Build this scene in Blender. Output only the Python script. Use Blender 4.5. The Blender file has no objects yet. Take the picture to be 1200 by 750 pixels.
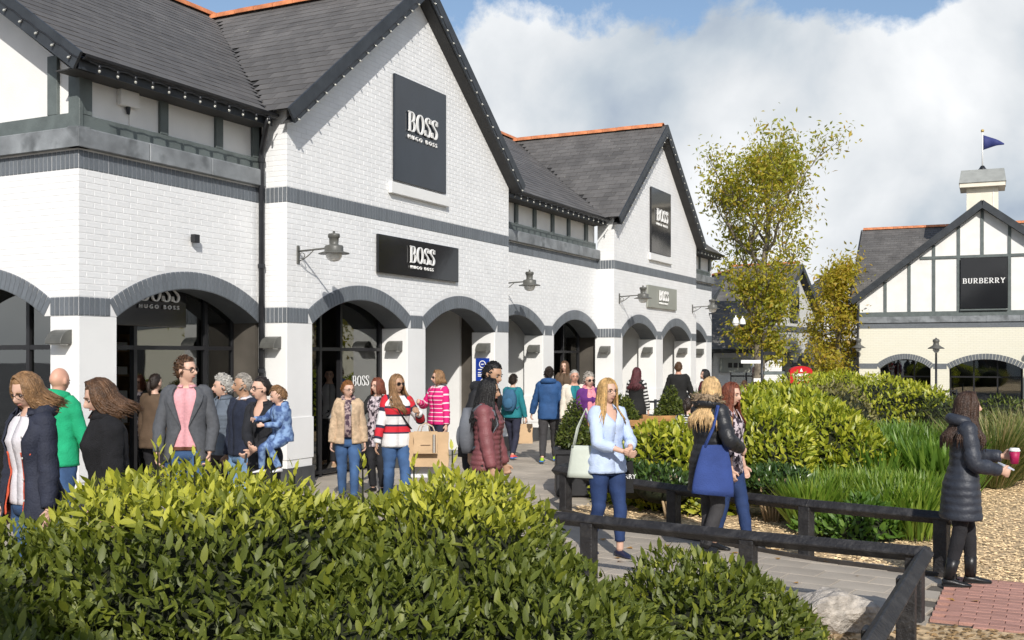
import bpy, bmesh, math, random
import numpy as np
from mathutils import Vector, Matrix, noise as mnoise
random.seed(7); RNG = np.random.default_rng(11)
S = bpy.context.scene; C = S.collection
R = math.radians
# ------------------------------------------------------------------ camera, sky, sun, exposure
cam = bpy.data.cameras.new('camera'); co = bpy.data.objects.new('camera', cam); C.objects.link(co)
co.location = (0, 0, 1.9); co.rotation_euler = (R(90), 0, 0)
cam.lens = 37.5; cam.sensor_width = 36; cam.sensor_fit = 'HORIZONTAL'; cam.shift_y = 43/1200
cam.clip_start = .05; cam.clip_end = 4000
S.camera = co
SUN_FROM = Vector((.20, -1.83, 1.2)).normalized()
sel = math.asin(SUN_FROM.z); saz = math.atan2(SUN_FROM.x, SUN_FROM.y)
W = bpy.data.worlds.new('World'); S.world = W; W.use_nodes = True
def world():
    nt = W.node_tree; nt.nodes.clear(); N = nt.nodes.new; L = nt.links.new
    out = N('ShaderNodeOutputWorld'); sky = N('ShaderNodeTexSky'); sky.sky_type = 'NISHITA'; sky.sun_disc = False
    sky.sun_elevation = sel; sky.sun_rotation = saz; sky.air_density = 1.0; sky.dust_density = 1.0; sky.ozone_density = 1.2
    b1 = N('ShaderNodeBackground'); b1.inputs[1].default_value = .12; L(sky.outputs[0], b1.inputs[0])
    tc = N('ShaderNodeTexCoord'); sep = N('ShaderNodeSeparateXYZ'); L(tc.outputs['Generated'], sep.inputs[0])
    # direction projected on a cloud deck
    za = N('ShaderNodeMath'); za.operation = 'MAXIMUM'; L(sep.outputs[2], za.inputs[0]); za.inputs[1].default_value = 0.0
    zb = N('ShaderNodeMath'); zb.operation = 'ADD'; L(za.outputs[0], zb.inputs[0]); zb.inputs[1].default_value = 1.6
    dv = N('ShaderNodeVectorMath'); dv.operation = 'DIVIDE'; L(tc.outputs['Generated'], dv.inputs[0])
    cb = N('ShaderNodeCombineXYZ'); [L(zb.outputs[0], cb.inputs[i]) for i in range(3)]; L(cb.outputs[0], dv.inputs[1])
    mp = N('ShaderNodeMapping'); mp.inputs['Location'].default_value = WOFF; L(dv.outputs[0], mp.inputs[0])
    n1 = N('ShaderNodeTexNoise'); n1.inputs['Scale'].default_value = 6.5; n1.inputs['Detail'].default_value = 10; n1.inputs['Roughness'].default_value = .62; n1.inputs['Distortion'].default_value = .1
    n2 = N('ShaderNodeTexNoise'); n2.inputs['Scale'].default_value = 8.; n2.inputs['Detail'].default_value = 8; n2.inputs['Roughness'].default_value = .5; n2.inputs['Distortion'].default_value = .15
    L(mp.outputs[0], n1.inputs[0]); L(mp.outputs[0], n2.inputs[0])
    # cover: denser near the horizon, broken higher up
    mr = N('ShaderNodeMapRange'); L(sep.outputs[2], mr.inputs[0]); mr.inputs[1].default_value = .22; mr.inputs[2].default_value = .34; mr.inputs[3].default_value = .28; mr.inputs[4].default_value = -.10
    ad = N('ShaderNodeMath'); ad.operation = 'ADD'; L(n1.outputs[0], ad.inputs[0]); L(mr.outputs[0], ad.inputs[1])
    cr = N('ShaderNodeValToRGB'); cr.color_ramp.elements[0].position = .47; cr.color_ramp.elements[1].position = .53; L(ad.outputs[0], cr.inputs[0])
    cc = N('ShaderNodeValToRGB'); e = cc.color_ramp.elements
    e[0].position = .30; e[0].color = (.30, .37, .48, 1); e[1].position = .66; e[1].color = (.92, .93, .94, 1)
    m = e.new(.41); m.color = (.50, .56, .62, 1); m = e.new(.50); m.color = (.68, .71, .74, 1)
    L(n2.outputs[0], cc.inputs[0])
    b2 = N('ShaderNodeBackground'); b2.inputs[1].default_value = 1.04; L(cc.outputs[0], b2.inputs[0])
    mx = N('ShaderNodeMixShader'); L(cr.outputs[0], mx.inputs[0]); L(b1.outputs[0], mx.inputs[1]); L(b2.outputs[0], mx.inputs[2]); L(mx.outputs[0], out.inputs[0])
WOFF = (3.15, 2.2, 0)
world()
sl = bpy.data.lights.new('sun', 'SUN'); sl.energy = 3.9; sl.angle = R(.55); sl.color = (1, .955, .89)
so = bpy.data.objects.new('sun', sl); C.objects.link(so); so.rotation_euler = SUN_FROM.to_track_quat('Z', 'Y').to_euler()
S.view_settings.view_transform = 'Standard'; S.view_settings.look = 'None'; S.view_settings.exposure = 0.14; S.view_settings.gamma = 1
S.render.engine = 'CYCLES'; S.cycles.max_bounces = 6; S.cycles.transparent_max_bounces = 12; S.cycles.use_denoising = True
# ------------------------------------------------------------------ helpers
F_ = 1250.; HY = 418.
def at(px, Y): return ((px-600)/F_*Y, Y)
def zat(py, Y): return 1.9-(py-HY)/F_*Y
def gp(px, py):
    Y = 1.9*F_/(py-HY); return ((px-600)/F_*Y, Y)
def proj(x, y, z):
    if y < .1: return (-9e9, -9e9)
    return (600+F_*x/y, HY+F_*(1.9-z)/y)
MATS = {}
def mat(name, col, rough=.7, var=.12, scale=6., bump=.15, bscale=40., metal=0., spec=.4, col2=None, lo=.35, hi=.65, isl=0., coords='Object', transl=0., detail=5):
    """principled material: base colour mottled by noise, fine relief by bump, optional change per loose piece"""
    if name in MATS: return MATS[name]
    m = bpy.data.materials.new(name); m.use_nodes = True; nt = m.node_tree; N = nt.nodes.new; L = nt.links.new
    b = nt.nodes['Principled BSDF']; b.inputs['Roughness'].default_value = rough; b.inputs['Metallic'].default_value = metal
    b.inputs['Specular IOR Level'].default_value = spec
    tc = N('ShaderNodeTexCoord'); n = N('ShaderNodeTexNoise'); n.inputs['Scale'].default_value = scale; n.inputs['Detail'].default_value = detail
    L(tc.outputs[coords], n.inputs[0]); r = N('ShaderNodeValToRGB'); L(n.outputs[0], r.inputs[0])
    c2 = col2 or tuple(max(0, c*(1-var)) for c in col); c1 = col if col2 else tuple(min(1, c*(1+var)) for c in col)
    r.color_ramp.elements[0].position = lo; r.color_ramp.elements[1].position = hi
    r.color_ramp.elements[0].color = (*c2, 1); r.color_ramp.elements[1].color = (*c1, 1)
    last = r.outputs[0]
    if isl:
        g = N('ShaderNodeNewGeometry'); oi = N('ShaderNodeObjectInfo'); a = N('ShaderNodeMath'); a.operation = 'ADD'
        L(g.outputs['Random Per Island'], a.inputs[0]); L(oi.outputs['Random'], a.inputs[1])
        f = N('ShaderNodeMath'); f.operation = 'FRACT'; L(a.outputs[0], f.inputs[0])
        mr = N('ShaderNodeMapRange'); L(f.outputs[0], mr.inputs[0]); mr.inputs[3].default_value = 1-isl; mr.inputs[4].default_value = 1+isl
        vm = N('ShaderNodeVectorMath'); vm.operation = 'SCALE'; L(last, vm.inputs[0]); L(mr.outputs[0], vm.inputs['Scale']); last = vm.outputs[0]
    L(last, b.inputs['Base Color'])
    if bump:
        n2 = N('ShaderNodeTexNoise'); n2.inputs['Scale'].default_value = bscale; n2.inputs['Detail'].default_value = 4; L(tc.outputs[coords], n2.inputs[0])
        bp = N('ShaderNodeBump'); bp.inputs['Strength'].default_value = bump; bp.inputs['Distance'].default_value = .02; L(n2.outputs[0], bp.inputs['Height']); L(bp.outputs[0], b.inputs['Normal'])
    MATS[name] = m; return m
def emat(name, col, strength):
    m = bpy.data.materials.new(name); m.use_nodes = True; b = m.node_tree.nodes['Principled BSDF']
    b.inputs['Base Color'].default_value = (*col, 1); b.inputs['Emission Color'].default_value = (*col, 1); b.inputs['Emission Strength'].default_value = strength; return m
def link(o, parent=None):
    C.objects.link(o)
    if parent is not None: o.parent = parent
    return o
def tag(o, label=None, cat=None, group=None, kind=None):
    if label: o['label'] = label
    if cat: o['category'] = cat
    if group: o['group'] = group
    if kind: o['kind'] = kind
    return o
def empty(name, loc=(0, 0, 0), rz=0., label=None, cat=None, group=None):
    o = bpy.data.objects.new(name, None); o.empty_display_size = .1; o.location = loc; o.rotation_euler = (0, 0, rz); C.objects.link(o)
    return tag(o, label, cat, group)
def inst(name, mesh, parent=None, loc=(0, 0, 0), rot=(0, 0, 0), scale=(1, 1, 1)):
    o = bpy.data.objects.new(name, mesh); o.location = loc; o.rotation_euler = rot; o.scale = scale; return link(o, parent)
def copy_tree(o, parent=None):
    c = o.copy(); C.objects.link(c); c.parent = parent
    for ch in o.children: copy_tree(ch, c)
    return c
class MB:
    """collects shapes for one mesh"""
    def __init__(s): s.v = []; s.f = []; s.m = []; s.mi = 0
    def add(s, vs, fs):
        k = len(s.v); s.v += [tuple(p) for p in vs]; s.f += [tuple(i+k for i in f) for f in fs]; s.m += [s.mi]*len(fs); return s
    def box(s, x0, x1, y0, y1, z0, z1, M=None):
        vs = [Vector((x, y, z)) for z in (z0, z1) for y in (y0, y1) for x in (x0, x1)]
        if M: vs = [M @ p for p in vs]
        return s.add(vs, [(0, 2, 3, 1), (4, 5, 7, 6), (0, 1, 5, 4), (2, 6, 7, 3), (0, 4, 6, 2), (1, 3, 7, 5)])
    def bar(s, a, b, w, h, up=(0, 0, 1), w2=None, h2=None):
        """square bar from a to b, w across, h along up"""
        a = Vector(a); b = Vector(b); d = (b-a).normalized(); up = Vector(up)
        x = d.cross(up)
        if x.length < 1e-5: x = d.cross(Vector((0, 1, 0)))
        x.normalize(); y = x.cross(d)
        vs = []
        for p, ww, hh in ((a, w, h), (b, w2 or w, h2 or h)):
            for sx, sy in ((-1, -1), (1, -1), (1, 1), (-1, 1)): vs.append(p+x*ww/2*sx+y*hh/2*sy)
        return s.add(vs, [(3, 2, 1, 0), (4, 5, 6, 7), (0, 1, 5, 4), (1, 2, 6, 5), (2, 3, 7, 6), (3, 0, 4, 7)])
    def tube(s, pts, rad, n=8, cap=True, flat=1.0, ref=None):
        pts = [Vector(p) for p in pts]; k = len(pts)
        if not hasattr(rad, '__len__'): rad = [rad]*k
        rings = []; px = None
        for i, p in enumerate(pts):
            d = (pts[min(i+1, k-1)]-pts[max(i-1, 0)])
            if d.length < 1e-9: d = Vector((0, 0, 1))
            d.normalize()
            if px is None:
                r0 = Vector(ref) if ref else (Vector((0, 0, 1)) if abs(d.z) < .9 else Vector((1, 0, 0)))
                px = (r0-d*r0.dot(d)).normalized()
            else:
                px = px-d*px.dot(d)
                px = px.normalized() if px.length > 1e-6 else d.orthogonal().normalized()
            py = d.cross(px)
            rings.append([p+px*math.cos(2*math.pi*j/n)*rad[i]+py*math.sin(2*math.pi*j/n)*rad[i]*flat for j in range(n)])
        vs = [q for r in rings for q in r]; fs = []
        for i in range(k-1):
            for j in range(n):
                a = i*n+j; b = i*n+(j+1) % n; fs.append((a, b, b+n, a+n))
        if cap: fs.append(tuple(range(n))[::-1]); fs.append(tuple((k-1)*n+j for j in range(n)))
        return s.add(vs, fs)
    def lathe(s, prof, c=(0, 0, 0), n=16, sx=1., sy=1.):
        c = Vector(c); vs = []; fs = []; k = len(prof)
        for r, z in prof:
            for j in range(n): a = 2*math.pi*j/n; vs.append(c+Vector((r*math.cos(a)*sx, r*math.sin(a)*sy, z)))
        for i in range(k-1):
            for j in range(n):
                a = i*n+j; b = i*n+(j+1) % n; fs.append((a, b, b+n, a+n))
        fs.append(tuple(range(n))[::-1]); fs.append(tuple((k-1)*n+j for j in range(n)))
        return s.add(vs, fs)
    def ell(s, c, rx, ry, rz, n=12, k=8, M=None):
        c = Vector(c); vs = []; fs = []
        for i in range(k+1):
            t = math.pi*i/k
            for j in range(n):
                a = 2*math.pi*j/n; p = Vector((rx*math.sin(t)*math.cos(a), ry*math.sin(t)*math.sin(a), rz*math.cos(t)))
                vs.append(c+(M @ p if M else p))
        for i in range(k):
            for j in range(n):
                a = i*n+j; b = i*n+(j+1) % n; fs.append((a, a+n, b+n, b))
        return s.add(vs, fs)
    def prism(s, poly, y0, y1, ax='y'):
        """poly in (x,z) pushed along y (ax y) ; (x,y) pushed along z (ax z)"""
        n = len(poly); P = (lambda p, t: (p[0], t, p[1])) if ax == 'y' else ((lambda p, t: (p[0], p[1], t)) if ax == 'z' else (lambda p, t: (t, p[0], p[1])))
        vs = [P(p, y0) for p in poly]+[P(p, y1) for p in poly]
        fs = [tuple(range(n)), tuple(range(2*n-1, n-1, -1))]+[(i, i+n, (i+1) % n+n, (i+1) % n) for i in range(n)]
        return s.add(vs, fs)
    def mesh(s, name, mats, smooth=False, normals=True):
        me = bpy.data.meshes.new(name); me.from_pydata(s.v, [], s.f)
        for m in (mats if isinstance(mats, (list, tuple)) else [mats]): me.materials.append(m)
        if any(s.m): me.polygons.foreach_set('material_index', s.m)
        if normals and s.f:
            bm = bmesh.new(); bm.from_mesh(me); bmesh.ops.recalc_face_normals(bm, faces=bm.faces); bm.to_mesh(me); bm.free()
        if smooth: me.polygons.foreach_set('use_smooth', [True]*len(me.polygons))
        me.update(); return me
    def build(s, name, mats, parent=None, smooth=False, normals=True):
        return inst(name, s.mesh(name, mats, smooth, normals), parent)
def bevel(o, w=.006, seg=1):
    md = o.modifiers.new('bevel', 'BEVEL'); md.width = w; md.segments = seg; md.limit_method = 'ANGLE'; return o
def textmesh(txt, size, depth, mt, name='letters', align='CENTER', space=1.0):
    cu = bpy.data.curves.new('t', 'FONT'); cu.body = txt; cu.size = size; cu.extrude = depth/2; cu.align_x = align; cu.space_character = space; cu.resolution_u = 3
    o = bpy.data.objects.new('t', cu); C.objects.link(o); dg = bpy.context.evaluated_depsgraph_get(); dg.update()
    me = bpy.data.meshes.new_from_object(o.evaluated_get(dg)); bpy.data.objects.remove(o); me.materials.clear(); me.materials.append(mt); me.name = name; return me
def arc(cx, cy, rx, ry, a0, a1, n=14): return [(cx+rx*math.cos(R(a0+(a1-a0)*i/n)), cy+ry*math.sin(R(a0+(a1-a0)*i/n))) for i in range(n+1)]
def spl(pts, n=6):
    out = []; P = [pts[0]]+list(pts)+[pts[-1]]
    for i in range(1, len(P)-2):
        for k in range(n):
            t = k/n; out.append(tuple(.5*(2*P[i][j]+(P[i+1][j]-P[i-1][j])*t+(2*P[i-1][j]-5*P[i][j]+4*P[i+1][j]-P[i+2][j])*t*t+(3*P[i][j]-P[i-1][j]-3*P[i+1][j]+P[i+2][j])*t**3) for j in range(len(pts[0]))))
    out.append(tuple(pts[-1])); return out
GLY = {  # serif capitals: pen paths in a unit-high box, width first
 'B': (.72, [[(.16, 0), (.16, 1)], [(.02, 0), (.16, 0), (.38, 0)]+arc(.38, .26, .26, .26, -90, 90), [(.02, 1), (.16, 1), (.36, 1)]+arc(.36, .76, .22, .24, 90, -90), [(.16, .52), (.38, .52)]]),
 'O': (.80, [arc(.40, .5, .31, .50, 0, 360, 28)]),
 'S': (.62, [spl([(.52, .74), (.49, .92), (.31, 1.0), (.14, .90), (.12, .73), (.26, .58), (.42, .46), (.53, .30), (.48, .09), (.30, 0), (.12, .09), (.07, .28)], 5), [(.535, .72), (.535, .98)], [(.06, .02), (.06, .30)]]),
 'U': (.80, [[(.17, 1), (.17, .3)]+arc(.40, .28, .23, .28, 180, 360)+[(.63, .3), (.63, 1)], [(.03, 1), (.31, 1)], [(.52, 1), (.76, 1)]]),
 'R': (.80, [[(.16, 0), (.16, 1)], [(.02, 0), (.30, 0)], [(.02, 1), (.36, 1)]+arc(.36, .75, .24, .25, 90, -90)+[(.16, .5)], [(.36, .5), (.60, .05), (.78, 0)]]),
 'E': (.70, [[(.16, 0), (.16, 1)], [(.02, 0), (.62, 0), (.62, .22)], [(.02, 1), (.60, 1), (.60, .80)], [(.16, .52), (.45, .52)], [(.45, .42), (.45, .62)]]),
 'Y': (.80, [[(.40, 0), (.40, .45)], [(.14, 1), (.40, .45)], [(.68, 1), (.40, .45)], [(.02, 1), (.28, 1)], [(.56, 1), (.80, 1)], [(.26, 0), (.54, 0)]])}
def serif(txt, h, depth, m, parent, loc, thick=.17, thin=.05, gap=.08, wide=1.0):
    """raised serif lettering as ribbons, one object a letter, centred on x, in the xz plane facing -y"""
    x = 0; tot = sum(GLY[c][0]*wide+gap for c in txt)-gap; x = -tot/2
    for c in txt:
        w, paths = GLY[c]; mb = MB()
        for p in paths:
            k = len(p)
            L_ = []; Rr = []
            for i in range(k):
                a = p[max(i-1, 0)]; b = p[min(i+1, k-1)]; dx = (b[0]-a[0])*wide; dy = b[1]-a[1]; l = math.hypot(dx, dy) or 1
                hw = (thin+(thick-thin)*(abs(dy)/l)**1.3)/2
                nx, ny = -dy/l*hw, dx/l*hw; q = (x+p[i][0]*wide, p[i][1])
                L_.append((q[0]+nx, q[1]+ny)); Rr.append((q[0]-nx, q[1]-ny))
            for i in range(k-1):
                quad = [L_[i], L_[i+1], Rr[i+1], Rr[i]]
                mb.prism([(a*h, b*h) for a, b in quad], -depth, 0)
        mb.build('letter', m, parent).location = loc
        x += w*wide+gap
# ------------------------------------------------------------------ materials
M_white = mat('painted_brick', (.82, .825, .82), .5, .035, 2.2, .18, 55, isl=.022)
M_wallback = mat('painted_joint', (.76, .76, .75), .6, .05, 4, .15, 60)
M_render = mat('painted_render', (.82, .82, .80), .5, .035, 1.4, .10, 25)
M_grey = mat('grey_painted_brick', (.145, .162, .18), .45, .10, 4, .3, 60, isl=.09)
M_greyback = mat('grey_joint', (.09, .10, .11), .6, .1, 4, .3, 60)
M_timber = mat('grey_green_timber', (.115, .136, .132), .55, .14, 5, .2, 30)
M_plaster = mat('white_plaster', (.80, .79, .76), .6, .05, 2, .15, 50)
M_dark = mat('black_metal', (.022, .023, .026), .35, .2, 8, .08, 40)
M_barge = mat('charcoal_bargeboard', (.035, .04, .046), .45, .2, 4, .15, 30)
M_lead = mat('lead_sheet', (.22, .235, .245), .5, .35, 2.4, .3, 14, lo=.3, hi=.7)
M_slate = mat('roof_slate', (.122, .116, .110), .62, .16, 1.6, .3, 60, isl=.13)
M_under = mat('roof_underlay', (.03, .03, .03), .8, .1, 3, 0)
M_terra = mat('terracotta', (.55, .20, .085), .65, .25, 6, .25, 40, isl=.12)
M_tile = mat('dark_plinth_tile', (.075, .078, .08), .35, .15, 5, .08, 30, isl=.1)
M_signbk = mat('gloss_navy_sign', (.018, .024, .034), .12, .15, 1.5, .02, 6, spec=.6)
M_signbl = mat('gloss_black_sign', (.008, .008, .009), .08, .15, 1.5, .03, 3, spec=.7)
M_signgr = mat('satin_grey_sign', (.30, .31, .27), .35, .08, 1.2, .04, 6)
M_letter = mat('white_letter', (.85, .85, .83), .4, .02, 5, 0)
M_lampgr = mat('lamp_grey', (.105, .105, .095), .42, .12, 9, .06, 40)
M_bulb = mat('clear_bulb', (.40, .40, .36), .15, .05, 9, 0, spec=.8)
M_opal = mat('opal_glass', (.78, .78, .74), .12, .03, 9, 0, spec=.7)
M_soffit = mat('dark_soffit', (.05, .05, .05), .7, .1, 4, .1, 20)
M_frame = mat('shopfront_frame', (.02, .02, .022), .35, .1, 4, .05, 20)
M_in = mat('shop_interior', (.085, .075, .062), .7, .35, 1.2, 0)
M_infl = mat('shop_floor', (.12, .11, .10), .35, .2, 2, 0)
M_shelf = mat('oak_shelf', (.26, .16, .075), .5, .2, 5, .05, 20)
def lichen(m, c=(.34, .33, .27), sc=17, lo=.70, hi=.74):
    """pale lichen specks on the slates"""
    nt = m.node_tree; N = nt.nodes.new; L = nt.links.new; b = nt.nodes['Principled BSDF']; src = b.inputs['Base Color'].links[0].from_socket
    tc = N('ShaderNodeTexCoord'); n = N('ShaderNodeTexNoise'); n.inputs['Scale'].default_value = sc; n.inputs['Detail'].default_value = 3; L(tc.outputs['Object'], n.inputs[0])
    r = N('ShaderNodeValToRGB'); r.color_ramp.elements[0].position = lo; r.color_ramp.elements[1].position = hi; L(n.outputs[0], r.inputs[0])
    mx = N('ShaderNodeMix'); mx.data_type = 'RGBA'; L(r.outputs[0], mx.inputs[0]); L(src, mx.inputs[6]); mx.inputs[7].default_value = (*c, 1); L(mx.outputs[2], b.inputs['Base Color'])
lichen(M_slate); lichen(M_lead, (.12, .13, .135), 3, .55, .70)
def glass_mat():
    m = bpy.data.materials.new('tinted_shop_glass'); m.use_nodes = True; nt = m.node_tree; nt.nodes.clear(); N = nt.nodes.new; L = nt.links.new
    o = N('ShaderNodeOutputMaterial'); t = N('ShaderNodeBsdfTransparent'); t.inputs[0].default_value = (.62, .64, .62, 1)
    g = N('ShaderNodeBsdfGlossy'); g.inputs[1].default_value = .015; g.inputs[0].default_value = (.95, .97, .95, 1)
    f = N('ShaderNodeFresnel'); f.inputs[0].default_value = 1.55; a = N('ShaderNodeMath'); a.operation = 'MULTIPLY_ADD'; L(f.outputs[0], a.inputs[0]); a.inputs[1].default_value = 1.3; a.inputs[2].default_value = .10
    n = N('ShaderNodeTexNoise'); n.inputs['Scale'].default_value = .8; tc = N('ShaderNodeTexCoord'); L(tc.outputs['Object'], n.inputs[0])
    bp = N('ShaderNodeBump'); bp.inputs['Strength'].default_value = .04; bp.inputs['Distance'].default_value = .05; L(n.outputs[0], bp.inputs['Height']); L(bp.outputs[0], g.inputs['Normal'])
    mx = N('ShaderNodeMixShader'); L(a.outputs[0], mx.inputs[0]); L(t.outputs[0], mx.inputs[1]); L(g.outputs[0], mx.inputs[2]); L(mx.outputs[0], o.inputs[0]); return m
M_glass = glass_mat()
# ------------------------------------------------------------------ main shop building
TH = math.atan2(625, 1250); UX, UY = math.sin(TH), math.cos(TH); AX, AY = -3.2167, 15.2305
BR = math.atan2(UY, UX)
boss = empty('shop_building', (AX, AY, 0), BR, 'long white brick shop with two front gables, grey arches and slate roofs', 'building')
def bw(u, y, z): return (AX+u*UX-y*UY, AY+u*UY+y*UX, z)   # local (u, y into the house, z) to world
def bpx(u, y, z): return proj(*bw(u, y, z))
def bdist(u, y, z): p = bw(u, y, z); return math.dist(p, (0, 0, 1.9))
Z0, Z1, Z2, Z3, EAVE = 2.385, 2.61, 4.11, 4.335, 5.36
AW, RISE = 2.62, .41; RAD = ((AW/2)**2+RISE**2)/(2*RISE); VOUS = .232
ZC = Z0+RISE-RAD
def arch_in(c, s):
    d = s-c
    return ZC+math.sqrt(max(0, RAD*RAD-d*d)) if abs(d) <= AW/2 else None
def arch_out(c, s):
    d = s-c; r = RAD+VOUS
    if abs(d) > AW/2+.16: return None
    return ZC+math.sqrt(max(0, r*r-d*d))
class Face:
    """a wall plane: s along it, d out of it, z up, in building-local coordinates"""
    def __init__(s, o, ang, ): s.o = o; s.a = ang; s.c = math.cos(ang); s.n = math.sin(ang)
    def P(s, t, d, z): return (s.o[0]+t*s.c+d*s.n, s.o[1]+t*s.n-d*s.c, z)
F_front = lambda y: Face((0, y), 0)
bricks = []; soldiers = []      # (centre, angle, length/width, height, roll)
backs = MB(); gback = MB(); soff = MB()
def wall(face, s0, s1, ztop, arches=(), zlow=Z1, th=.45, band=True, upper=True):
    """brickwork backing strips, bricks, bands and arch rings on one plane"""
    n = max(2, int((s1-s0)/.11)); xs = [s0+(s1-s0)*i/n for i in range(n+1)]
    for c in arches: xs += [c-AW/2, c+AW/2]
    xs = sorted(set(round(x, 4) for x in xs if s0-1e-6 <= x <= s1+1e-6))
    def low(x, mid):
        for c in arches:
            if abs(mid-c) < AW/2: return (arch_in(c, min(max(x, c-AW/2), c+AW/2)) or Z0)
        return Z0
    for a, b in zip(xs, xs[1:]):
        m = (a+b)/2; za, zb = low(a, m), low(b, m); ta, tb = ztop(a), ztop(b)
        P = face.P
        vs = [P(a, -.0026, za), P(b, -.0026, zb), P(b, -.0026, tb), P(a, -.0026, ta), P(a, -th, za), P(b, -th, zb), P(b, -th, tb), P(a, -th, ta)]
        backs.add(vs, [(0, 1, 2, 3), (7, 6, 5, 4), (3, 2, 6, 7)])
        soff.add([vs[0], vs[1], vs[5], vs[4]], [(0, 1, 2, 3)])
    k = 0; z = Z1
    top = max(ztop(x) for x in xs)
    while z < top-.02:
        zc = z+.0375
        if not (band and Z2-.01 < zc < Z3) and (upper or zc < Z2):
            s = s0-(.1125 if k % 2 else 0)
            while s < s1-.01:
                a, b = max(s, s0)+.0035, min(s+.225, s1)-.0035
                # clip by arch ring
                for c in arches:
                    r = RAD+VOUS+.006; dz = z-.004-ZC
                    if dz < r:
                        hw = math.sqrt(max(0, r*r-dz*dz))
                        if abs(a-c) < hw and abs(b-c) < hw: a = b
                        elif abs(a-c) < hw: a = c+hw
                        elif abs(b-c) < hw: b = c-hw
                # clip by sloping top
                if b-a > .02 and min(ztop(a), ztop(b)) < zc+.03:
                    while b-a > .02 and ztop(a) < zc+.03: a += .015
                    while b-a > .02 and ztop(b) < zc+.03: b -= .015
                if b-a > .02: bricks.append((face.P((a+b)/2, 0, zc), face.a, b-a, .0685))
                s += .225
        k += 1; z += .075
    # soldier bands
    def band_run(a, b, zz):
        m = max(1, round((b-a)/.0745)); w = (b-a)/m
        for i in range(m): soldiers.append((face.P(a+w*(i+.5), .004, zz+.1125), face.a, w-.009, .217, 0))
        gback.add([face.P(a, -.004, zz), face.P(b, -.004, zz), face.P(b, -.004, zz+.225), face.P(a, -.004, zz+.225)], [(0, 1, 2, 3)])
    if band: band_run(s0, s1, Z2)
    edges = [s0]
    for c in sorted(arches): edges += [c-AW/2-.105, c+AW/2+.105]
    edges.append(s1)
    for a, b in zip(edges[::2], edges[1::2]):
        if b-a > .03: band_run(a, b, Z0)
    for c in arches:
        h = math.asin(AW/2/RAD); m = 36
        for i in range(m):
            t = -h+2*h*(i+.5)/m; r = RAD+VOUS/2
            sx = c+r*math.sin(t)
            if s0-.02 < sx < s1+.02: soldiers.append((face.P(sx, .006, ZC+r*math.cos(t)), face.a, 2*h*(RAD+.1)/m-.007, VOUS, t))
        q = []
        for i in range(m):
            t0, t1 = -h+2*h*i/m, -h+2*h*(i+1)/m
            pts = [(c+rr*math.sin(t), ZC+rr*math.cos(t)) for rr, t in ((RAD, t0), (RAD, t1), (RAD+VOUS, t1), (RAD+VOUS, t0))]
            if all(s0-.03 < p[0] < s1+.03 for p in pts): gback.add([face.P(p[0], -.003, p[1]) for p in pts], [(0, 1, 2, 3)])
flat = lambda z: (lambda x: z)
GW = 7.04; GP = .80; RIDGE = 8.36
def gtop(c): return lambda x: min(RIDGE-.10-abs(x-c)*GP, 9)
YR = .45      # recessed plane
g1, g2 = 3.52, 16.45
G1 = (0., 7.04); G2 = (12.93, 19.97)
uL = -3.27; uEnd = 23.25
wall(F_front(0), G1[0], G1[1], gtop(g1), (1.91, 5.13))
wall(F_front(0), G2[0], G2[1], gtop(g2), (1.91+12.93, 5.13+12.93))
wall(F_front(YR), uL, 0, flat(Z3+.02), (-1.38,), upper=False)
wall(F_front(YR), 7.04, 12.93, flat(Z3+.02), (8.35, 11.57), upper=False)
wall(F_front(YR), 19.97, uEnd, flat(Z3+.02), (21.30,), upper=False)
for u0 in (0., 12.93): wall(Face((u0, YR), -math.pi/2), 0, YR, flat(EAVE+.1), (), th=.1)   # returns of the gables
for u0 in (7.04, 19.97): wall(Face((u0, 0), math.pi/2), 0, YR, flat(EAVE+.1), (), th=.1)
YB = 8.85
lf = Face((uL, YB), -math.pi/2)     # end wall, s runs towards the front
sf = YB-YR
wall(lf, 0, sf, flat(Z3+.02), (sf-.58-1.31, sf-.58-2.62-.6-1.31), upper=False)
backs.box(uEnd-.02, uEnd, YR, YB, 0, 5.4); backs.box(uL, uEnd, YB-.02, YB, 0, 5.4)
backs.build('wall', M_wallback, boss); soff.build('arch_soffit', M_greyback, boss); gback.build('band_backing', M_greyback, boss)
def unit_box(name, m, bev=.12):
    mb = MB(); b = bev/2; h = .5
    # front at y=0 (outer face), back at y=1 ; slightly eased front arris
    vs = [(-h, 1, -h), (h, 1, -h), (h, 1, h), (-h, 1, h), (-h, .25, -h), (h, .25, -h), (h, .25, h), (-h, .25, h), (-h+b*.28, 0, -h+b), (h-b*.28, 0, -h+b), (h-b*.28, 0, h-b), (-h+b*.28, 0, h-b)]
    fs = [(4, 5, 9, 8), (5, 6, 10, 9), (6, 7, 11, 10), (7, 4, 8, 11), (8, 9, 10, 11), (0, 1, 5, 4), (1, 2, 6, 5), (2, 3, 7, 6), (3, 0, 4, 7)]
    mb.add(vs, fs); return mb
BRK = unit_box('brick', M_white); SOL = unit_box('soldier', M_grey)
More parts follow.
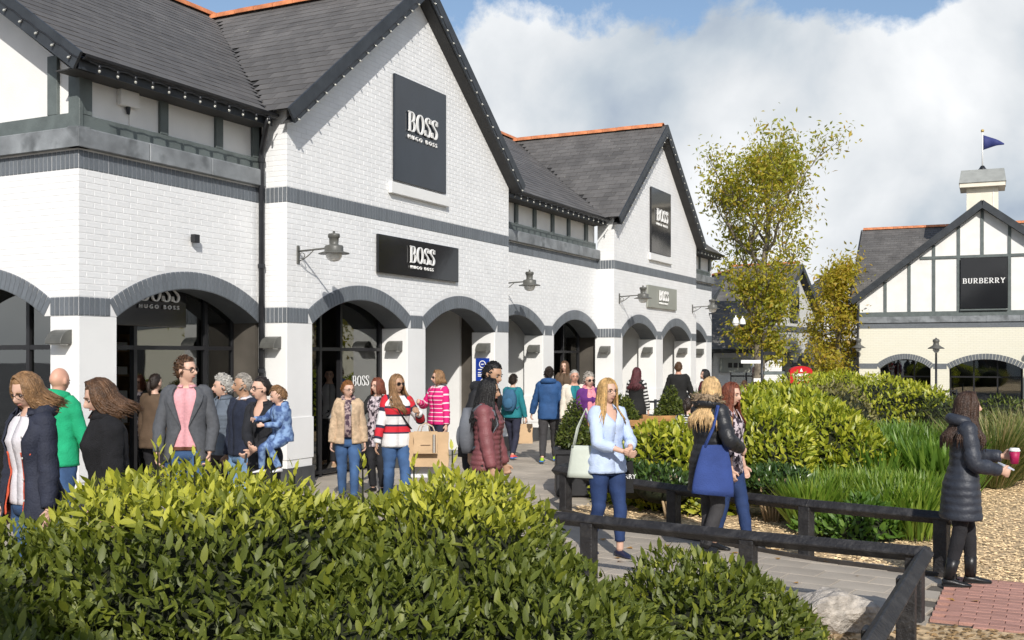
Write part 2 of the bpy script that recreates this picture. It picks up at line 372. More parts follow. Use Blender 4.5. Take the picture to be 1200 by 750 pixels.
def many(name, items, proto, m, parent, depth, stuffname, limit=290):
    """items: (centre, angle, w, h[, roll]) in parent-local space. nearest in view become objects, the rest one joined part"""
    sc = []
    for it in items:
        c = it[0]; p = bpx(*c); ok = -10 < p[0] < 1210 and -10 < p[1] < 760
        sc.append((bdist(*c) if ok else 999, it))
    sc.sort(key=lambda t: t[0])
    full = proto.mesh(name, m, normals=True); cnt = 0; rest = []
    for d, it in sc:
        if cnt < limit and d < 900 and (len(it) > 4 or it[2] > .15):
            c, a, w, h = it[:4]; roll = it[4] if len(it) > 4 else 0
            j = random.uniform(-.0015, .0015)
            o = inst(name, full, parent, c, (0, roll, a) , (w, depth+j, h))
            if roll: o.matrix_local = Matrix.Translation(c) @ Matrix.Rotation(a, 4, 'Z') @ Matrix.Rotation(roll, 4, 'Y') @ Matrix.Diagonal((w, depth+j, h, 1))
            o.location.y += 0; cnt += 1
        else: rest.append(it)
    if rest:
        PV = np.array(proto.v); F0 = proto.f; k = len(PV); V = np.zeros((len(rest)*k, 3)); FS = []
        for i, it in enumerate(rest):
            c, a, w, h = it[:4]; roll = it[4] if len(it) > 4 else 0; j = random.uniform(-.0015, .0015)
            q = PV*np.array((w, depth+j, h))
            if roll: cr, sr = math.cos(roll), math.sin(roll); q = np.stack([q[:, 0]*cr+q[:, 2]*sr, q[:, 1], -q[:, 0]*sr+q[:, 2]*cr], 1)
            ca, sa = math.cos(a), math.sin(a)
            V[i*k:(i+1)*k] = np.stack([q[:, 0]*ca-q[:, 1]*sa+c[0], q[:, 0]*sa+q[:, 1]*ca+c[1], q[:, 2]+c[2]], 1)
            FS += [tuple(x+i*k for x in f) for f in F0]
        me = bpy.data.meshes.new(stuffname); me.from_pydata(V.tolist(), [], FS); me.materials.append(m)
        bm = bmesh.new(); bm.from_mesh(me); bmesh.ops.recalc_face_normals(bm, faces=bm.faces); bm.to_mesh(me); bm.free()
        tag(inst(stuffname, me, parent), kind='stuff')
many('brick', bricks, BRK, M_white, boss, .02, 'brickwork')
many('soldier_brick', soldiers, SOL, M_grey, boss, .02, 'soldier_brickwork')
# piers below the arches, with tiled plinths
def pier(u0, u1, y0, y1):
    p = MB().box(u0, u1, y0, y1, 0, Z0-.003).build('pier', M_render, boss); bevel(p, .008)
    MB().box(u0-.012, u1+.012, y0-.012, y1, .42, 1.02).build('dado', M_render, p)
    e = MB(); n = max(1, round((u1-u0)/.3)); w = (u1-u0+.05)/n
    for i in range(n): e.box(u0-.025+w*i+.003, u0-.025+w*(i+1)-.003, y0-.025, y0+.1, .004, .30)
    m = max(1, round((y1-y0)/.3)); w = (y1-y0-.09)/m
    for i in range(m): e.box(u0-.025, u0+.1, y0+.11+w*i+.003, y0+.11+w*(i+1)-.003, .004, .30)
    e.build('plinth', M_tile, p)
    return p
for a, b in ((0, .6), (3.22, 3.82), (6.44, 7.04)): pier(a+.001, b-.001, .001, .52); pier(a+12.931, b+12.929, .001, .52)
for a, b in ((uL, -2.69), (9.66, 10.26), (22.61, uEnd)): pier(a+.001, b-.001, YR+.001, YR+.48)
pier(uL+.001, uL+.5, YR+.58+2.62, YR+.58+2.62+.6)
# shopfronts: frames, glass, interior
def glaze(u0, u1, y, mull, trans=(2.02,), door=None, ztop=2.95):
    fr = MB(); w = .055
    xs = [u0+w/2]+list(mull)+[u1-w/2]
    for x in xs: fr.box(x-w/2, x+w/2, y-.04, y+.04, .0, ztop)
    for z in (.08, *trans, ztop-.03):
        for a, b in zip(xs, xs[1:]): fr.box(a+w/2, b-w/2, y-.037, y+.037, z-w/2, z+w/2)
    f = fr.build('window_frame', M_frame, boss)
    for a, b in zip(xs, xs[1:]):
        if door is not None and door[0] < (a+b)/2 < door[1]: continue
        zs = [.08]+list(trans)+[ztop-.03]
        for z, zz in zip(zs, zs[1:]): MB().box(a+w/2, b-w/2, y-.004, y+.004, z+w/2, zz-w/2).build('pane', M_glass, f)
    return f
glaze(-2.69, -.02, YR+.52, (-1.93, -.62), door=(-2.66, -1.95))
glaze(.6, 3.22, .56, (1.5, 2.05), door=(1.52, 2.0))
glaze(3.82, 6.44, 1.75, (4.6, 5.3, 5.7), door=(4.62, 5.28))
glaze(7.0, 9.66, 1.55, (7.8, 8.6))
glaze(10.26, 12.9, YR+.52, (10.95, 11.9), door=(10.97, 11.88))
for k in (13.53, 16.75): glaze(k, k+2.62, 1.7, (k+.8, k+1.7))
glaze(19.97, 22.61, 1.2, (20.8, 21.7))
# end-wall window (left face)
fr = MB(); yy = (YR+.58, YR+.58+2.62)
for y in (yy[0]+.03, yy[0]+.9, yy[1]-.03): fr.box(uL+.50, uL+.58, y-.03, y+.03, 0, 2.95)
for z in (.08, 2.02, 2.9): fr.box(uL+.503, uL+.577, yy[0], yy[1], z-.03, z+.03)
f = fr.build('window_frame', M_frame, boss)
for a, b in ((yy[0]+.06, yy[0]+.87), (yy[0]+.93, yy[1]-.06)):
    for z, zz in ((.11, 1.99), (2.05, 2.87)): MB().box(uL+.536, uL+.544, a, b, z, zz).build('pane', M_glass, f)
sh = MB()
sh.box(uL+.05, uEnd-.05, 5.5, 5.6, 0, 3.2); sh.box(uL+.6, uEnd-.05, .50, 5.5, 3.02, 3.1)
for u in (3.5, 6.75, 9.95, 13.2, 16.4, 19.7): sh.box(u-.05, u+.05, .53, 5.5, 0, 3.02)
sh.box(-.05, .55, .53, 2.6, 0, 3.02)
sh.build('interior_partition', M_in, boss)
MB().box(uL+.3, uEnd-.1, .54, 5.5, -.02, .016).build('shop_floor', M_infl, boss)
# pale porch linings seen through the deep arches
for bx_ in ((3.55, 3.60, .53, 1.7, 0, 3.0), (6.62, 6.70, .9, 1.75, 0, 3.0), (4.45, 4.62, 1.2, 1.5, 0, 3.0), (9.8, 9.9, .95, 1.5, 0, 3.0), (13.3, 13.36, .53, 1.7, 0, 3.0), (16.3, 16.4, .53, 1.65, 0, 3.0), (19.55, 19.62, .53, 1.65, 0, 3.0), (14.2, 14.9, 1.45, 1.6, 0, 2.9), (17.6, 18.3, 1.45, 1.6, 0, 2.9), (7.35, 7.75, 1.3, 1.45, 0, 2.9)): MB().box(*bx_).build('porch_lining', M_render, boss)
# lead copings over the recessed bays
def coping(u0, u1):
    n = max(1, round((u1-u0)/1.25)); w = (u1-u0)/n
    for i in range(n):
        o = MB().prism([(YR-.085-.004*(i % 2), 4.352), (YR-.085-.004*(i % 2), 4.575), (YR-.06, 4.59), (YR+.1, 4.60), (YR+.1, 4.352)], u0+w*i+.004, u0+w*(i+1)-.004, 'x').build('coping', M_lead, boss); bevel(o, .008)
coping(uL-.085, -.002); coping(7.045, 12.928); coping(19.975, uEnd+.05)
for i in range(4):
    o = MB().prism([(uL-.085, 4.352), (uL-.085, 4.575), (uL-.06, 4.59), (uL+.1, 4.60), (uL+.1, 4.352)], YR-.08+1.15*i*1.8 if i else YR-.082, YR-.08+1.15*(i+1)*1.8-.006, 'y').build('coping', M_lead, boss)
# half-timbered upper walls
def halftimber(u0, u1, posts, rail=4.77):
    y = YR+.04
    MB().box(u0, u1, y+.045, y+.15, 4.55, 5.62).build('plaster_panel', M_plaster, boss)
    bevel(MB().box(u0, u1, y+.004, y+.05, 4.595, rail).build('timber_rail', M_timber, boss), .005)
    MB().box(u0, u1, y+.006, y+.05, 5.20, 5.34).build('timber_rail', M_timber, boss)
    for a, b in posts: bevel(MB().box(a, b, y, y+.049, rail, 5.2).build('timber_post', M_timber, boss), .005)
halftimber(uL+.06, -.002, ((uL+.06, uL+.24), (-1.93, -1.79), (-.90, -.76), (-.14, -.003)))
halftimber(7.045, 12.928, ((7.5, 7.64), (8.35, 8.49), (9.28, 9.42), (10.25, 10.39), (11.18, 11.32), (12.25, 12.42)))
halftimber(19.975, uEnd, ((20.6, 20.72), (22.0, 22.12), (uEnd-.16, uEnd)))
ex = uL+.04
pl = MB().prism([(YR+.05, 4.55), (YR+.05, 5.2), (4.65, 8.05), (8.8, 5.2), (8.8, 4.55)], ex+.045, ex+.12, 'x').build('plaster_panel', M_plaster, boss)
bevel(MB().box(ex+.002, ex+.05, YR+.2, 8.8, 4.595, 4.79).build('timber_rail', M_timber, boss), .005)
bevel(MB().box(ex, ex+.06, YR+.03, YR+.22, 4.595, 5.32).build('timber_post', M_timber, boss), .005)
for y in (.86, 2.3, 3.8):
    bevel(MB().box(ex+.001, ex+.05, y, y+.17, 4.79, 5.12+(y-.3)*.68).build('timber_post', M_timber, boss), .005)
# ------------------------------------------------------------------ roofs
MP = .68; YE = .13; ZE = 5.36; YRG = 4.65; ZRG = ZE+(YRG-YE)*MP   # main front slope
slates = []
def roofplane(pt, s0, s1, t0, t1, clip, sw=.30, ex=.205):
    """pt(s,t) -> local point on the slope (t up the slope); clip(s,t) keeps; adds backing + slates"""
    k = 0; t = t0
    while t < t1:
        s = s0-(sw/2 if k % 2 else 0)
        while s < s1:
            a, b = max(s, s0), min(s+sw, s1)
            if b-a > .04 and clip((a+b)/2, t+ex*.5): slates.append((pt, a, b, t, min(t+ex*1.25, t1+.03)))
            s += sw
        k += 1; t += ex
def mainpt(sl):
    ln = math.hypot(1, MP)
    return (lambda s, t, h=0.: (s, YE+t/ln-h*MP/ln, ZE+t*MP/ln+h/ln)) if sl > 0 else (lambda s, t, h=0.: (s, 2*YRG-YE-t/ln+h*MP/ln, ZE+t*MP/ln+h/ln))
Lm = (YRG-YE)*math.hypot(1, MP)
HALF = 3.72; ZGE = RIDGE-HALF*GP; lg = math.hypot(1, GP); Lg = HALF*lg; YV = -.22
def gabpt(c, sd): return lambda s, t, h=0.: (c+sd*(HALF-t/lg)+sd*h*GP/lg, s, ZGE+t*GP/lg+h/lg)
def zmain(y): return ZE+(min(y, 2*YRG-y)-YE)*MP
def zgab(u): return max(RIDGE-abs(u-g1)*GP if abs(u-g1) < HALF+.02 else 0, RIDGE-abs(u-g2)*GP if abs(u-g2) < HALF+.02 else 0)
def cm(s, t):
    p = mainpt(1)(s, t); return zgab(p[0]) < p[2]+.05
roofplane(mainpt(1), uL-.27, uEnd+.25, 0, Lm, cm)
roofplane(mainpt(-1), uL-.27, uEnd+.25, 0, Lm, lambda s, t: True)
def cg(f): return lambda s, t: (lambda p: p[2] > zmain(p[1])-.04 and p[1] < YRG+.1)(f(s, t))
for c in (g1, g2):
    for sd in (-1, 1): roofplane(gabpt(c, sd), YV, YRG, 0, Lg, cg(gabpt(c, sd)))
ub = MB()
for a, b in ((uL-.25, uEnd+.23),):
    f1, f2 = mainpt(1), mainpt(-1)
    for f in (f1, f2): ub.add([f(a, 0, -.012), f(b, 0, -.012), f(b, Lm, -.012), f(a, Lm, -.012)], [(0, 1, 2, 3)])
for c in (g1, g2):
    for sd in (-1, 1):
        f = gabpt(c, sd); ub.add([f(YV+.02, 0, -.012), f(.6, 0, -.012), f(YRG, Lg, -.012), f(YV+.02, Lg, -.012)], [(0, 1, 2, 3)])
ub.build('roof_deck', M_under, boss, normals=False)
def slate_out():
    sc = []
    for it in slates:
        pt, a, b, t, tt = it; c = pt((a+b)/2, t, 0); p = bpx(*c); sc.append((bdist(*c) if -5 < p[0] < 1205 and -5 < p[1] < 760 else 999, it))
    sc.sort(key=lambda x: x[0])
    def corners(it, O=None):
        pt, a, b, t, tt = it; g = .003; j = random.uniform(0, .004); k = random.uniform(-.004, .004)
        q = [pt(a+g, t+k, .010+j), pt(b-g, t+k, .010+j), pt(b-g, tt, .004), pt(a+g, tt, .004), pt(a+g, t+k, .004+j), pt(b-g, t+k, .004+j)]
        return q
    FS = [(0, 1, 2, 3), (4, 5, 1, 0), (3, 4, 0), (1, 5, 2)]
    V = []; FF = []
    for i, (d, it) in enumerate(sc):
        q = corners(it)
        if i < 290 and d < 900:
            c = Vector(q[0]); me = bpy.data.meshes.new('roof_slate'); me.from_pydata([Vector(p)-c for p in q], [], FS); me.materials.append(M_slate); inst('roof_slate', me, boss, c)
        else:
            k = len(V); V += q; FF += [tuple(x+k for x in f) for f in FS]
    me = bpy.data.meshes.new('slating'); me.from_pydata(V, [], FF); me.materials.append(M_slate); tag(inst('slating', me, boss), kind='stuff')
slate_out()
# terracotta ridge tiles
rt = MB(); n = 8
pr = [(.13*math.cos(R(180*i/n)), .12*math.sin(R(180*i/n))-.05) for i in range(n+1)]; pr2 = [(x*.88, z*.85-.01) for x, z in reversed(pr)]
rt.prism(pr+pr2, 0, .44); RT = rt.mesh('ridge_tile', M_terra)
y = YV+.1
while y < YRG-.1:
    for c in (g1, g2): inst('ridge_tile', RT, boss, (c, y, RIDGE+.03+random.uniform(-.004, .004)))
    y += .45
u = uL-.2
while u < uEnd+.1: inst('ridge_tile', RT, boss, (u+.44, YRG, ZRG+.03+random.uniform(-.004, .004)), (0, 0, R(90))); u += .45
# barge boards, soffits, gutters, pipes
for c in (g1, g2):
    for sd in (-1, 1):
        mb = MB(); f = gabpt(c, sd)
        a, b = Vector(f(YV, -.06)), Vector(f(YV, Lg))
        nrm = Vector((sd*GP, 0, 1)).normalized()
        q = [a+nrm*.035, b+nrm*.035, b-Vector((0, 0, .28)), a-nrm*.20]
        mb.add([p+Vector((0, -.035, 0)) for p in q]+[p for p in q], [(0, 1, 2, 3), (7, 6, 5, 4), (0, 4, 5, 1), (3, 2, 6, 7), (0, 3, 7, 4), (1, 5, 6, 2)])
        mb.build('bargeboard', M_barge, boss)
        q = [a-nrm*.19, b-nrm*.24]
        MB().add([q[0]+Vector((0, .002, .004)), q[1]+Vector((0, .002, .004)), q[1]+Vector((0, .22, .004)), q[0]+Vector((0, .22, .004))], [(0, 1, 2, 3)]).build('verge_soffit', M_soffit, boss)
for sg in (1, -1):
    f = mainpt(sg); a, b = Vector(f(uL-.27, -.05)), Vector(f(uL-.27, Lm)); nrm = Vector((0, -sg*MP, 1)).normalized()
    q = [a+nrm*.03, b+nrm*.03, b-Vector((0, 0, .30)), a-nrm*.19]
    MB().add([p+Vector((-.035, 0, 0)) for p in q]+q, [(0, 1, 2, 3), (7, 6, 5, 4), (0, 4, 5, 1), (3, 2, 6, 7), (0, 3, 7, 4), (1, 5, 6, 2)]).build('bargeboard', M_barge, boss)
    q = [a-nrm*.18, b-nrm*.24]
    MB().add([q[0]+Vector((.0, 0, 0)), q[1], q[1]+Vector((.3, 0, 0)), q[0]+Vector((.3, 0, 0))], [(0, 1, 2, 3)]).build('verge_soffit', M_soffit, boss)
def gutter(u0, u1):
    pr = [(YE-.02+.06*math.cos(R(a)), ZE-.015+.06*math.sin(R(a))) for a in range(180, 361, 30)]; pr += [(YE-.02+.05*math.cos(R(a)), ZE-.012+.05*math.sin(R(a))) for a in range(360, 179, -30)]
    MB().prism(pr, u0, u1, 'x').build('gutter', M_dark, boss)
    MB().box(u0, u1, YE+.045, YE+.065, ZE-.17, ZE-.0).build('fascia', M_barge, boss)
    MB().box(u0, u1, YE+.065, YR+.1, ZE-.165, ZE-.15).build('eaves_soffit', M_soffit, boss)
gutter(uL-.24, g1-HALF+.1); gutter(g1+HALF-.1, g2-HALF+.1); gutter(g2+HALF-.1, uEnd+.24)
dp = MB(); ux = -.17
dp.tube([(ux-.1, .11, 5.30), (ux-.1, .13, 5.2), (ux+.08, .36, 4.9), (ux+.08, .38, 4.8), (ux+.08, .38, .02)], .042, 10)
p = dp.build('downpipe', M_dark, boss, True)
for z in (4.72, 3.2, 1.7, .5): MB().lathe([(.055, -.03), (.055, .03)], (ux+.08, .38, z), 10).build('pipe_collar', M_dark, p)
dp = MB(); dp.tube([(7.2, .12, 5.26), (7.2, .2, 5.1), (7.16, .36, 4.85), (7.16, .38, .02)], .04, 8); dp.build('downpipe', M_dark, boss, True)
# letters on a door glass, ceiling spots, shelves and display figures inside
serif('BOSS', .16, .004, M_letter, boss, (2.63, .545, 1.42))
for u, y in ((-1.2, 1.4), (-.9, 2.4), (2.4, 1.6)):
    MB().lathe([(.07, 0), (.07, .12)], (u, y, 2.86), 10).build('ceiling_spotlight', M_dark, boss)
# ------------------------------------------------------------------ signs, lamps and lights on the main shop (each a thing of its own)
def bthing(name, label, cat, u, y, z, group=None):
    return empty(name, bw(u, y, z), BR, label, cat, group)
def sign(label, u0, u1, z0, z1, m, hb, zb, hs, d=.06, y=0., mk=True, small='HUGO BOSS', sw=None, uoff=0.):
    t = bthing('shop_sign', label, 'sign', (u0+u1)/2, y, (z0+z1)/2, 'shop signs on the white brick front')
    w, h = u1-u0, z1-z0
    bevel(MB().box(-w/2, w/2, -d, -.012, -h/2, h/2).build('sign_board', m, t), .012, 2)
    serif('BOSS', hb, .02, M_letter, t, (uoff, -d-.02, zb-(z0+z1)/2), thick=.165, thin=.05, gap=.09)
    if small:
        me = textmesh(small, hs, .02, M_letter, space=1.75); s = tag(inst('letters', me, t, (uoff, -d-.02, zb-(z0+z1)/2-hs*1.35), (R(90), 0, 0), (1.12, 1, 1)), kind='stuff')
    return t
sign('tall navy BOSS sign high on the nearer white gable', 2.74, 4.44, 4.82, 6.60, M_signbk, .32, 5.72, .10)
sign('glossy black BOSS sign over the two arches of the nearer gable', 2.25, 4.89, 3.26, 3.89, M_signbl, .27, 3.50, .078)
sign('tall mirror-black BOSS sign high on the further white gable', 15.6, 17.3, 4.76, 6.56, M_signbl, .32, 5.68, .10)
sign('grey BOSS sign plate over the arches of the further gable', 15.32, 17.85, 3.245, 3.86, M_signgr, .27, 3.47, .078)
s_ = sign('dark BOSS sign inside the first arch left of the downpipe', -2.62, -1.05, 2.30, 3.0, M_signbl, .24, 2.64, .075, y=YR+.50, uoff=.26)
for u0, u1, z0 in ((2.62, 4.53, 4.60), (15.5, 17.4, 4.55)):
    bevel(MB().box(u0, u1, -.075, -.007, z0, z0+.19).build('stone_sill', M_render, boss), .008)
t = empty('notice_sign', (*bw(6.438, .27, 1.62),), BR+R(-90), 'small blue information plate on the white pier beside the man with black hair', 'sign')
M_blue = mat('blue_enamel', (.012, .045, .30), .3, .08, 3, 0)
MB().box(-.15, .15, -.012, 0, -.25, .25).build('sign_board', M_blue, t)
rg = MB()
for r0 in (.072,):
    p = arc(0, .13, .075, .075, 0, 360, 20); q = arc(0, .13, .058, .058, 0, 360, 20)
    for i in range(20): rg.prism([p[i], p[i+1], q[i+1], q[i]], -.016, -.012)
for zz, w_ in ((.025, .20), (-.035, .11), (-.075, .08), (-.105, .1)): rg.box(-.10, -.10+w_, -.016, -.012, zz-.009, zz+.009)
rg.bar((-.035, -.014, -.19), (.03, -.014, -.13), .016, .004, (0, 1, 0)); rg.prism([(.045, -.115), (.0, -.12), (.04, -.16)], -.016, -.012); rg.bar((0-.03, -.014, .13), (.03, -.014, .13), .02, .004, (0, 1, 0))
rg.build('white_marks', M_letter, t)
def lamp(label, u, y=0., z=3.41, off=.66, group='swan-neck lamps on the white brick front'):
    t = bthing('wall_lamp', label, 'lamp', u, y, z, group)
    bevel(MB().box(-.035, .035, -.02, 0, -.20, .12).build('wall_plate', M_lampgr, t), .006)
    a = MB(); a.tube([(0, -.02, .02), (0, -off+.08, .05)], .017, 8)
    sp = [(-.10*math.cos(k)-.0, .11*math.sin(k)) for k in np.linspace(0, 1.6, 8)]
    a.tube([(0, -.03, -.15), (0, -.10, -.13), (0, -.20, -.06), (0, -.30, .03)], .010, 6)
    a.tube([(0, -.03-.05+.05*math.cos(k), -.06+.05*math.sin(k)) for k in np.linspace(0, 5.2, 12)], .007, 6)
    a.build('bracket_arm', M_lampgr, t, True)
    b = MB(); b.lathe([(.0, .30), (.018, .30), (.022, .255), (.085, .25), (.092, .235), (.092, .185), (.075, .175), (.07, .07), (.082, .055), (.135, .045), (.145, .02), (.145, -.05), (.16, -.06), (.235, -.085), (.24, -.10), (.13, -.085)], (0, -off, .04), 24)
    b.build('lamp_housing', M_lampgr, t, True)
    g = MB(); g.lathe([(.125, -.06), (.128, -.10), (.118, -.16), (.09, -.205), (.05, -.228), (.001, -.235)], (0, -off, .04), 20); g.build('globe', M_opal, t, True)
    t.scale = (.82, .97, .82)
    return t
lamp('grey swan-neck lamp left of the glossy black BOSS sign', .25)
lamp('grey swan-neck lamp on the recessed wall between the two gables', 7.62, YR)
lamp('grey swan-neck lamp left of the grey BOSS sign plate', 13.28)
lamp('grey swan-neck lamp on the last recessed wall beyond the further gable', 19.55, 0., 3.40)
def hood(label, u, y, z=2.12, ang=-90):
    t = empty('hood_light', bw(u, y, z), BR+R(ang), label, 'lamp', 'hooded downlights on the piers')
    n = 7; p = [(-.17*math.sin(R(90*i/n)), .17*math.cos(R(90*i/n))-.12) for i in range(n+1)]
    mb = MB(); mb.prism([(0, .05)]+p+[(0, -.12)], -.13, .13, 'x')
    o = mb.build('hood', M_lampgr, t); bevel(o, .004)
    MB().box(-.09, .09, -.13, -.02, -.135, -.121).build('diffuser', M_opal, t); return t
names = {-2.98: 'leftmost pier above the bald man in green'}
hood('dark hooded light on the leftmost white pier above the green hoodie', uL-.0, YR+.24, 2.17)
for u, lb in ((-.012, 'dark hooded light on the pier beside the black downpipe'),):
    hood(lb, u, .22, 2.14)
hood('dark hooded light on the pier between the two arches of the nearer gable', 3.21, .22)
hood('dark hooded light above the small blue notice plate', 6.43, .22)
hood('dark hooded light on the pier above the man in the blue jacket', 9.65, YR+.2)
hood('dark hooded light on the pier at the left edge of the further gable', 12.92, .22)
hood('dark hooded light on the pier in the middle of the further gable', 16.15, .22)
hood('dark hooded light on the pier at the right edge of the further gable', 19.37, .22)
hood('dark hooded light on the last pier of the white shop', 22.6, YR+.2)
t = bthing('floodlight', 'small black floodlight on the brick above the first arch', 'lamp', -1.42, YR, 3.47)
bevel(MB().box(-.055, .055, -.10, -.03, -.06, .05).build('housing', M_dark, t), .008); MB().box(-.02, .02, -.04, 0, -.02, .02).build('bracket', M_dark, t)
t = bthing('junction_box', 'small pale box with a sensor under the left eaves', 'junction box', -2.47, YR+.085, 5.1)
bevel(MB().box(-.15, .15, -.08, 0, -.10, .10).build('box', M_plaster, t), .01); MB().lathe([(.02, -.19), (.03, -.12), (.03, -.10)], (0, -.04, 0), 10).build('sensor', M_dark, t)
cb = MB(); cb.tube([(-.06, -.012, .1), (-.06, -.012, .30)], .008, 5); cb.tube([(.05, -.012, -.1), (.05, -.012, -.4)], .008, 5); cb.build('cable', M_plaster, t)
# festoon strings
bl = MB(); bl.ell((0, 0, -.028), .017, .017, .023, 8, 6); BLB = bl.mesh('bulb', M_bulb, True)
hl = MB(); hl.lathe([(.017, -.015), (.019, .03), (.008, .045)], (0, 0, 0), 8); HLD = hl.mesh('bulb_holder', M_dark, True)
def festoon(label, a, b, n, rot=(0, 0, 0), drop=.03):
    a = Vector(bw(*a)); b = Vector(bw(*b)); t = empty('festoon_lights', a, 0, label, 'string lights', 'strings of bulbs under the roof edges')
    d = b-a; pts = []
    for i in range(n*2+1):
        q = d*(i/(2*n)); pts.append(q+Vector((0, 0, -drop*.5*(i % 2))))
    MB().tube(pts, .008, 5).build('cable', M_dark, t)
    for i in range(n):
        h = inst('bulb_holder', HLD, t, d*((i+.5)/n)+Vector((0, 0, -.05)), rot); inst('bulb', BLB, h)
for c, nm in ((g1, 'nearer'), (g2, 'further')):
    ze = RIDGE-HALF*GP
    for sd, side in ((-1, 'left'), (1, 'right')):
        festoon('string of clear bulbs under the %s slope of the %s gable roof' % (side, nm), (c+sd*(HALF-.02), YV-.035, ze-.16), (c+sd*.05, YV-.035, RIDGE-.22), 17, (R(-55), 0, BR))
festoon('string of clear bulbs along the left gutter above the pale box', (uL-.2, YE-.09, ZE-.10), (g1-HALF, YE-.09, ZE-.10), 12)
festoon('string of clear bulbs along the gutter between the two gables', (g1+HALF, YE-.09, ZE-.10), (g2-HALF, YE-.09, ZE-.10), 18)
festoon('string of clear bulbs along the last short gutter beyond the further gable', (g2+HALF, YE-.09, ZE-.10), (uEnd+.2, YE-.09, ZE-.10), 9)
festoon('string of clear bulbs under the sloping roof edge at the far left', (uL-.31, YE-.03, ZE-.08), (uL-.31, YRG, ZRG-.22), 17, (R(-55), 0, BR-R(90)))
# shelves and display figures behind the glass
M_gold = mat('brass_head', (.55, .38, .12), .35, .1, 6, 0, metal=.4)
M_suit = mat('dark_display_suit', (.03, .027, .025), .8, .2, 12, .2, 60)
def shelf(u, y, w, n, label):
    t = bthing('display_shelf', label, 'shelf', u, y, 0)
    for k in range(2): MB().box(-w/2+k*(w-.04), -w/2+.04+k*(w-.04), 0, .35, .03, 2.3).build('side_panel', M_shelf, t)
    for k in range(n): MB().box(-w/2+.043, w/2-.043, .01, .34, .3+k*.42, .33+k*.42).build('shelf', M_shelf, t)
    mb = MB()
    for k in range(n):
        for j in range(4): mb.box(-w/2+.08+j*w/4.6, -w/2+.08+j*w/4.6+w/6, .04, .3, .333+k*.42, .42+k*.42+.05*(j % 2))
    tag(mb.build('folded_clothes', M_plaster, t), kind='stuff')
shelf(-1.9, 4.7, .9, 5, 'oak shelf of folded clothes behind the door left of the blazer man')
shelf(-1.0, 4.8, 1.6, 5, 'oak shelf of folded clothes at the back of the first bay')
shelf(1.0, 4.6, 1.2, 5, 'oak shelf of folded clothes at the back of the second bay')
def mannequin(u, y, rz, label, head):
    t = bthing('shop_mannequin', label, 'mannequin', u, y, .016); t.rotation_euler.z += rz
    MB().lathe([(.17, 0), (.17, .02), (.02, .03), (.02, .9)], (0, 0, 0), 14).build('stand', M_dark, t)
    b = MB(); b.lathe([(.12, .82), (.165, .9), (.15, 1.1), (.19, 1.28), (.20, 1.40), (.12, 1.47), (.06, 1.5), (.055, 1.58)], (0, 0, 0), 18, 1.1, .62); b.build('torso', M_suit, t, True)
    for sx in (-1, 1): MB().tube([(sx*.19, 0, 1.40), (sx*.25, .02, 1.15), (sx*.22, -.06, .88)], [.06, .05, .035], 8).build('sleeve', M_suit, t, True)
    MB().ell((0, -.01, 1.68), .075, .095, .115).build('head', head, t, True)
mannequin(uL+1.2, 2.05, R(60), 'display figure with a golden head behind the far left window', M_gold)
mannequin(-2.35, 1.75, R(-20), 'display figure in a dark suit behind the door left of the blazer man', M_gold)
# ------------------------------------------------------------------ ground sheets
def gz(y): return -.03-1.0*min(1, max(0, (y-34)/10))**1
M_ground = mat('ground_asphalt', (.16, .155, .15), .85, .2, 1.2, .3, 30)
ys = [-60, -20, 0, 10, 20, 30, 34, 36, 38, 40, 42, 44, 60, 120, 400, 1500]; g = MB()
for a, b in zip(ys, ys[1:]): g.add([(-1500, a, gz(a)), (1500, a, gz(a)), (1500, b, gz(b)), (-1500, b, gz(b))], [(0, 1, 2, 3)])
tag(g.build('ground', M_ground), kind='structure')
def inpoly(x, y, P):
    r = False; j = len(P)-1
    for i in range(len(P)):
        if (P[i][1] > y) != (P[j][1] > y) and x < (P[j][0]-P[i][0])*(y-P[i][1])/(P[j][1]-P[i][1])+P[i][0]: r = not r
        j = i
    return r
BED2 = [(.62, 13.2), (1.2, 12.05), (1.78, 11.3), (2.83, 10.05), (3.79, 9.22), (4.3, 8.98), (6, 8.6), (16, 8.5), (16, 33), (7, 32), (3.5, 20), (1.9, 15.3)]
BED1 = [(-12, 3), (-12, 8.2), (-1.5, 8.3), (-.2, 8.9), (.62, 8.95), (1.55, 8.25), (2.2, 7.95), (2.5, 7.75), (3.0, 7.62), (3.35, 7.42), (3.8, 7.22), (4.4, 6.9), (6, 6.4), (6, -3), (-12, -3)]
RED = [(3.79, 9.26), (3.02, 7.72), (3.3, 7.5), (3.8, 7.3), (4.4, 7.0), (6, 6.5), (12, 6.0), (12, 8.5), (6, 8.64), (4.3, 9.0)]
M_bed = mat('bark_bed', (.52, .38, .22), .9, .4, 9, .6, 40)
M_chipL = mat('golden_gravel', (.70, .53, .31), .85, .25, 9, .2, 60, isl=.45)
M_chipD = mat('brown_bark', (.26, .17, .08), .9, .25, 9, .2, 60, isl=.5)
M_slab = mat('grey_paving', (.41, .36, .295), .75, .14, 1.4, .3, 70, isl=.10, detail=9)
M_red = mat('red_paver', (.44, .235, .185), .75, .14, 4, .3, 70, isl=.12)
M_joint = mat('paving_joint', (.12, .105, .085), .9, .2, 8, .3, 40)
M_edge = mat('dark_edging', (.04, .034, .03), .8, .25, 6, .3, 40)
tag(MB().add([(*p, -.012) for p in BED2], [tuple(range(len(BED2)))]).build('gravel_bed', M_bed), kind='structure')
tag(MB().add([(*p, -.008) for p in BED1], [tuple(range(len(BED1)))]).build('bark_bed', M_bed), kind='structure')
pv = empty('pavement', (0, 0, 0)); pv['kind'] = 'structure'
rp = empty('red_pavement', (0, 0, 0)); rp['kind'] = 'structure'
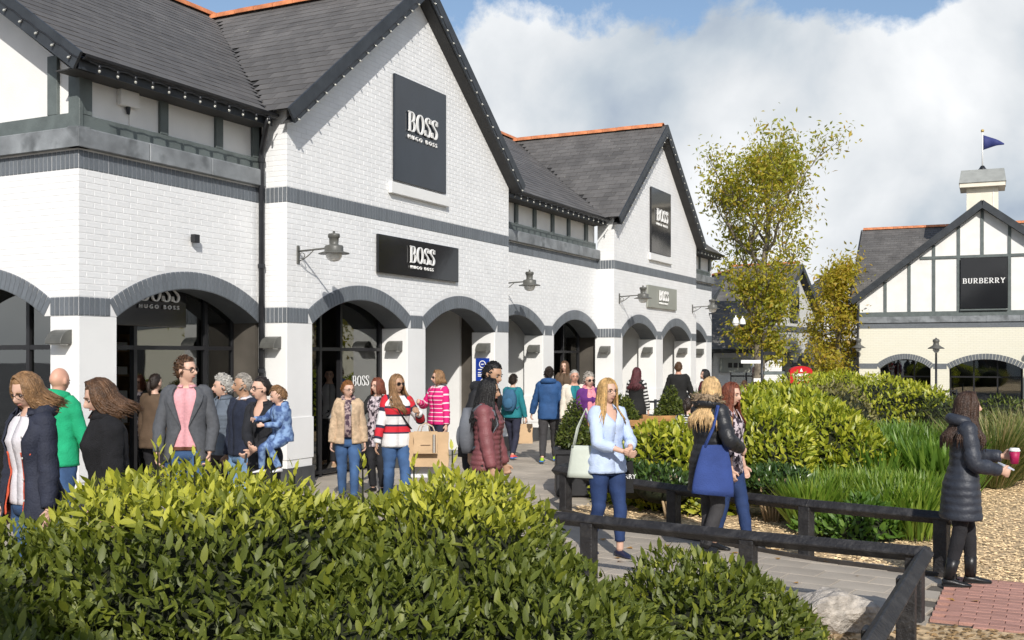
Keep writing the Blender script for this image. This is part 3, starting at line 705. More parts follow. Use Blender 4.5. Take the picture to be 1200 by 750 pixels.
def pave(parent, nm, stuffnm, m, ang, w, h, keep, bounds, gap=.006, limit=290, org=(0, 0), clip=None):
    ca, sa = math.cos(ang), math.sin(ang); L_ = []
    for j in range(bounds[2], bounds[3]):
        for i in range(bounds[0], bounds[1]):
            a, b = (i+(.5 if j % 2 else 0))*w, j*h; x, y = org[0]+a*ca-b*sa, org[1]+a*sa+b*ca
            cor = [(x+p*ca-q*sa, y+p*sa+q*ca) for p, q in ((-w/2, -h/2), (w/2, -h/2), (w/2, h/2), (-w/2, h/2))]
            if not keep(x, y): continue
            cut = clip and any(clip(*c) > 0 for c in cor)
            if cut and all(clip(*c) > 0 for c in cor): continue
            p = proj(x, y, 0)
            if y < .5 or not(-150 < p[0] < 1350 and p[1] < 800): continue
            L_.append((math.hypot(x, y), x, y, p, cor if cut else None))
    L_.sort()
    bx = MB(); e = .004
    hw, hh = w/2-gap/2, h/2-gap/2
    vs = [(-hw, -hh, -.03), (hw, -hh, -.03), (hw, hh, -.03), (-hw, hh, -.03), (-hw, -hh, -e), (hw, -hh, -e), (hw, hh, -e), (-hw, hh, -e), (-hw+e, -hh+e, 0), (hw-e, -hh+e, 0), (hw-e, hh-e, 0), (-hw+e, hh-e, 0)]
    fs = [(0, 1, 5, 4), (1, 2, 6, 5), (2, 3, 7, 6), (3, 0, 4, 7), (4, 5, 9, 8), (5, 6, 10, 9), (6, 7, 11, 10), (7, 4, 8, 11), (8, 9, 10, 11)]
    bx.add(vs, fs); me = bx.mesh(nm, m); st = MB(); n = 0
    for d, x, y, p, cut in L_:
        if cut:
            q = []
            for c0, c1 in zip(cut, cut[1:]+cut[:1]):
                a0, a1 = clip(*c0), clip(*c1)
                if a0 <= 0: q.append(c0)
                if (a0 <= 0) != (a1 <= 0): f = a0/(a0-a1); q.append((c0[0]+(c1[0]-c0[0])*f, c0[1]+(c1[1]-c0[1])*f))
            mx_, my_ = sum(c[0] for c in q)/len(q), sum(c[1] for c in q)/len(q)
            if len(q) > 2: st.prism([(mx_+(c[0]-mx_)*.985, my_+(c[1]-my_)*.985) for c in q], -.03, 0, 'z')
            continue
        z = gz(y)+.03+random.uniform(-.0015, .0015); tl = (random.uniform(-.003, .003), random.uniform(-.003, .003), ang)
        vis = -10 < p[0] < 1210 and p[1] < 760
        if vis and n < limit: inst(nm, me, parent, (x, y, z), tl); n += 1
        else: st.add([(x+p_*ca-q*sa, y+p_*sa+q*ca, z+r) for p_, q, r in vs], fs)
    if st.v: tag(st.build(stuffnm, m, parent), kind='stuff')
ANG = math.atan2(-.57, .82)
notbed = lambda x, y: not (inpoly(x, y, BED1) or inpoly(x, y, BED2) or inpoly(x, y, RED))
redline = lambda x, y: (x-3.015-(y-7.72)*.5) if y < 9.4 else -1
def outb(x, y):
    dx, dy = x-AX, y-AY; u = dx*UX+dy*UY; yy = -(dx*UY-dy*UX)
    return yy < YR+.5
pave(pv, 'paving_slab', 'paving_slabs_far', M_slab, ANG, .45, .30, lambda x, y: notbed(x, y) and outb(x, y) and y < 33.5 and x > -9, (-75, 75, -60, 140), org=(1.2, 6.0), clip=redline)
pave(rp, 'red_paver', 'red_pavers_far', M_red, math.atan2(1.54, .77)-R(90), .2, .1, lambda x, y: inpoly(x, y, RED), (-20, 40, -40, 40), gap=.0035, org=(3.8, 8.4), clip=lambda x, y: -redline(x, y)+.006)
tag(MB().add([(-20, 5, -.022), (12, 5, -.022), (12, 33.9, -.022), (-20, 33.9, -.022)], [(0, 1, 2, 3)]).build('paving_bed', M_joint), kind='structure')
# dark timber edging at the foot of the far fence
eg = [(.64, 13.05), (1.22, 11.9), (1.80, 11.15), (2.85, 9.9), (3.80, 9.12)]
et = empty('path_edging', (*eg[0], 0), 0, 'dark timber edging board along the gravel bed and path', 'edging')
for a, b in zip(eg, eg[1:]): MB().bar((a[0]-eg[0][0], a[1]-eg[0][1], .0), (b[0]-eg[0][0], b[1]-eg[0][1], .0), .05, .07).build('board', M_edge, et)
# loose chips over the beds
def chips(name, m, poly, n, box, sz, z0=-.004):
    V = []; FS = []; k = 0; c = 0
    while c < n and k < n*6:
        k += 1; x = random.uniform(box[0], box[1]); y = box[2]+(box[3]-box[2])*random.random()**1.8
        if not inpoly(x, y, poly): continue
        c += 1; s = random.uniform(.6, 1.3)*sz; a = random.uniform(0, 6.3); t = random.uniform(-.6, .6); ca, sa = math.cos(a), math.sin(a); w = s*random.uniform(.35, .8); h = s*random.uniform(.15, .4)
        q = [(-s, -w*.6, 0), (s*.8, -w, 0), (s, w*.7, 0), (-s*.7, w, 0), (-s*.5, -w*.3, h), (s*.5, -w*.5, h), (s*.6, w*.4, h)]
        b = len(V); V += [(x+p[0]*ca-p[1]*sa, y+p[0]*sa+p[1]*ca, z0+.004+p[2]+p[0]*t*.4) for p in q]
        FS += [tuple(i+b for i in f) for f in ((4, 5, 6), (0, 1, 5, 4), (1, 2, 6, 5), (2, 3, 4, 6), (3, 0, 4))]
    me = bpy.data.meshes.new(name); me.from_pydata(V, [], FS); me.materials.append(m); tag(inst(name, me), kind='stuff')
chips('golden_gravel', M_chipL, BED2, 26000, (.5, 8, 8.5, 17), .017)
chips('dark_bark_chips', M_chipD, BED1, 5000, (.5, 5, 5.0, 9.2), .022)
# fallen leaves
lv = MB()
for i in range(60):
    x, y = random.uniform(.8, 4.6), random.uniform(8.2, 12); a = random.uniform(0, 6); s = random.uniform(.02, .045)
    lv.add([(x+s*math.cos(a+k*2.1)*(1 if k else 1.4), y+s*math.sin(a+k*2.1), .006+.01*random.random()) for k in range(3)], [(0, 1, 2)])
tag(lv.build('fallen_leaves', mat('fallen_leaf', (.42, .22, .05), .7, .3, 30, 0)), kind='stuff')
# ------------------------------------------------------------------ timber birdsmouth fences
M_fence = mat('black_stained_timber', (.058, .056, .056), .55, .5, 9, .55, 35, col2=(.018, .017, .018), lo=.48, hi=.78, spec=.45, detail=8)
def fence(label, pts, posts, top=.55, first=None):
    t = empty('timber_fence', (*pts[0], 0), 0, label, 'fence', 'low black timber fences round the beds'); o = Vector((*pts[0], 0))
    zc = top-.062
    for a, b in zip(pts, pts[1:]):
        A = Vector((*a, zc))-o; B = Vector((*b, zc))-o; d = (B-A).normalized(); A = A-d*.05; B = B+d*.04
        n = d.cross(Vector((0, 0, 1))); r = .062
        q = []
        for P in (A, B): q += [P+Vector((0, 0, r)), P+n*r, P-Vector((0, 0, r)), P-n*r]
        rb = MB().add(q, [(3, 2, 1, 0), (4, 5, 6, 7), (0, 1, 5, 4), (1, 2, 6, 5), (2, 3, 7, 6), (3, 0, 4, 7)]).build('rail', M_fence, t); bevel(rb, .008)
    for (x, y), an in posts:
        w = .058
        p = MB().box(-w, w, -w, w, -.1, top-.075).build('post', M_fence, t); p.location = Vector((x, y, 0))-o; p.rotation_euler = (0, 0, an); bevel(p, .006)
    return t
F1 = [(-1.2, 10.05), (.15, 9.52), (.66, 9.16), (1.84, 8.31), (2.95, 7.62)]
fence('nearest low black fence turning its corner towards the rock', F1+[(1.62, 4.95)], [((-.6, 9.8), -.3), ((.66, 9.16), -.6), ((1.84, 8.31), -.6), ((2.90, 7.68), -.6), ((2.55, 6.9), 1.1), ((1.9, 5.6), 1.1)])
F2 = [(.56, 13.25), (1.22, 12.05), (1.72, 11.35), (2.80, 10.15), (3.80, 9.32)]
fence('further low black fence behind the walking women along the gravel', F2, [((.66, 13.12), -.9), ((1.72, 11.35), -.8), ((2.80, 10.15), -.75), ((3.77, 9.36), -.7)])
fence('short black fence running back from the corner by the clipped cone', [(.58, 13.30), (1.25, 15.2)], [((1.1, 14.8), 1.2)])
# rock
bm = bmesh.new(); bmesh.ops.create_icosphere(bm, subdivisions=4, radius=1)
for v in bm.verts:
    p = v.co.copy(); n = mnoise.noise(p*1.1+Vector((3, 1, 2)))*.45+mnoise.noise(p*3.2)*.16+mnoise.noise(p*9)*.04
    v.co = p*(1+n); v.co.z = max(v.co.z, -.5)
    if v.co.x+v.co.z*1.2 > .95: v.co.z -= (v.co.x+v.co.z*1.2-.95)*.5
me = bpy.data.meshes.new('rock'); bm.to_mesh(me); bm.free(); me.materials.append(mat('grey_rock', (.42, .38, .33), .85, .3, 5, .9, 14))
o = inst('rock', me, None, (2.36, 7.55, .03), (0, 0, .4), (.31, .23, .245)); tag(o, 'rough pale grey boulder beside the fence corner', 'rock')
# ------------------------------------------------------------------ generic far shops
M_cream = None
def brickmat(name, c1, c2, sx=1., mortar=.012):
    m = bpy.data.materials.new(name); m.use_nodes = True; nt = m.node_tree; N = nt.nodes.new; L = nt.links.new; b = nt.nodes['Principled BSDF']; b.inputs['Roughness'].default_value = .7
    tc = N('ShaderNodeTexCoord'); sp = N('ShaderNodeSeparateXYZ'); L(tc.outputs['Object'], sp.inputs[0]); ad = N('ShaderNodeMath'); L(sp.outputs[0], ad.inputs[0]); L(sp.outputs[1], ad.inputs[1])
    cb = N('ShaderNodeCombineXYZ'); L(ad.outputs[0], cb.inputs[0]); L(sp.outputs[2], cb.inputs[1])
    br = N('ShaderNodeTexBrick'); L(cb.outputs[0], br.inputs[0]); br.inputs['Scale'].default_value = 1; br.inputs['Brick Width'].default_value = .225*sx; br.inputs['Row Height'].default_value = .075; br.inputs['Mortar Size'].default_value = mortar*.5
    br.inputs['Color1'].default_value = (*c1, 1); br.inputs['Color2'].default_value = (*c2, 1); br.inputs['Mortar'].default_value = (*[c*.86 for c in c1], 1)
    L(br.outputs[0], b.inputs['Base Color']); bp = N('ShaderNodeBump'); bp.inputs['Strength'].default_value = .5; bp.inputs['Distance'].default_value = .01; bp.invert = True; L(br.outputs['Fac'], bp.inputs['Height']); L(bp.outputs[0], b.inputs['Normal']); return m
M_cream = brickmat('cream_brick', (.79, .76, .63), (.77, .74, .60)); M_wfar = brickmat('white_far_brick', (.78, .78, .75), (.75, .75, .73))
M_sold = brickmat('grey_soldier_far', (.16, .175, .19), (.13, .145, .16), .33)
def slope_slates(mb, P, s1, t1, keep=None, sw=.30, ex=.2):
    k = 0; t = 0
    while t < t1:
        s = -(sw/2 if k % 2 else 0)
        while s < s1:
            a, b = max(0, s), min(s+sw, s1)
            if b-a > .05 and (keep is None or keep((a+b)/2, t)):
                z = random.uniform(.012, .020); tt = min(t+ex*1.2, t1+.02)
                mb.add([P(a+.003, t, z), P(b-.003, t, z), P(b-.003, tt, .004), P(a+.003, tt, .004), P(a+.003, t, .002), P(b-.003, t, .002)], [(0, 1, 2, 3), (4, 5, 1, 0)])
            s += sw
        k += 1; t += ex
def archwall(mb, W_, z0, zt, arches, rise=.41, th=.4, y=0):
    """front wall with arched openings; arches (x0,x1); zt(x) top"""
    xs = sorted(set([i*W_/60 for i in range(61)]+[a for p in arches for a in p]))
    def low(x, m):
        for a, b in arches:
            if a < m < b:
                h = (b-a)/2; r = (h*h+rise*rise)/(2*rise); d = x-(a+b)/2; return Z0+rise-r+math.sqrt(max(0, r*r-d*d))
        return z0
    for a, b in zip(xs, xs[1:]):
        m = (a+b)/2; p = [(a, low(a, m)), (b, low(b, m)), (b, zt(b)), (a, zt(a))]
        mb.add([(x, y, z) for x, z in p]+[(x, y+th, z) for x, z in p], [(0, 1, 2, 3), (7, 6, 5, 4), (0, 4, 5, 1), (2, 6, 7, 3)])
    for a, b in arches:
        for x in (a, b): mb.add([(x, y, z0), (x, y+th, z0), (x, y+th, Z0), (x, y, Z0)], [(0, 1, 2, 3)])
def archring(mb, a, b, rise=.41, y=-.012, n=24):
    h = (b-a)/2; r = (h*h+rise*rise)/(2*rise); c = (a+b)/2; zc = Z0+rise-r; A = math.asin(h/r)
    for i in range(n):
        t0, t1 = -A+2*A*i/n, -A+2*A*(i+1)/n
        mb.prism([(c+q*math.sin(t), zc+q*math.cos(t)) for q, t in ((r, t0+.003), (r, t1-.003), (r+VOUS, t1-.003), (r+VOUS, t0+.003))], y, y+.1)
def shopfront(t, a, b, y, n, ztop=2.8):
    fr = MB(); w = .06; xs = [a+w/2+(b-a-w)*i/n for i in range(n+1)]
    for x in xs: fr.box(x-w/2, x+w/2, y-.03, y+.03, 0, ztop)
    for z in (.08, 2.05, ztop-.03):
        for p, q in zip(xs, xs[1:]): fr.box(p+w/2, q-w/2, y-.027, y+.027, z-.03, z+.03)
    f = fr.build('window_frame', M_frame, t)
    for p, q in zip(xs, xs[1:]):
        for z, zz in ((.11, 2.02), (2.08, ztop-.06)): MB().box(p+w/2, q-w/2, y-.003, y+.003, z, zz).build('pane', M_glass, f)
def gable_shop(name, label, ox, oy, ang, W_, dep, arches, wm, apexx=None, half=None, pitch=.78, timbers=True, back=None, zoff=-1.0, ridge=None, verge_l=True, lightn=20):
    """shop with a gable to its front; local x along the front, y into the building"""
    t = empty(name, (ox, oy, zoff), ang, label, 'building')
    eave = 5.33; zt = lambda x: Z3+.02
    w = MB(); archwall(w, W_, 0, zt, arches); w.box(0, .3, .402, dep, 0, 5.3); w.box(W_-.3, W_, .402, dep, 0, 5.3); w.box(.3, W_-.3, dep-.2, dep, 0, 5.3); w.build('wall', wm, t)
    rg = MB()
    for a, b in arches: archring(rg, a, b)
    ed = [0]+[v for a, b in arches for v in (a-.1, b+.1)]+[W_]
    for a, b in zip(ed[::2], ed[1::2]): rg.box(a, b, -.01, .1, Z0, Z1)
    rg.box(0, W_, -.012, .1, Z2, Z3); rg.build('brick_band', M_sold, t)
    n = max(1, round(W_/1.3))
    for i in range(n): MB().box(W_*i/n+.004, W_*(i+1)/n-.004, -.07, .1, 4.345, 4.60-.003*(i % 2)).build('coping', M_lead, t)
    for a, b in arches: shopfront(t, a, b, .75, 3)
    MB().box(.3, W_-.3, 3.5, 3.6, 0, 3.2).build('interior_partition', M_in, t); MB().box(.3, W_-.3, .42, 3.5, 3.05, 3.12).build('ceiling', M_in, t)
    MB().box(.3, W_-.3, .3, 3.5, -.02, .01).build('shop_floor', M_infl, t)
    return t
# ------------------------------------------------------------------ cream shop on the right
BA = R(24); BO = (14.87, 46.0)
cs = gable_shop('cream_shop', 'cream brick shop with a half-timbered white gable and a small rooftop turret', BO[0], BO[1], -BA, 10.2, 9.5, ((.94, 2.97), (3.69, 6.47), (7.2, 9.3)), M_cream)
ap, half, apz = 4.95, 5.15, 9.30; pit = .77; ze = apz-half*pit
pl = MB().prism([(0.0, 4.55), (0.0, ze+.1), (ap, apz-.12), (2*ap, ze+.1), (2*ap, 4.55)], .05, .25).build('plaster_panel', M_plaster, cs)
MB().box(0, 9.9, -.002, .06, 4.605, 4.80).build('timber_rail', M_timber, cs)
MB().box(2.55, 7.35, -.001, .06, 7.0, 7.11).build('timber_rail', M_timber, cs)
for x, z1 in ((.06, 5.2), (1.16, 6.1), (2.12, 6.85), (3.09, 7.6), (4.05, 8.35), (5.97, 8.35), (6.9, 7.6), (7.9, 6.8), (8.8, 6.1)):
    MB().box(x-.06, x+.06, .002, .06, 4.80, z1-.02).build('timber_post', M_timber, cs)
MB().box(ap-.06, ap+.06, .002, .06, 7.11, apz-.2).build('timber_post', M_timber, cs)
for sd in (-1, 1):
    a, b = Vector((ap+sd*(half+.05), -.30, ze-.04)), Vector((ap, -.30, apz)); n = Vector((sd*pit, 0, 1)).normalized()
    q = [a+n*.04, b+n*.04, b-Vector((0, 0, .30)), a-n*.2]
    MB().add([p-Vector((0, .04, 0)) for p in q]+q, [(0, 1, 2, 3), (7, 6, 5, 4), (0, 4, 5, 1), (3, 2, 6, 7), (0, 3, 7, 4), (1, 5, 6, 2)]).build('bargeboard', M_barge, cs)
    q = [a-n*.18, b-n*.24]; MB().add([q[0], q[1], q[1]+Vector((0, .33, 0)), q[0]+Vector((0, .33, 0))], [(0, 1, 2, 3)]).build('verge_soffit', M_soffit, cs)
ms = MB(); lg2 = math.hypot(1, pit); mp2 = .72; lm2 = math.hypot(1, mp2)
RY = 4.7; RZ = ze+.02+(RY+.2)*mp2
for sd in (-1, 1):
    P = lambda s, t, h, sd=sd: (ap+sd*(half-t/lg2)+sd*h*.6, -.3+s, ze+t*pit/lg2+h*.8)
    slope_slates(ms, P, 6.2, half*lg2, lambda s, t: True)
    ms.add([P(0, 0, -.01), P(6.2, 0, -.01), P(6.2, half*lg2, -.01), P(0, half*lg2, -.01)], [(0, 1, 2, 3)])
P = lambda s, t, h: (-.25+s, -.2+t/lm2-h*.5, ze+.02+t*mp2/lm2+h*.8)
def zg_(x): return apz-abs(x-ap)*pit
slope_slates(ms, P, 12.5, (RY+.2)*lm2, lambda s, t: zg_(P(s, 0, 0)[0]) < P(s, t, 0)[2]+.03)
xv = (apz-RZ)/pit; ms.add([(-.25, -.2, ze), (ap-half, -.2, ze), (ap-xv, RY, RZ), (-.25, RY, RZ)], [(0, 1, 2, 3)]); ms.add([(ap+half, -.2, ze), (12.25, -.2, ze), (12.25, RY, RZ), (ap+xv, RY, RZ)], [(0, 1, 2, 3)])
P2 = lambda s, t, h: (-.25+s, 2*RY+.2-t/lm2, ze+.02+t*mp2/lm2); ms.add([P2(0, 0, 0), P2(12.5, 0, 0), P2(12.5, (RY+.2)*lm2, 0), P2(0, (RY+.2)*lm2, 0)], [(0, 1, 2, 3)])
tag(ms.build('slating', M_slate, cs, normals=False), kind='stuff')
x = -.2
while x < 12: inst('ridge_tile', RT, cs, (x+.44, RY, RZ+.03), (0, 0, R(90))); x += .45
a, b = Vector((-.27, -.25, ze)), Vector((-.27, RY, RZ)); MB().add([a, b, b-Vector((0, 0, .2)), a-Vector((0, 0, .2))]+[p-Vector((.04, 0, 0)) for p in (a, b, b-Vector((0, 0, .2)), a-Vector((0, 0, .2)))], [(0, 1, 2, 3), (7, 6, 5, 4), (0, 4, 5, 1), (3, 2, 6, 7), (0, 3, 7, 4), (1, 5, 6, 2)]).build('bargeboard', M_barge, cs)
MB().tube([(.06, -.08, 5.1), (.06, -.08, .1)], .045, 8).build('downpipe', M_dark, cs, True)
M_lin = mat('cream_paint', (.78, .72, .60), .6, .05, 3, .1, 20); M_felt = mat('grey_felt_roof', (.30, .31, .29), .7, .1, 3, .2, 30)
tu = MB().box(4.33, 5.57, 1.6, 2.8, 8.2, 10.3).build('turret', M_lin, cs); MB().box(5.36, 5.39, 1.58, 1.6, 9.1, 10.3).build('turret_board', M_plaster, tu)
MB().prism([(4.06, 10.12), (4.06, 10.3), (5.84, 10.3), (5.84, 10.12)], 1.3, 3.1).build('turret_fascia', M_lin, tu)
MB().add([(4.03, 1.25, 10.3), (5.87, 1.25, 10.3), (5.80, 2.0, 10.95), (4.10, 2.0, 10.95), (4.03, 3.15, 10.3), (5.87, 3.15, 10.3), (5.80, 2.4, 10.95), (4.10, 2.4, 10.95)], [(0, 1, 2, 3), (5, 4, 7, 6), (3, 2, 6, 7), (1, 5, 6, 2), (4, 0, 3, 7), (0, 4, 5, 1)]).build('turret_roof', M_felt, tu)
def csw(x, y, z): c, s = math.cos(-BA), math.sin(-BA); return (BO[0]+x*c-y*s, BO[1]+x*s+y*c, z-1.0)
fp = empty('flagpole', csw(4.95, 2.2, 10.95), -BA, 'white flagpole with a navy pennant on the rooftop turret', 'flag')
MB().lathe([(.22, 0), (.14, .06), (.07, .18)], (0, 0, 0), 12).build('pole_base', M_dark, fp, True); MB().tube([(0, 0, .1), (0, 0, 1.65)], [.03, .025], 8).build('pole', M_render, fp, True)
MB().ell((0, 0, 1.69), .07, .07, .07, 10, 8).build('finial', M_gold, fp, True)
fl = MB(); vs = []; fs = []
for i in range(11):
    f = i/10; top = 1.50-.30*f; bt = .86+.20*f*1.4
    for z in (top, (top+bt)/2, bt): vs.append((.03+.82*f, .09*math.sin(f*8)*f, z-.10*f*f))
for i in range(10):
    for j in range(2): a = i*3+j; fs.append((a, a+3, a+4, a+1))
fo = fl.add(vs, fs).build('pennant', mat('navy_flag', (.03, .04, .16), .7, .1, 5, 0), fp, True, normals=False); fo.modifiers.new('solid', 'SOLIDIFY').thickness = .01
bs = empty('shop_sign', csw(5.01, 0, 5.93), -BA, 'black BURBERRY sign in the half-timbered gable of the cream shop', 'sign')
bevel(MB().box(-.89, .89, -.09, -.003, -1.05, 1.05).build('sign_board', M_signbl, bs), .015)
serif('BURBERRY', .20, .03, M_letter, bs, (.0, -.10, .0), thick=.19, thin=.085, gap=.13, wide=1.16)
MB().box(-.9, .9, -.10, -.003, -1.12, -1.06).build('lower_trim', M_timber, bs)
def post_lamp(label, x, y, z, h):
    t = empty('lamp_post', (x, y, z), 0, label, 'lamp', 'lamps in front of the cream shop')
    MB().lathe([(.09, 0), (.09, .6), (.05, .7), (.04, h-.55)], (0, 0, 0), 12).build('post', M_dark, t, True)
    MB().lathe([(.02, .34), (.05, .30), (.12, .27), (.13, .2), (.10, .14), (.12, .05), (.30, -.06), (.31, -.09), (.14, -.06)], (0, 0, h-.3), 18).build('lamp_housing', M_lampgr, t, True)
    MB().lathe([(.13, -.07), (.12, -.16), (.07, -.23), (.001, -.25)], (0, 0, h-.3), 14).build('globe', M_opal, t, True); return t
xx, yy = at(1097, 41.5); post_lamp('lamp post in front of the pier between the cream shop arches', xx, yy, gz(41.5), zat(397, 41.5)-gz(41.5))
for px_, lb in ((.0, 'lamp at the left corner of the cream shop'), (6.9, 'lamp on the cream shop wall at the right edge')):
    x0, y0, z0 = csw(px_+.12, 0, 3.35)
    t = empty('wall_lamp', (x0, y0, z0), -BA, lb, 'lamp', 'lamps in front of the cream shop')
    MB().tube([(0, 0, 0), (0, -.5, .03)], .02, 6).build('bracket_arm', M_dark, t)
    MB().lathe([(.02, .38), (.05, .33), (.12, .30), (.12, .22), (.09, .16), (.11, .05), (.28, -.05), (.29, -.08), (.13, -.05)], (0, -.5, 0), 18).build('lamp_housing', M_lampgr, t, True)
    MB().lathe([(.13, -.06), (.12, -.15), (.07, -.22), (.001, -.24)], (0, -.5, 0), 14).build('globe', M_opal, t, True)
# ------------------------------------------------------------------ far white shops down the street
def far_gable(name, label, px0, Y, ang, W_, dep, apx, apz, eav, arches, sign_=None, zoff=-1.0, posts=()):
    ox, oy = at(px0, Y); t = empty(name, (ox, oy, zoff), ang, label, 'building')
    p_l = (apz-eav)/apx; p_r = (apz-eav)/(W_-apx)
    zt = lambda x: eav+x*p_l if x < apx else eav+(W_-x)*p_r
    w = MB(); archwall(w, W_, 0, zt, arches, rise=.5); w.box(0, .2, .4, dep, 0, eav); w.box(W_-.2, W_, .4, dep, 0, eav); w.build('wall', M_wfar, t)
    rg = MB()
    for a, b in arches: archring(rg, a, b, rise=.5)
    rg.box(-.02, W_+.02, -.03, .1, Z2, Z3+.05)
    ed = [0]+[v for a, b in arches for v in (a-.1, b+.1)]+[W_]
    for a, b in zip(ed[::2], ed[1::2]):
        if b > a: rg.box(a, b, -.015, .1, Z0, Z1)
    rg.build('brick_band', M_sold, t)
    for a, b in arches: shopfront(t, a, b, .6, 2, 2.9)
    MB().box(.2, W_-.2, 2.5, 2.6, 0, 3.1).build('interior_partition', M_in, t)
    rs = MB()
    for sd, xe, pp in ((-1, 0, p_l), (1, W_, p_r)):
        l_ = math.hypot(1, pp); run = apx if sd < 0 else W_-apx
        P = lambda s, q, h, sd=sd, xe=xe, pp=pp, l_=l_: (xe-sd*q/l_+sd*.15+sd*h*.5, -.3+s, eav-.1+q*pp/l_+h)
        slope_slates(rs, P, dep, run*l_+.2, sw=.4, ex=.28); rs.add([P(0, 0, 0), P(dep, 0, 0), P(dep, run*l_+.2, 0), P(0, run*l_+.2, 0)], [(0, 1, 2, 3)])
        a, b = Vector(P(-.02, 0, .05)), Vector(P(-.02, run*l_+.15, .05)); q = [a, b, b-Vector((0, 0, .32)), a-Vector((0, 0, .28))]
        MB().add([v-Vector((0, .05, 0)) for v in q]+q, [(0, 1, 2, 3), (7, 6, 5, 4), (0, 4, 5, 1), (3, 2, 6, 7), (0, 3, 7, 4), (1, 5, 6, 2)]).build('bargeboard', M_barge, t)
        if sd > 0: MB().add([a-Vector((0, -.01, .27)), b-Vector((0, -.01, .31)), b-Vector((0, -.31, .31)), a-Vector((0, -.31, .27))], [(0, 1, 2, 3)]).build('verge_soffit', M_soffit, t)
    tag(rs.build('slating', M_slate, t, normals=False), kind='stuff')
    y = -.2
    while y < dep-.5: inst('ridge_tile', RT, t, (apx, y, apz+.12), (0, 0, 0)); y += .45
    for x, a, b in posts: MB().box(x-.06, x+.06, -.02, .05, a, b).build('timber_post', M_timber, t)
    return t
fa = far_gable('far_gable_shop', 'distant white gabled shop with a tall black sign behind the tall tree', 909, 50, BR-R(6), 6.4, 3.6, 3.0, 7.4, 5.0, ((.5, 2.5), (3.3, 5.3)))
fb = far_gable('distant_gable_shop', 'white gable with a terracotta ridge just past the end of the main shop', 812, 58, R(8), 6.6, 8, 2.2, 7.5, 4.6, ((3.8, 5.8),), posts=((2.2, 4.6, 7.2), (3.4, 4.6, 6.4), (4.6, 4.6, 5.7)))
fc = far_gable('pale_far_shop', 'distant white shop with a black sign behind the yellow tree', 938, 58, R(-4), 5.2, 8, 2.6, 7.6, 5.4, ((1.2, 3.8),))
def local(t, x, y, z): return (t.matrix_basis @ Vector((x, y, z)))
def far_sign(label, t, x, y, z, w, h, txt=None, cat='sign'):
    s = empty('shop_sign', local(t, x, y, z), t.rotation_euler.z, label, cat)
    MB().box(-w/2, w/2, -.1, -.005, -h/2, h/2).build('sign_board', M_signbl, s)
    if txt:
        mb = MB(); [mb.box(.1+q*.2, .22+q*.2, -.115, -.1, -.1, .06+.1*(q == 0)) for q in range(4)]; mb.build('white_marks', M_letter, s)
far_sign('tall black sign in the distant white gable', fa, 2.6, -.02, 5.5, 1.2, 1.7)
far_sign('small dark sign above the distant twin arches', fa, 2.0, -.02, 3.45, 1.5, .6)
far_sign('black shop sign behind the yellow tree', fc, 2.0, -.02, 3.35, 2.2, .75, 1)
# low slate-roofed shop with dark shopfront
lx, ly = at(830, 44); ls = empty('low_slate_shop', (lx, ly, -.95), R(-3), 'low shop with a big slate roof and dark shopfront at the end of the street', 'building')
w = MB(); w.box(0, .9, 0, .3, 0, 2.75); w.box(2.25, 3.0, 0, .3, 0, 2.75); w.box(0, 3.0, 0.0, .3, 2.752, 3.3); w.box(.05, 2.95, 3.2, 3.3, 0, 3); w.box(0, .1, .3, 3.2, 0, 3.2); w.build('wall', M_wfar, ls)
shopfront(ls, .9, 2.25, .15, 2, 2.75)
rs = MB(); P = lambda s, q, h: (-.3+s, -.45+q*.72, 3.15+q*.69+h); slope_slates(rs, P, 3.6, 3.0, lambda s, q: s < 3.5-q*.35, sw=.32, ex=.2); rs.add([P(0, 0, 0), P(3.6, 0, 0), P(2.55, 3.0, 0), P(0, 3.0, 0)], [(0, 1, 2, 3)]); tag(rs.build('slating', M_slate, ls, normals=False), kind='stuff')
MB().box(-.3, 3.3, -.52, -.44, 3.05, 3.16).build('gutter', M_dark, ls); MB().box(-.28, 3.28, -.43, -.01, 3.0, 3.03).build('eaves_soffit', M_soffit, ls)
for x in (.1, 2.2): MB().tube([(x, -.48, 3.05), (x, -.3, 2.8), (x, -.06, 2.7), (x, -.06, 0)], .05, 8).build('downpipe', M_dark, ls, True)
s = empty('shop_sign', local(ls, 1.1, -.02, 2.5), R(-3), 'grey shop sign over the dark door of the low slate shop', 'sign'); MB().box(-.65, .65, -.08, 0, -.3, .3).build('sign_board', M_signgr, s)
mb = MB(); [mb.box(-.3+q*.22, -.14+q*.22, -.095, -.08, -.1, .1) for q in range(3)]; mb.build('dark_marks', M_frame, s)
# red rounded kiosk sign
rx, ry = at(938, 40); rk = empty('kiosk_sign', (rx, ry, gz(40)), 0, 'bright red arched sign standing behind the clipped shrubs', 'sign')
M_redp = mat('red_enamel', (.55, .012, .018), .3, .06, 5, 0)
MB().prism([(-.42, 0), (.42, 0), (.42, 1.98)]+[(.42*math.cos(R(a)), 1.98+.2*math.sin(R(a))) for a in range(15, 180, 15)]+[(-.42, 1.98)], -.12, .12).build('sign_panel', M_redp, rk)
mk = MB(); mk.box(-.36, .30, -.126, -.12, 1.80, 1.90); mk.bar((-.2, -.123, 1.70), (.1, -.123, 1.62), .05, .006, (0, 1, 0)); mk.bar((.0, -.123, 1.72), (.3, -.123, 1.70), .05, .006, (0, 1, 0)); mk.prism([(-.06, 1.97), (.06, 1.97), (0, 2.1)], -.126, -.12); mk.build('white_marks', M_letter, rk)
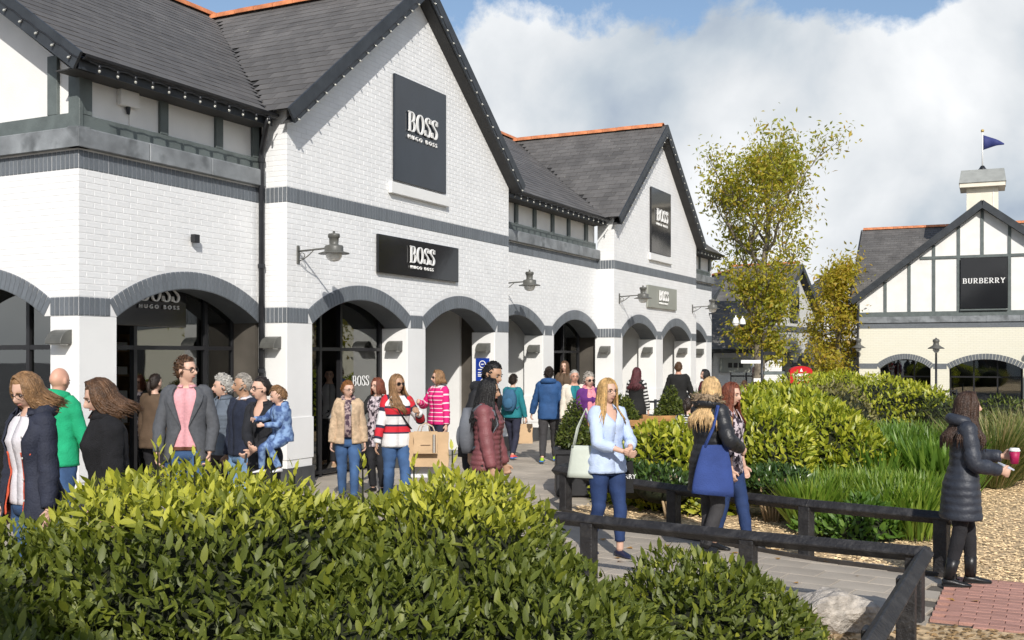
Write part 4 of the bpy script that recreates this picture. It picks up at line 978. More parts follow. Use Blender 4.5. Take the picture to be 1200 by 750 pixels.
# camera bracket at the end of the main shop
cb = bthing('camera_bracket', 'security camera bracket with two hanging domes at the end of the white shop', 'camera', uEnd-.3, YR, 3.35)
mb = MB(); mb.tube([(0, 0, .45), (.0, -.6, .15)], .03, 6); mb.bar((-.3, -.75, .0), (1.9, -.75, .0), .05, .05); mb.bar((0, 0, .0), (0, -.78, .0), .05, .05); mb.build('arm', M_dark, cb)
for x, m in ((.6, M_render), (1.5, M_dark)):
    d = MB().lathe([(.02, 0), (.02, -.10), (.08, -.16), (.115, -.30), (.11, -.33)], (x, -.75, 0), 14).build('dome_housing', M_render, cb, True); MB().ell((x, -.75, -.33), .10, .10, .10, 12, 8).build('dome', m, d, True)
# black metal railings
def railing(label, pts, h=.95, z0=0):
    t = empty('metal_railing', (*pts[0], z0), 0, label, 'railing', 'black metal railings in front of the shops'); o = Vector((*pts[0], 0))
    for a, b in zip(pts, pts[1:]):
        A, B = Vector((*a, 0))-o, Vector((*b, 0))-o
        for z in (h, h*.55, .12): MB().tube([A+Vector((0, 0, z)), B+Vector((0, 0, z))], .022, 8).build('rail', M_dark, t, True)
    for a in pts: MB().tube([Vector((*a, 0))-o, Vector((*a, h+.05))-o], .03, 8).build('post', M_dark, t, True)
railing('black metal railing behind the woman with burgundy hair', [at(722, 22.5), at(768, 22.5), at(806, 27)])
railing('black metal railing beside the seated man in blue', [at(838, 29), at(886, 30), at(900, 33)], 1.0)
railing('short black handrail in front of the cream shop pier', [at(1106, 40), at(1121, 40)], 1.0, gz(40)+.25)
sp = empty('finger_post', (*at(893, 38), gz(38)), 0, 'dark signpost with pale finger boards beside the tall tree', 'signpost')
MB().tube([(0, 0, 0), (0, 0, 2.6)], .05, 8).build('post', M_dark, sp, True)
for z, a, l_, m in ((2.15, 180, .75, M_render), (1.75, 0, .8, M_timber), (1.5, 180, .3, M_render), (2.45, 10, .5, M_dark)): MB().box(.05, l_, -.02, .02, -.06, .06, Matrix.Rotation(R(a), 4, 'Z')).build('finger_board', m, sp).location.z = z
# the shops beyond the frame on the right that the windows mirror, and an unseen block added behind the viewpoint to shade the hedge
t = empty('shop_range', (19, 31, 0), R(-25), 'long plain cream brick shop range closing the right side of the square', 'building')
MB().box(0, 15, -.3, 0, 0, 3.2).build('wall', M_cream, t); MB().box(0, 15, -.33, .0, 3.203, 3.6).build('brick_band', M_sold, t)
rs = MB(); P = lambda s, q, h: (s, -.6+q*.75, 3.62+q*.6+h); rs.add([P(0, 0, 0), P(15, 0, 0), P(15, 6, 0), P(0, 6, 0)], [(0, 1, 2, 3)]); rs.build('roof', M_slate, t)
for i in range(3): MB().box(2.5+i*5, 4.5+i*5, -.36, -.31, .1, 2.4).build('window', M_frame, t)
t = empty('added_shade_block', (-9, -7.0, 0), 0, 'unseen gabled block added behind the viewpoint to shade the foreground hedge', 'building')
MB().prism([(0, 0), (20, 0), (20, 6.0), (16.5, 8.9), (13, 6.4), (11, 6.4), (7, 9.3), (3, 6.4), (0, 6.4)], -5, 0).build('wall', M_wfar, t)
for i in range(5): MB().box(1.3+i*3.8, 3.8+i*3.8, 0, .05, .1, 2.6).build('window', M_frame, t)
MB().box(0, 20, .0, .06, 4.1, 4.35).build('brick_band', M_sold, t)
# ------------------------------------------------------------------ leaves
def leafmat(name, ramp, rough=.38, transl=.35, spots=None, spec=.5):
    m = bpy.data.materials.new(name); m.use_nodes = True; nt = m.node_tree; N = nt.nodes.new; L = nt.links.new; nt.nodes.clear()
    out = N('ShaderNodeOutputMaterial'); b = N('ShaderNodeBsdfPrincipled'); b.inputs['Roughness'].default_value = rough; b.inputs['Specular IOR Level'].default_value = spec
    at_ = N('ShaderNodeAttribute'); at_.attribute_name = 'tint'
    r = N('ShaderNodeValToRGB'); L(at_.outputs['Fac'], r.inputs[0]); e = r.color_ramp.elements
    e[0].position = ramp[0][0]; e[0].color = (*ramp[0][1], 1); e[1].position = ramp[-1][0]; e[1].color = (*ramp[-1][1], 1)
    for p, c in ramp[1:-1]: q = e.new(p); q.color = (*c, 1)
    last = r.outputs[0]
    tc = N('ShaderNodeTexCoord')
    if spots:
        n = N('ShaderNodeTexNoise'); n.inputs['Scale'].default_value = spots[1]; n.inputs['Detail'].default_value = 3; L(tc.outputs['Object'], n.inputs[0])
        rr = N('ShaderNodeValToRGB'); rr.color_ramp.elements[0].position = .58; rr.color_ramp.elements[1].position = .66; rr.color_ramp.elements[1].color = (.7, .7, .7, 1); L(n.outputs[0], rr.inputs[0])
        mx = N('ShaderNodeMix'); mx.data_type = 'RGBA'; L(rr.outputs[0], mx.inputs[0]); L(last, mx.inputs[6]); mx.inputs[7].default_value = (*spots[0], 1); last = mx.outputs[2]
    L(last, b.inputs['Base Color'])
    t = N('ShaderNodeBsdfTranslucent'); sc = N('ShaderNodeVectorMath'); sc.operation = 'MULTIPLY'; L(last, sc.inputs[0]); sc.inputs[1].default_value = (1.25, 1.35, .6); L(sc.outputs[0], t.inputs[0])
    mx = N('ShaderNodeMixShader'); mx.inputs[0].default_value = transl; L(b.outputs[0], mx.inputs[1]); L(t.outputs[0], mx.inputs[2]); L(mx.outputs[0], out.inputs[0]); return m
def leaf_template(w=.36, fold=.10, droop=.12, rows=(.0, .28, .62, 1.0)):
    prof = {0: 0, 1: 0}; V = [(0, 0, 0)]; F = []
    mids = rows[1:-1]
    for t in mids:
        ww = w*.5*math.sin(math.pi*t**.8)**.8; z = -droop*t*t
        V += [(-ww, t, z+fold*ww*2), (0, t, z), (ww, t, z+fold*ww*2)]
    V.append((0, 1, -droop)); k = len(V)-1
    F += [(0, 2, 1), (0, 3, 2)]
    for i in range(len(mids)-1):
        a = 1+3*i; F += [(a, a+1, a+4, a+3), (a+1, a+2, a+5, a+4)]
    a = 1+3*(len(mids)-1); F += [(a, a+1, k), (a+1, a+2, k)]
    return np.array(V), F
LT = leaf_template(); LT_S = leaf_template(.42, .12, .1, (0, .45, 1.0)); BLADE = leaf_template(.075, .25, .22, (0, .3, .65, 1.0))
def nrm(a): return a/np.maximum(np.linalg.norm(a, axis=1, keepdims=True), 1e-9)
def leaf_frames(pos, axis, up):
    a = nrm(axis); n = up-a*(up*a).sum(1, keepdims=True); n = nrm(n); x = np.cross(a, n); return x, a, n
def leaf_mesh(name, T, pos, axis, up, size, tint, m):
    V0, F0 = T; x, a, n = leaf_frames(pos, axis, up); k = len(V0); N_ = len(pos)
    s = size[:, None, None]
    V = pos[:, None, :]+s*(V0[None, :, 0:1]*x[:, None, :]+V0[None, :, 1:2]*a[:, None, :]+V0[None, :, 2:3]*n[:, None, :])
    V = V.reshape(-1, 3)
    loops = np.concatenate([np.array(f) for f in F0]); tot = np.array([len(f) for f in F0])
    L_ = (loops[None, :]+(np.arange(N_)*k)[:, None]).ravel(); TT = np.tile(tot, N_); st = np.concatenate([[0], np.cumsum(TT)[:-1]])
    me = bpy.data.meshes.new(name); me.vertices.add(len(V)); me.vertices.foreach_set('co', V.astype(np.float32).ravel())
    me.loops.add(len(L_)); me.loops.foreach_set('vertex_index', L_.astype(np.int32)); me.polygons.add(len(TT)); me.polygons.foreach_set('loop_start', st.astype(np.int32)); me.polygons.foreach_set('loop_total', TT.astype(np.int32))
    at_ = me.attributes.new('tint', 'FLOAT', 'POINT'); at_.data.foreach_set('value', np.repeat(tint, k).astype(np.float32))
    me.materials.append(m); me.update(calc_edges=True); me.polygons.foreach_set('use_smooth', [True]*len(me.polygons)); return me
def shrub_points(ells, n, rng, lump=.10, depth=.22, zmin=.02, facing=-.35):
    """points through the outer layer of a union of lumpy ellipsoids; returns positions, outward normals, depth 0..1"""
    E_ = np.array(ells, float); areas = E_[:, 3]*E_[:, 4]+E_[:, 3]*E_[:, 5]+E_[:, 4]*E_[:, 5]; P_ = []; N_ = []; D_ = []; c = 0
    while c < n:
        k = rng.choice(len(E_), size=n, p=areas/areas.sum()); d = nrm(rng.normal(size=(n, 3))); e = E_[k]
        rad = 1+lump*(np.sin(d[:, 0]*5+e[:, 0]*3)*np.sin(d[:, 1]*6+e[:, 1])+np.sin(d[:, 2]*7+e[:, 0]*2+d[:, 0]*4))*.6
        dep = rng.random(n)**1.6; off = dep*depth
        p = e[:, :3]+d*e[:, 3:]*rad[:, None]; nn = nrm(d/e[:, 3:]); p = p-nn*off[:, None]
        keep = p[:, 2] > zmin
        for i in range(len(E_)):
            q = (p-E_[i, :3])/E_[i, 3:]; keep &= (k == i) | ((q*q).sum(1) > .80)
        cam_ = nrm(np.array([0, 0, 1.9])-p); keep &= (nn*cam_).sum(1) > facing
        P_.append(p[keep]); N_.append(nn[keep]); D_.append(dep[keep]); c += keep.sum()
    P_ = np.concatenate(P_)[:n]; N_ = np.concatenate(N_)[:n]; D_ = np.concatenate(D_)[:n]; return P_, N_, D_
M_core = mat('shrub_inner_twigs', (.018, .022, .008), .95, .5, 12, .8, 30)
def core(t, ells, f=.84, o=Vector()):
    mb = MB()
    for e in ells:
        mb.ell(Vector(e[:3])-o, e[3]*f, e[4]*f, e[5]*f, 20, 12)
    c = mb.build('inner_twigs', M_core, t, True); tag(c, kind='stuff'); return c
def shrub(name, label, cat, ells, n, size, m, tintf, seed=1, T=LT, depth=.22, lump=.1, parts=0, up=.45, out=.7, rnd=.6, sd=.36, group=None, facing=-.35, coref=.84, shoots=(), zmin=.02):
    rng = np.random.default_rng(seed); o = Vector((ells[0][0], ells[0][1], 0)); t = empty(name, o, 0, label, cat, group)
    p, nn, dp = shrub_points(ells, n, rng, lump, depth, zmin, facing)
    ax = nn*out+np.array([0, 0, up])+rng.normal(size=p.shape)*rnd; upv = nn*.9+np.array([0, 0, .6])+rng.normal(size=p.shape)*.45
    sz = size*np.clip(np.exp(rng.normal(size=n)*sd), .45, 1.45); ti = tintf(p, nn, dp, rng)
    for (sx, sy, sz0, h, k) in shoots:      # upright young shoots with whorled leaves
        zs = sz0+np.linspace(.02, h, k); an = np.arange(k)*2.4+rng.random()*6; rr = np.linspace(1., .35, k)
        q = np.stack([np.full(k, sx)+.01*np.cos(an), np.full(k, sy)+.01*np.sin(an), zs], 1); a2 = np.stack([np.cos(an)*rr, np.sin(an)*rr, .5+.9*(zs-sz0)/h], 1)
        u2 = np.stack([-np.cos(an)*.6, -np.sin(an)*.6, np.ones(k)], 1)
        p = np.concatenate([p, q]); ax = np.concatenate([ax, a2]); upv = np.concatenate([upv, u2]); sz = np.concatenate([sz, size*rng.uniform(.8, 1.15, k)]); ti = np.concatenate([ti, rng.uniform(.8, 1., k)]); dp = np.concatenate([dp, np.zeros(k)])
        MB().tube([Vector((sx, sy, sz0-.25))-o, Vector((sx, sy, sz0+h))-o], [.008, .004], 5).build('shoot', M_core, t)
    pl = p-np.array(o)
    if parts:
        X = 600+F_*p[:, 0]/p[:, 1]; Yp = HY+F_*(1.9-p[:, 2])/p[:, 1]; dist = np.linalg.norm(p-np.array([0, 0, 1.9]), axis=1)
        s_ = np.where((X > 0) & (X < 1200) & (Yp < 745), sz/dist, 0)*np.where(dp < .5, 1, .1); idx = np.argsort(-s_)[:parts]; mask = np.zeros(len(p), bool); mask[idx] = True
        protos = [leaf_mesh('leaf', T, np.zeros((1, 3)), np.array([[0, 1., 0]]), np.array([[0, 0, 1.]]), np.ones(1), np.array([v]), m) for v in (.06, .18, .30, .45, .60, .75, .9)]
        pv_ = np.array([.06, .18, .30, .45, .60, .75, .9])
        x, a, n_ = leaf_frames(pl, ax, upv)
        for i in idx:
            M = Matrix(((x[i][0], a[i][0], n_[i][0], pl[i][0]), (x[i][1], a[i][1], n_[i][1], pl[i][1]), (x[i][2], a[i][2], n_[i][2], pl[i][2]), (0, 0, 0, 1))) @ Matrix.Scale(sz[i], 4)
            lf_ = inst('leaf', protos[int(np.argmin(abs(pv_-ti[i])))], t); lf_.matrix_local = M
        pl, ax, upv, sz, ti = pl[~mask], ax[~mask], upv[~mask], sz[~mask], ti[~mask]
    tag(inst('foliage', leaf_mesh('foliage', T, pl, ax, upv, sz, ti, m), t), kind='stuff')
    if coref: core(t, ells, coref, o)
    return t
M_hedge = leafmat('hedge_leaf', [(0, (.060, .082, .013)), (.3, (.115, .145, .020)), (.6, (.29, .31, .034)), (1, (.60, .58, .07))], .5, .3, ((.30, .33, .06), 60))
M_yel = leafmat('spotted_leaf', [(0, (.08, .12, .012)), (.3, (.20, .25, .02)), (.65, (.40, .42, .035)), (1, (.60, .56, .08))], .4, .3)
M_strap = leafmat('strap_leaf', [(0, (.055, .12, .015)), (.5, (.11, .21, .028)), (1, (.21, .32, .05))], .45, .35)
M_dkl = leafmat('dark_leaf', [(0, (.02, .045, .012)), (.6, (.045, .09, .02)), (1, (.10, .16, .03))], .3, .2)
M_box = leafmat('clipped_leaf', [(0, (.035, .055, .008)), (.6, (.085, .115, .016)), (1, (.17, .19, .03))], .5, .2)
M_tree = leafmat('autumn_leaf', [(0, (.09, .14, .015)), (.4, (.24, .28, .03)), (.75, (.46, .40, .04)), (1, (.50, .29, .05))], .5, .45)
M_grassy = leafmat('dry_grass', [(0, (.09, .13, .03)), (.5, (.19, .23, .06)), (1, (.42, .32, .17))], .6, .3)
M_bark = mat('tree_bark', (.20, .17, .13), .9, .35, 8, .8, 30); M_stem = mat('pale_stems', (.42, .30, .17), .85, .25, 10, .5, 40)
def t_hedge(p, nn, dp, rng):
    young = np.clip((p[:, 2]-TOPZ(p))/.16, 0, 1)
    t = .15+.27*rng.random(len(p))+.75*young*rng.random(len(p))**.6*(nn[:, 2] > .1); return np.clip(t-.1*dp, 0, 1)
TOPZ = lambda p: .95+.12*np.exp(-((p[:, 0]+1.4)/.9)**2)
# foreground hedge: two rounded shrubs and a lower one by the fence
HE1 = [(-1.42, 5.2, .32, 1.15, 1.05, 1.02), (-2.45, 5.1, .25, 1.3, 1.1, .78), (-1.9, 4.2, .0, 1.6, 1.0, .85), (-.9, 4.0, -.1, .9, 1.0, .8)]
HE2 = [(-.36, 5.55, .34, .82, 1.05, .91), (.05, 4.9, .05, .78, 1.1, .86), (-.6, 4.7, .1, .7, 1., .9), (.0, 3.9, -.1, .7, .9, .66)]
HE3 = [(.98, 5.6, .14, .72, .72, .68), (.55, 4.7, -.05, .6, .7, .62), (1.25, 4.9, -.1, .45, .6, .55)]
sh1 = [(at(px_, Y)[0], Y, zat(py, Y)-.20, .20, 10) for px_, py, Y in ((185, 524, 5.2), (228, 534, 5.2), (200, 534, 5.25), (318, 536, 5.2), (345, 548, 5.2), (148, 560, 5.0), (105, 575, 4.9))]
sh2 = [(at(px_, Y)[0], Y, zat(py, Y)-.20, .22, 9) for px_, py, Y in ((425, 542, 5.6), (485, 545, 5.7), (512, 552, 5.7), (530, 532, 5.8), (572, 566, 5.8))]
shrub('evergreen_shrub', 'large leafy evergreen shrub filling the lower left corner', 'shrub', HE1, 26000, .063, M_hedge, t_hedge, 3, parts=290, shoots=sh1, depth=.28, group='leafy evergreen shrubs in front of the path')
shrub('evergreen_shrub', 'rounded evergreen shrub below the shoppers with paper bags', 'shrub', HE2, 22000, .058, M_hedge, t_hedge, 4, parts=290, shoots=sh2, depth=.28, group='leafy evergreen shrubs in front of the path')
TOPZ = lambda p: .66+0*p[:, 0]
sh3 = [(at(px_, Y)[0], Y, zat(py, Y)-.16, .18, 9) for px_, py, Y in ()]
def t_h3(p, nn, dp, rng): return np.clip(.12+.3*rng.random(len(p))+.3*(rng.random(len(p)) < .08), 0, 1)
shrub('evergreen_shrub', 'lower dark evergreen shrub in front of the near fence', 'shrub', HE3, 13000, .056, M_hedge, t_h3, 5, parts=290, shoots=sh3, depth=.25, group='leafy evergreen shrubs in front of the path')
# middle bed
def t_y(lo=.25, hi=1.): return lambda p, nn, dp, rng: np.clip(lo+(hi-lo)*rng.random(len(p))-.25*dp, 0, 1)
def E_at(px_, py_top, Y, rx, ry, rz): x, _ = at(px_, Y); return (x, Y, zat(py_top, Y)-rz, rx, ry, rz)
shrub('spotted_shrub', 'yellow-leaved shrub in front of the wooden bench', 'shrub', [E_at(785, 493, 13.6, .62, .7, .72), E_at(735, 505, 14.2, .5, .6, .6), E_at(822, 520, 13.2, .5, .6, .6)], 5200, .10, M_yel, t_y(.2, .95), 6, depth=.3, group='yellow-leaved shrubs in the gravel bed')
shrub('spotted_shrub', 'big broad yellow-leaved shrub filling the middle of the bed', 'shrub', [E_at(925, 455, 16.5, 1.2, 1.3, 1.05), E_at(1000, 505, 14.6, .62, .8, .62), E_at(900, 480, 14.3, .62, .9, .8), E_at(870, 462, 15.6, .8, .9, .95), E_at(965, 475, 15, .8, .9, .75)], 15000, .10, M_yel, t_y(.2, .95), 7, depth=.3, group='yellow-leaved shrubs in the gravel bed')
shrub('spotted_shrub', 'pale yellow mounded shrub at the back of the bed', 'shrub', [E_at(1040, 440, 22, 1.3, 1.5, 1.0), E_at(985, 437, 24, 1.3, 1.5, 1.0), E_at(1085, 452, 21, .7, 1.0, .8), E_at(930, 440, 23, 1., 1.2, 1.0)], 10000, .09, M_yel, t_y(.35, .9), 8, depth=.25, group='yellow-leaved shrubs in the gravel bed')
shrub('brown_shrub', 'dull bronze-leaved shrub behind the broad yellow shrub', 'shrub', [E_at(975, 448, 18.6, .8, .8, .8)], 2600, .07, leafmat('bronze_leaf', [(0, (.10, .09, .03)), (1, (.28, .25, .09))], .5, .2), t_y(.1, .9), 9, depth=.2)
shrub('clipped_shrub', 'rounded grey-green shrub behind the woman with the cup', 'shrub', [E_at(1120, 463, 20, .75, .8, .7), E_at(1172, 466, 20.5, .8, .8, .7)], 3000, .07, M_box, t_y(.2, .9), 10, depth=.2)
shrub('dark_shrub', 'low dark green shrub with pale bare stems behind the fence rail', 'shrub', [E_at(905, 547, 12.6, .50, .5, .26), E_at(865, 552, 12.8, .4, .5, .22)], 2200, .07, M_dkl, t_y(.2, 1.), 11, depth=.2, zmin=.38, coref=.8)
shrub('dark_shrub', 'low dark green shrub with red berries beside the blonde woman', 'shrub', [E_at(778, 545, 12.9, .45, .5, .26), E_at(742, 540, 13.2, .35, .4, .26)], 1900, .07, M_dkl, t_y(.2, 1.), 12, depth=.2, zmin=.36, coref=.8)
shrub('laurel_shrub', 'low glossy green shrub under the end of the further fence', 'shrub', [E_at(1010, 588, 11.2, .42, .4, .45), E_at(965, 596, 11.5, .35, .4, .40)], 1700, .085, M_strap, t_y(.0, .8), 13, depth=.2)
def stems(label, px_, Y, n, seed):
    rr = random.Random(seed); x, _ = at(px_, Y); t = empty('bare_stems', (x, Y, 0), 0, label, 'shrub')
    for i in range(n):
        a = rr.uniform(-.5, .5); MB().tube([((i-n/2)*.025, 0, -.02), ((i-n/2)*.045, .02, .18), ((i-n/2)*.06+a*.14, rr.uniform(-.08, .08), .50)], [.020, .017, .011], 6).build('stem', M_stem, t, True)
stems('cluster of pale bare stems under the berry shrub', 786, 12.6, 4, 1); stems('cluster of pale bare stems left of the fence post', 906, 12.3, 6, 2)
# strap-leaved clumps
def clump(name, label, spots, n, h, m, seed, T=BLADE, lean=.35, tint=(0, 1), group=None, spread=.2, cat='plant'):
    rng = np.random.default_rng(seed); sp_ = np.array(spots); k = rng.integers(0, len(sp_), n); base = sp_[k]
    an = rng.random(n)*6.283; r = spread*np.sqrt(rng.random(n)); p = np.stack([base[:, 0]+r*np.cos(an), base[:, 1]+r*np.sin(an), base[:, 2]*0], 1)
    ax = np.stack([np.cos(an)*lean*rng.random(n), np.sin(an)*lean*rng.random(n), np.ones(n)], 1)+rng.normal(size=(n, 3))*.10; uv = np.stack([-np.cos(an), -np.sin(an), np.full(n, .2)], 1)+rng.normal(size=(n, 3))*.3
    sz = base[:, 2]*h*rng.uniform(.6, 1.12, n); o = Vector((*sp_[0][:2], 0)); t = empty(name, o, 0, label, cat, group)
    tag(inst('leaves', leaf_mesh('leaves', T, p-np.array(o), ax, uv, sz, rng.uniform(tint[0], tint[1], n), m), t), kind='stuff'); return t
def spots_poly(poly, n, seed, hf):
    rr = random.Random(seed); out = []; xs = [p[0] for p in poly]; ys_ = [p[1] for p in poly]
    while len(out) < n:
        x, y = rr.uniform(min(xs), max(xs)), rr.uniform(min(ys_), max(ys_))
        if inpoly(x, y, poly): out.append((x, y, hf(x, y)))
    return out
P1 = [at(945, 11.6), at(1090, 11.0), at(1105, 13.0), at(985, 14.0), at(925, 13.0)]
P2 = [at(1000, 14.3), at(1120, 13.2), at(1125, 17.5), at(1010, 18.0)]
BL2 = leaf_template(.085, .22, .20, (0, .3, .65, 1.0))
M_strap2 = leafmat('bright_strap_leaf', [(0, (.07, .14, .014)), (.5, (.15, .25, .025)), (1, (.30, .38, .06))], .45, .35)
clump('strap_leaved_plant', 'front drift of bright green strap-leaved plants behind the fence', spots_poly(P1, 60, 1, lambda x, y: .46+.12*random.random()), 9000, 1, M_strap2, 1, BL2, .45, (.1, 1), 'strap-leaved drifts', .2)
clump('strap_leaved_plant', 'darker taller drift of strap-leaved plants towards the back of the bed', spots_poly(P2, 80, 2, lambda x, y: .66+.22*random.random()), 9500, 1, M_strap, 2, BL2, .4, (.2, 1), 'strap-leaved drifts', .22)
gx, gy = at(1165, 15.5); gx2, gy2 = at(1196, 16.5); gx3, _ = at(1140, 16)
clump('ornamental_grass', 'feathery straw-coloured grass clump beyond the woman with the cup', [(gx, gy, 1.15), (gx3, 16, .95), (gx2, gy2, 1.1)], 3600, 1, M_grassy, 3, leaf_template(.02, .1, .35, (0, .3, .65, 1.0)), .75, (0, 1), None, .22)
gx, gy = at(1205, 19); clump('ornamental_grass', 'pink-tinged dry grass at the right edge behind the feathery clump', [(gx, gy, 1.0), (at(1180, 20)[0], 20, .95)], 1500, 1, M_grassy, 4, leaf_template(.02, .1, .35, (0, .3, .65, 1.0)), .6, (.5, 1), None, .3)
# clipped cones in black planters
M_plant = mat('black_planter', (.02, .02, .022), .5, .2, 5, .15, 20)
def cone(label, px_, top, base, Y, w):
    x, _ = at(px_, Y); t = empty('clipped_cone', (x, Y, 0), 0, label, 'topiary', 'clipped cones in black planters'); z1, z0 = zat(top, Y), max(.3, zat(base, Y)); rng = np.random.default_rng(int(px_))
    pl_ = MB().box(-w*.5, w*.5, -w*.5, w*.5, .02, z0).build('planter', M_plant, t); bevel(pl_, .015); MB().box(-w*.55, w*.55, -w*.55, w*.55, z0-.05, z0+.004).build('planter_rim', M_plant, t)
    n = 2600; an = rng.random(n)*6.283; f = 1-np.sqrt(rng.random(n)); r = w*.52*(1-f)*(f*7).clip(0, 1)**.4*(1-.12*rng.random(n))+.02
    p = np.stack([r*np.cos(an), r*np.sin(an), z0+(z1-z0)*f], 1); nn = np.stack([np.cos(an), np.sin(an), np.full(n, .3)], 1)
    tag(inst('foliage', leaf_mesh('foliage', LT_S, p, nn+rng.normal(size=p.shape)*.7+np.array([0, 0, .3]), nn+rng.normal(size=p.shape)*.5, .045*np.exp(rng.normal(size=n)*.3), rng.random(n), M_box), t), kind='stuff')
    MB().lathe([(.02, z0), (w*.42, z0+.06), (w*.3, z0+(z1-z0)*.4), (.02, z1-.06)], (0, 0, 0), 14).build('inner_twigs', M_core, t, True); return t
cone('clipped cone in a black planter left of the blonde woman', 673, 466, 526, 14.6, .52)
cone('clipped cone behind the shoulder of the blonde woman', 731, 462, 500, 16.5, .55)
cone('tall clipped cone beside the man in the dark coat', 786, 451, 492, 18.2, .56)
cone('small clipped cone above the fair-haired woman with the blue tote', 818, 457, 492, 19.5, .5)
# wooden benches seen from behind
M_teak = mat('teak_bench', (.42, .22, .08), .55, .25, 8, .2, 50)
def bench(label, px_, Y, w, ang, top):
    x, _ = at(px_, Y); t = empty('wooden_bench', (x, Y, 0), ang, label, 'bench', 'wooden garden benches by the shops'); h = top
    bevel(MB().box(-w/2, w/2, -.03, .02, h-.09, h).build('back_rail', M_teak, t), .006)
    MB().box(-w/2+.05, w/2-.05, -.02, .01, .46, .52).build('lower_rail', M_teak, t)
    n = int(w/.085)
    for i in range(n): xx = -w/2+.07+i*(w-.14)/(n-1); MB().box(xx-.022, xx+.022, -.015, .005, .521, h-.091).build('slat', M_teak, t)
    for sx in (-1, 1):
        bevel(MB().box(sx*w/2-.035, sx*w/2+.035, -.035, .035, 0, h+.02).build('leg', M_teak, t), .005); MB().box(sx*w/2-.03, sx*w/2+.03, .45, .51, 0, .64).build('leg', M_teak, t); MB().box(sx*w/2-.035, sx*w/2+.035, .0, .52, .641, .68).build('armrest', M_teak, t)
    for i in range(5): MB().box(-w/2+.04, w/2-.04, .05+i*.09, .125+i*.09, .42, .445).build('seat_slat', M_teak, t)
bench('wooden bench partly hidden behind the blonde woman', 722, 15.6, .75, R(-12), zat(492, 15.6))
bench('wooden bench behind the yellow shrub by the tall clipped cone', 788, 17.0, .95, R(14), zat(487, 17.0))
# trees
def tree(name, label, px_, Y, zb, H_, spread, nleaf, seed, trunk=.2, lsize=.16, lean=0., tlo=.1, thi=1., bare=0., lowleaf=.2, group='autumn trees in the square', low=1.):
    rr = random.Random(seed); rng = np.random.default_rng(seed); x, _ = at(px_, Y); t = empty(name, (x, Y, zb), 0, label, 'tree', group); tips = []
    tr = MB(); n = 9; pts = [Vector((lean*(i/n)**1.5+.12*math.sin(i*1.3+seed), .1*math.cos(i*1.7), H_*.86*i/n)) for i in range(n+1)]
    tr.tube(pts, [trunk*(1-.80*i/n) for i in range(n+1)], 10); tr.build('trunk', M_bark, t, True)
    def branch(p, d, L_, r, lev):
        q = [p]; v = d.copy()
        for i in range(4): v = (v+Vector((rr.uniform(-.25, .25), rr.uniform(-.25, .25), rr.uniform(-.05, .28)))).normalized(); q.append(q[-1]+v*L_/4)
        mb.tube(q, [r*(1-.75*i/4) for i in range(5)], 5, cap=False)
        for i in (2, 3, 4): tips.append((q[i], lev))
        if lev < 2:
            for k in range(rr.randint(3, 4)):
                f = rr.uniform(.35, 1.); j = min(3, int(f*4)); pp = q[j].lerp(q[j+1], f*4-j if f < 1 else 1); branch(pp, (v+Vector((rr.uniform(-1, 1), rr.uniform(-1, 1), rr.uniform(-.3, .8)))*.85).normalized(), L_*rr.uniform(.45, .65), r*.5, lev+1)
    k = 17
    for i in range(k):
        f = lowleaf+(1-lowleaf)*(i+.5)/k; j = f*n*.98; p = pts[int(j)].lerp(pts[min(n, int(j)+1)], j-int(j)); a = i*2.4+rr.uniform(-.4, .4)
        w = spread*(math.sin(math.pi*(.18+.75*(f-lowleaf)/(1-lowleaf)))**.8)*rr.uniform(.75, 1.15)*(low+(1-low)*min(1, max(0, (f-.22)/.36)))
        mb = MB(); branch(p, Vector((math.cos(a), math.sin(a), .55+.5*f)).normalized(), w, trunk*.42*(1-.5*f), 0); mb.build('limb', M_bark, t, True)
    T_ = np.array([tuple(p) for p, l in tips]); lv_ = np.array([l for p, l in tips]); k = rng.choice(len(T_), nleaf, p=(lv_+.4)/(lv_+.4).sum()); cl = rng.random(len(T_)); sgn = .22+.16*rng.random(len(T_))
    if bare: keep = ~((T_[k][:, 0] < -.35*spread) & (rng.random(nleaf) < bare)); k = k[keep]
    n_ = len(k); p = T_[k]+rng.normal(size=(n_, 3))*sgn[k][:, None]
    ti = np.clip(tlo+(thi-tlo)*(.55*cl[k]+.45*rng.random(n_)), 0, 1)
    d = rng.normal(size=(n_, 3)); d[:, 2] -= .5
    tag(inst('crown', leaf_mesh('crown', LT_S, p, d, rng.normal(size=(n_, 3))+np.array([0, -.3, .8]), lsize*np.exp(rng.normal(size=n_)*.25), ti, M_tree), t), kind='stuff'); return t
tree('autumn_tree', 'tall slender tree with thin yellow-green autumn leaves between the shops', 884, 40, -.63, 10.7, 2.95, 17000, 5, .25, .165, .6, .34, 1.0, .35, .22, low=.36)
tree('autumn_tree', 'smaller golden-yellow tree beside the cream shop', 981, 47, -1.0, 7.6, 1.3, 9000, 9, .2, .18, 0, .6, 1., 0, .1)
mt = tree('autumn_tree', 'yellow tree mirrored in the shop windows, right of the square', 1433, 24, 0, 7, 2.4, 5000, 12, .2, .17, 0, .3, 1., 0, .15)
m2 = copy_tree(mt); m2.location = (18.6, 27.5, 0); m2['label'] = 'second yellow tree on the right, nearer the cream shop range'
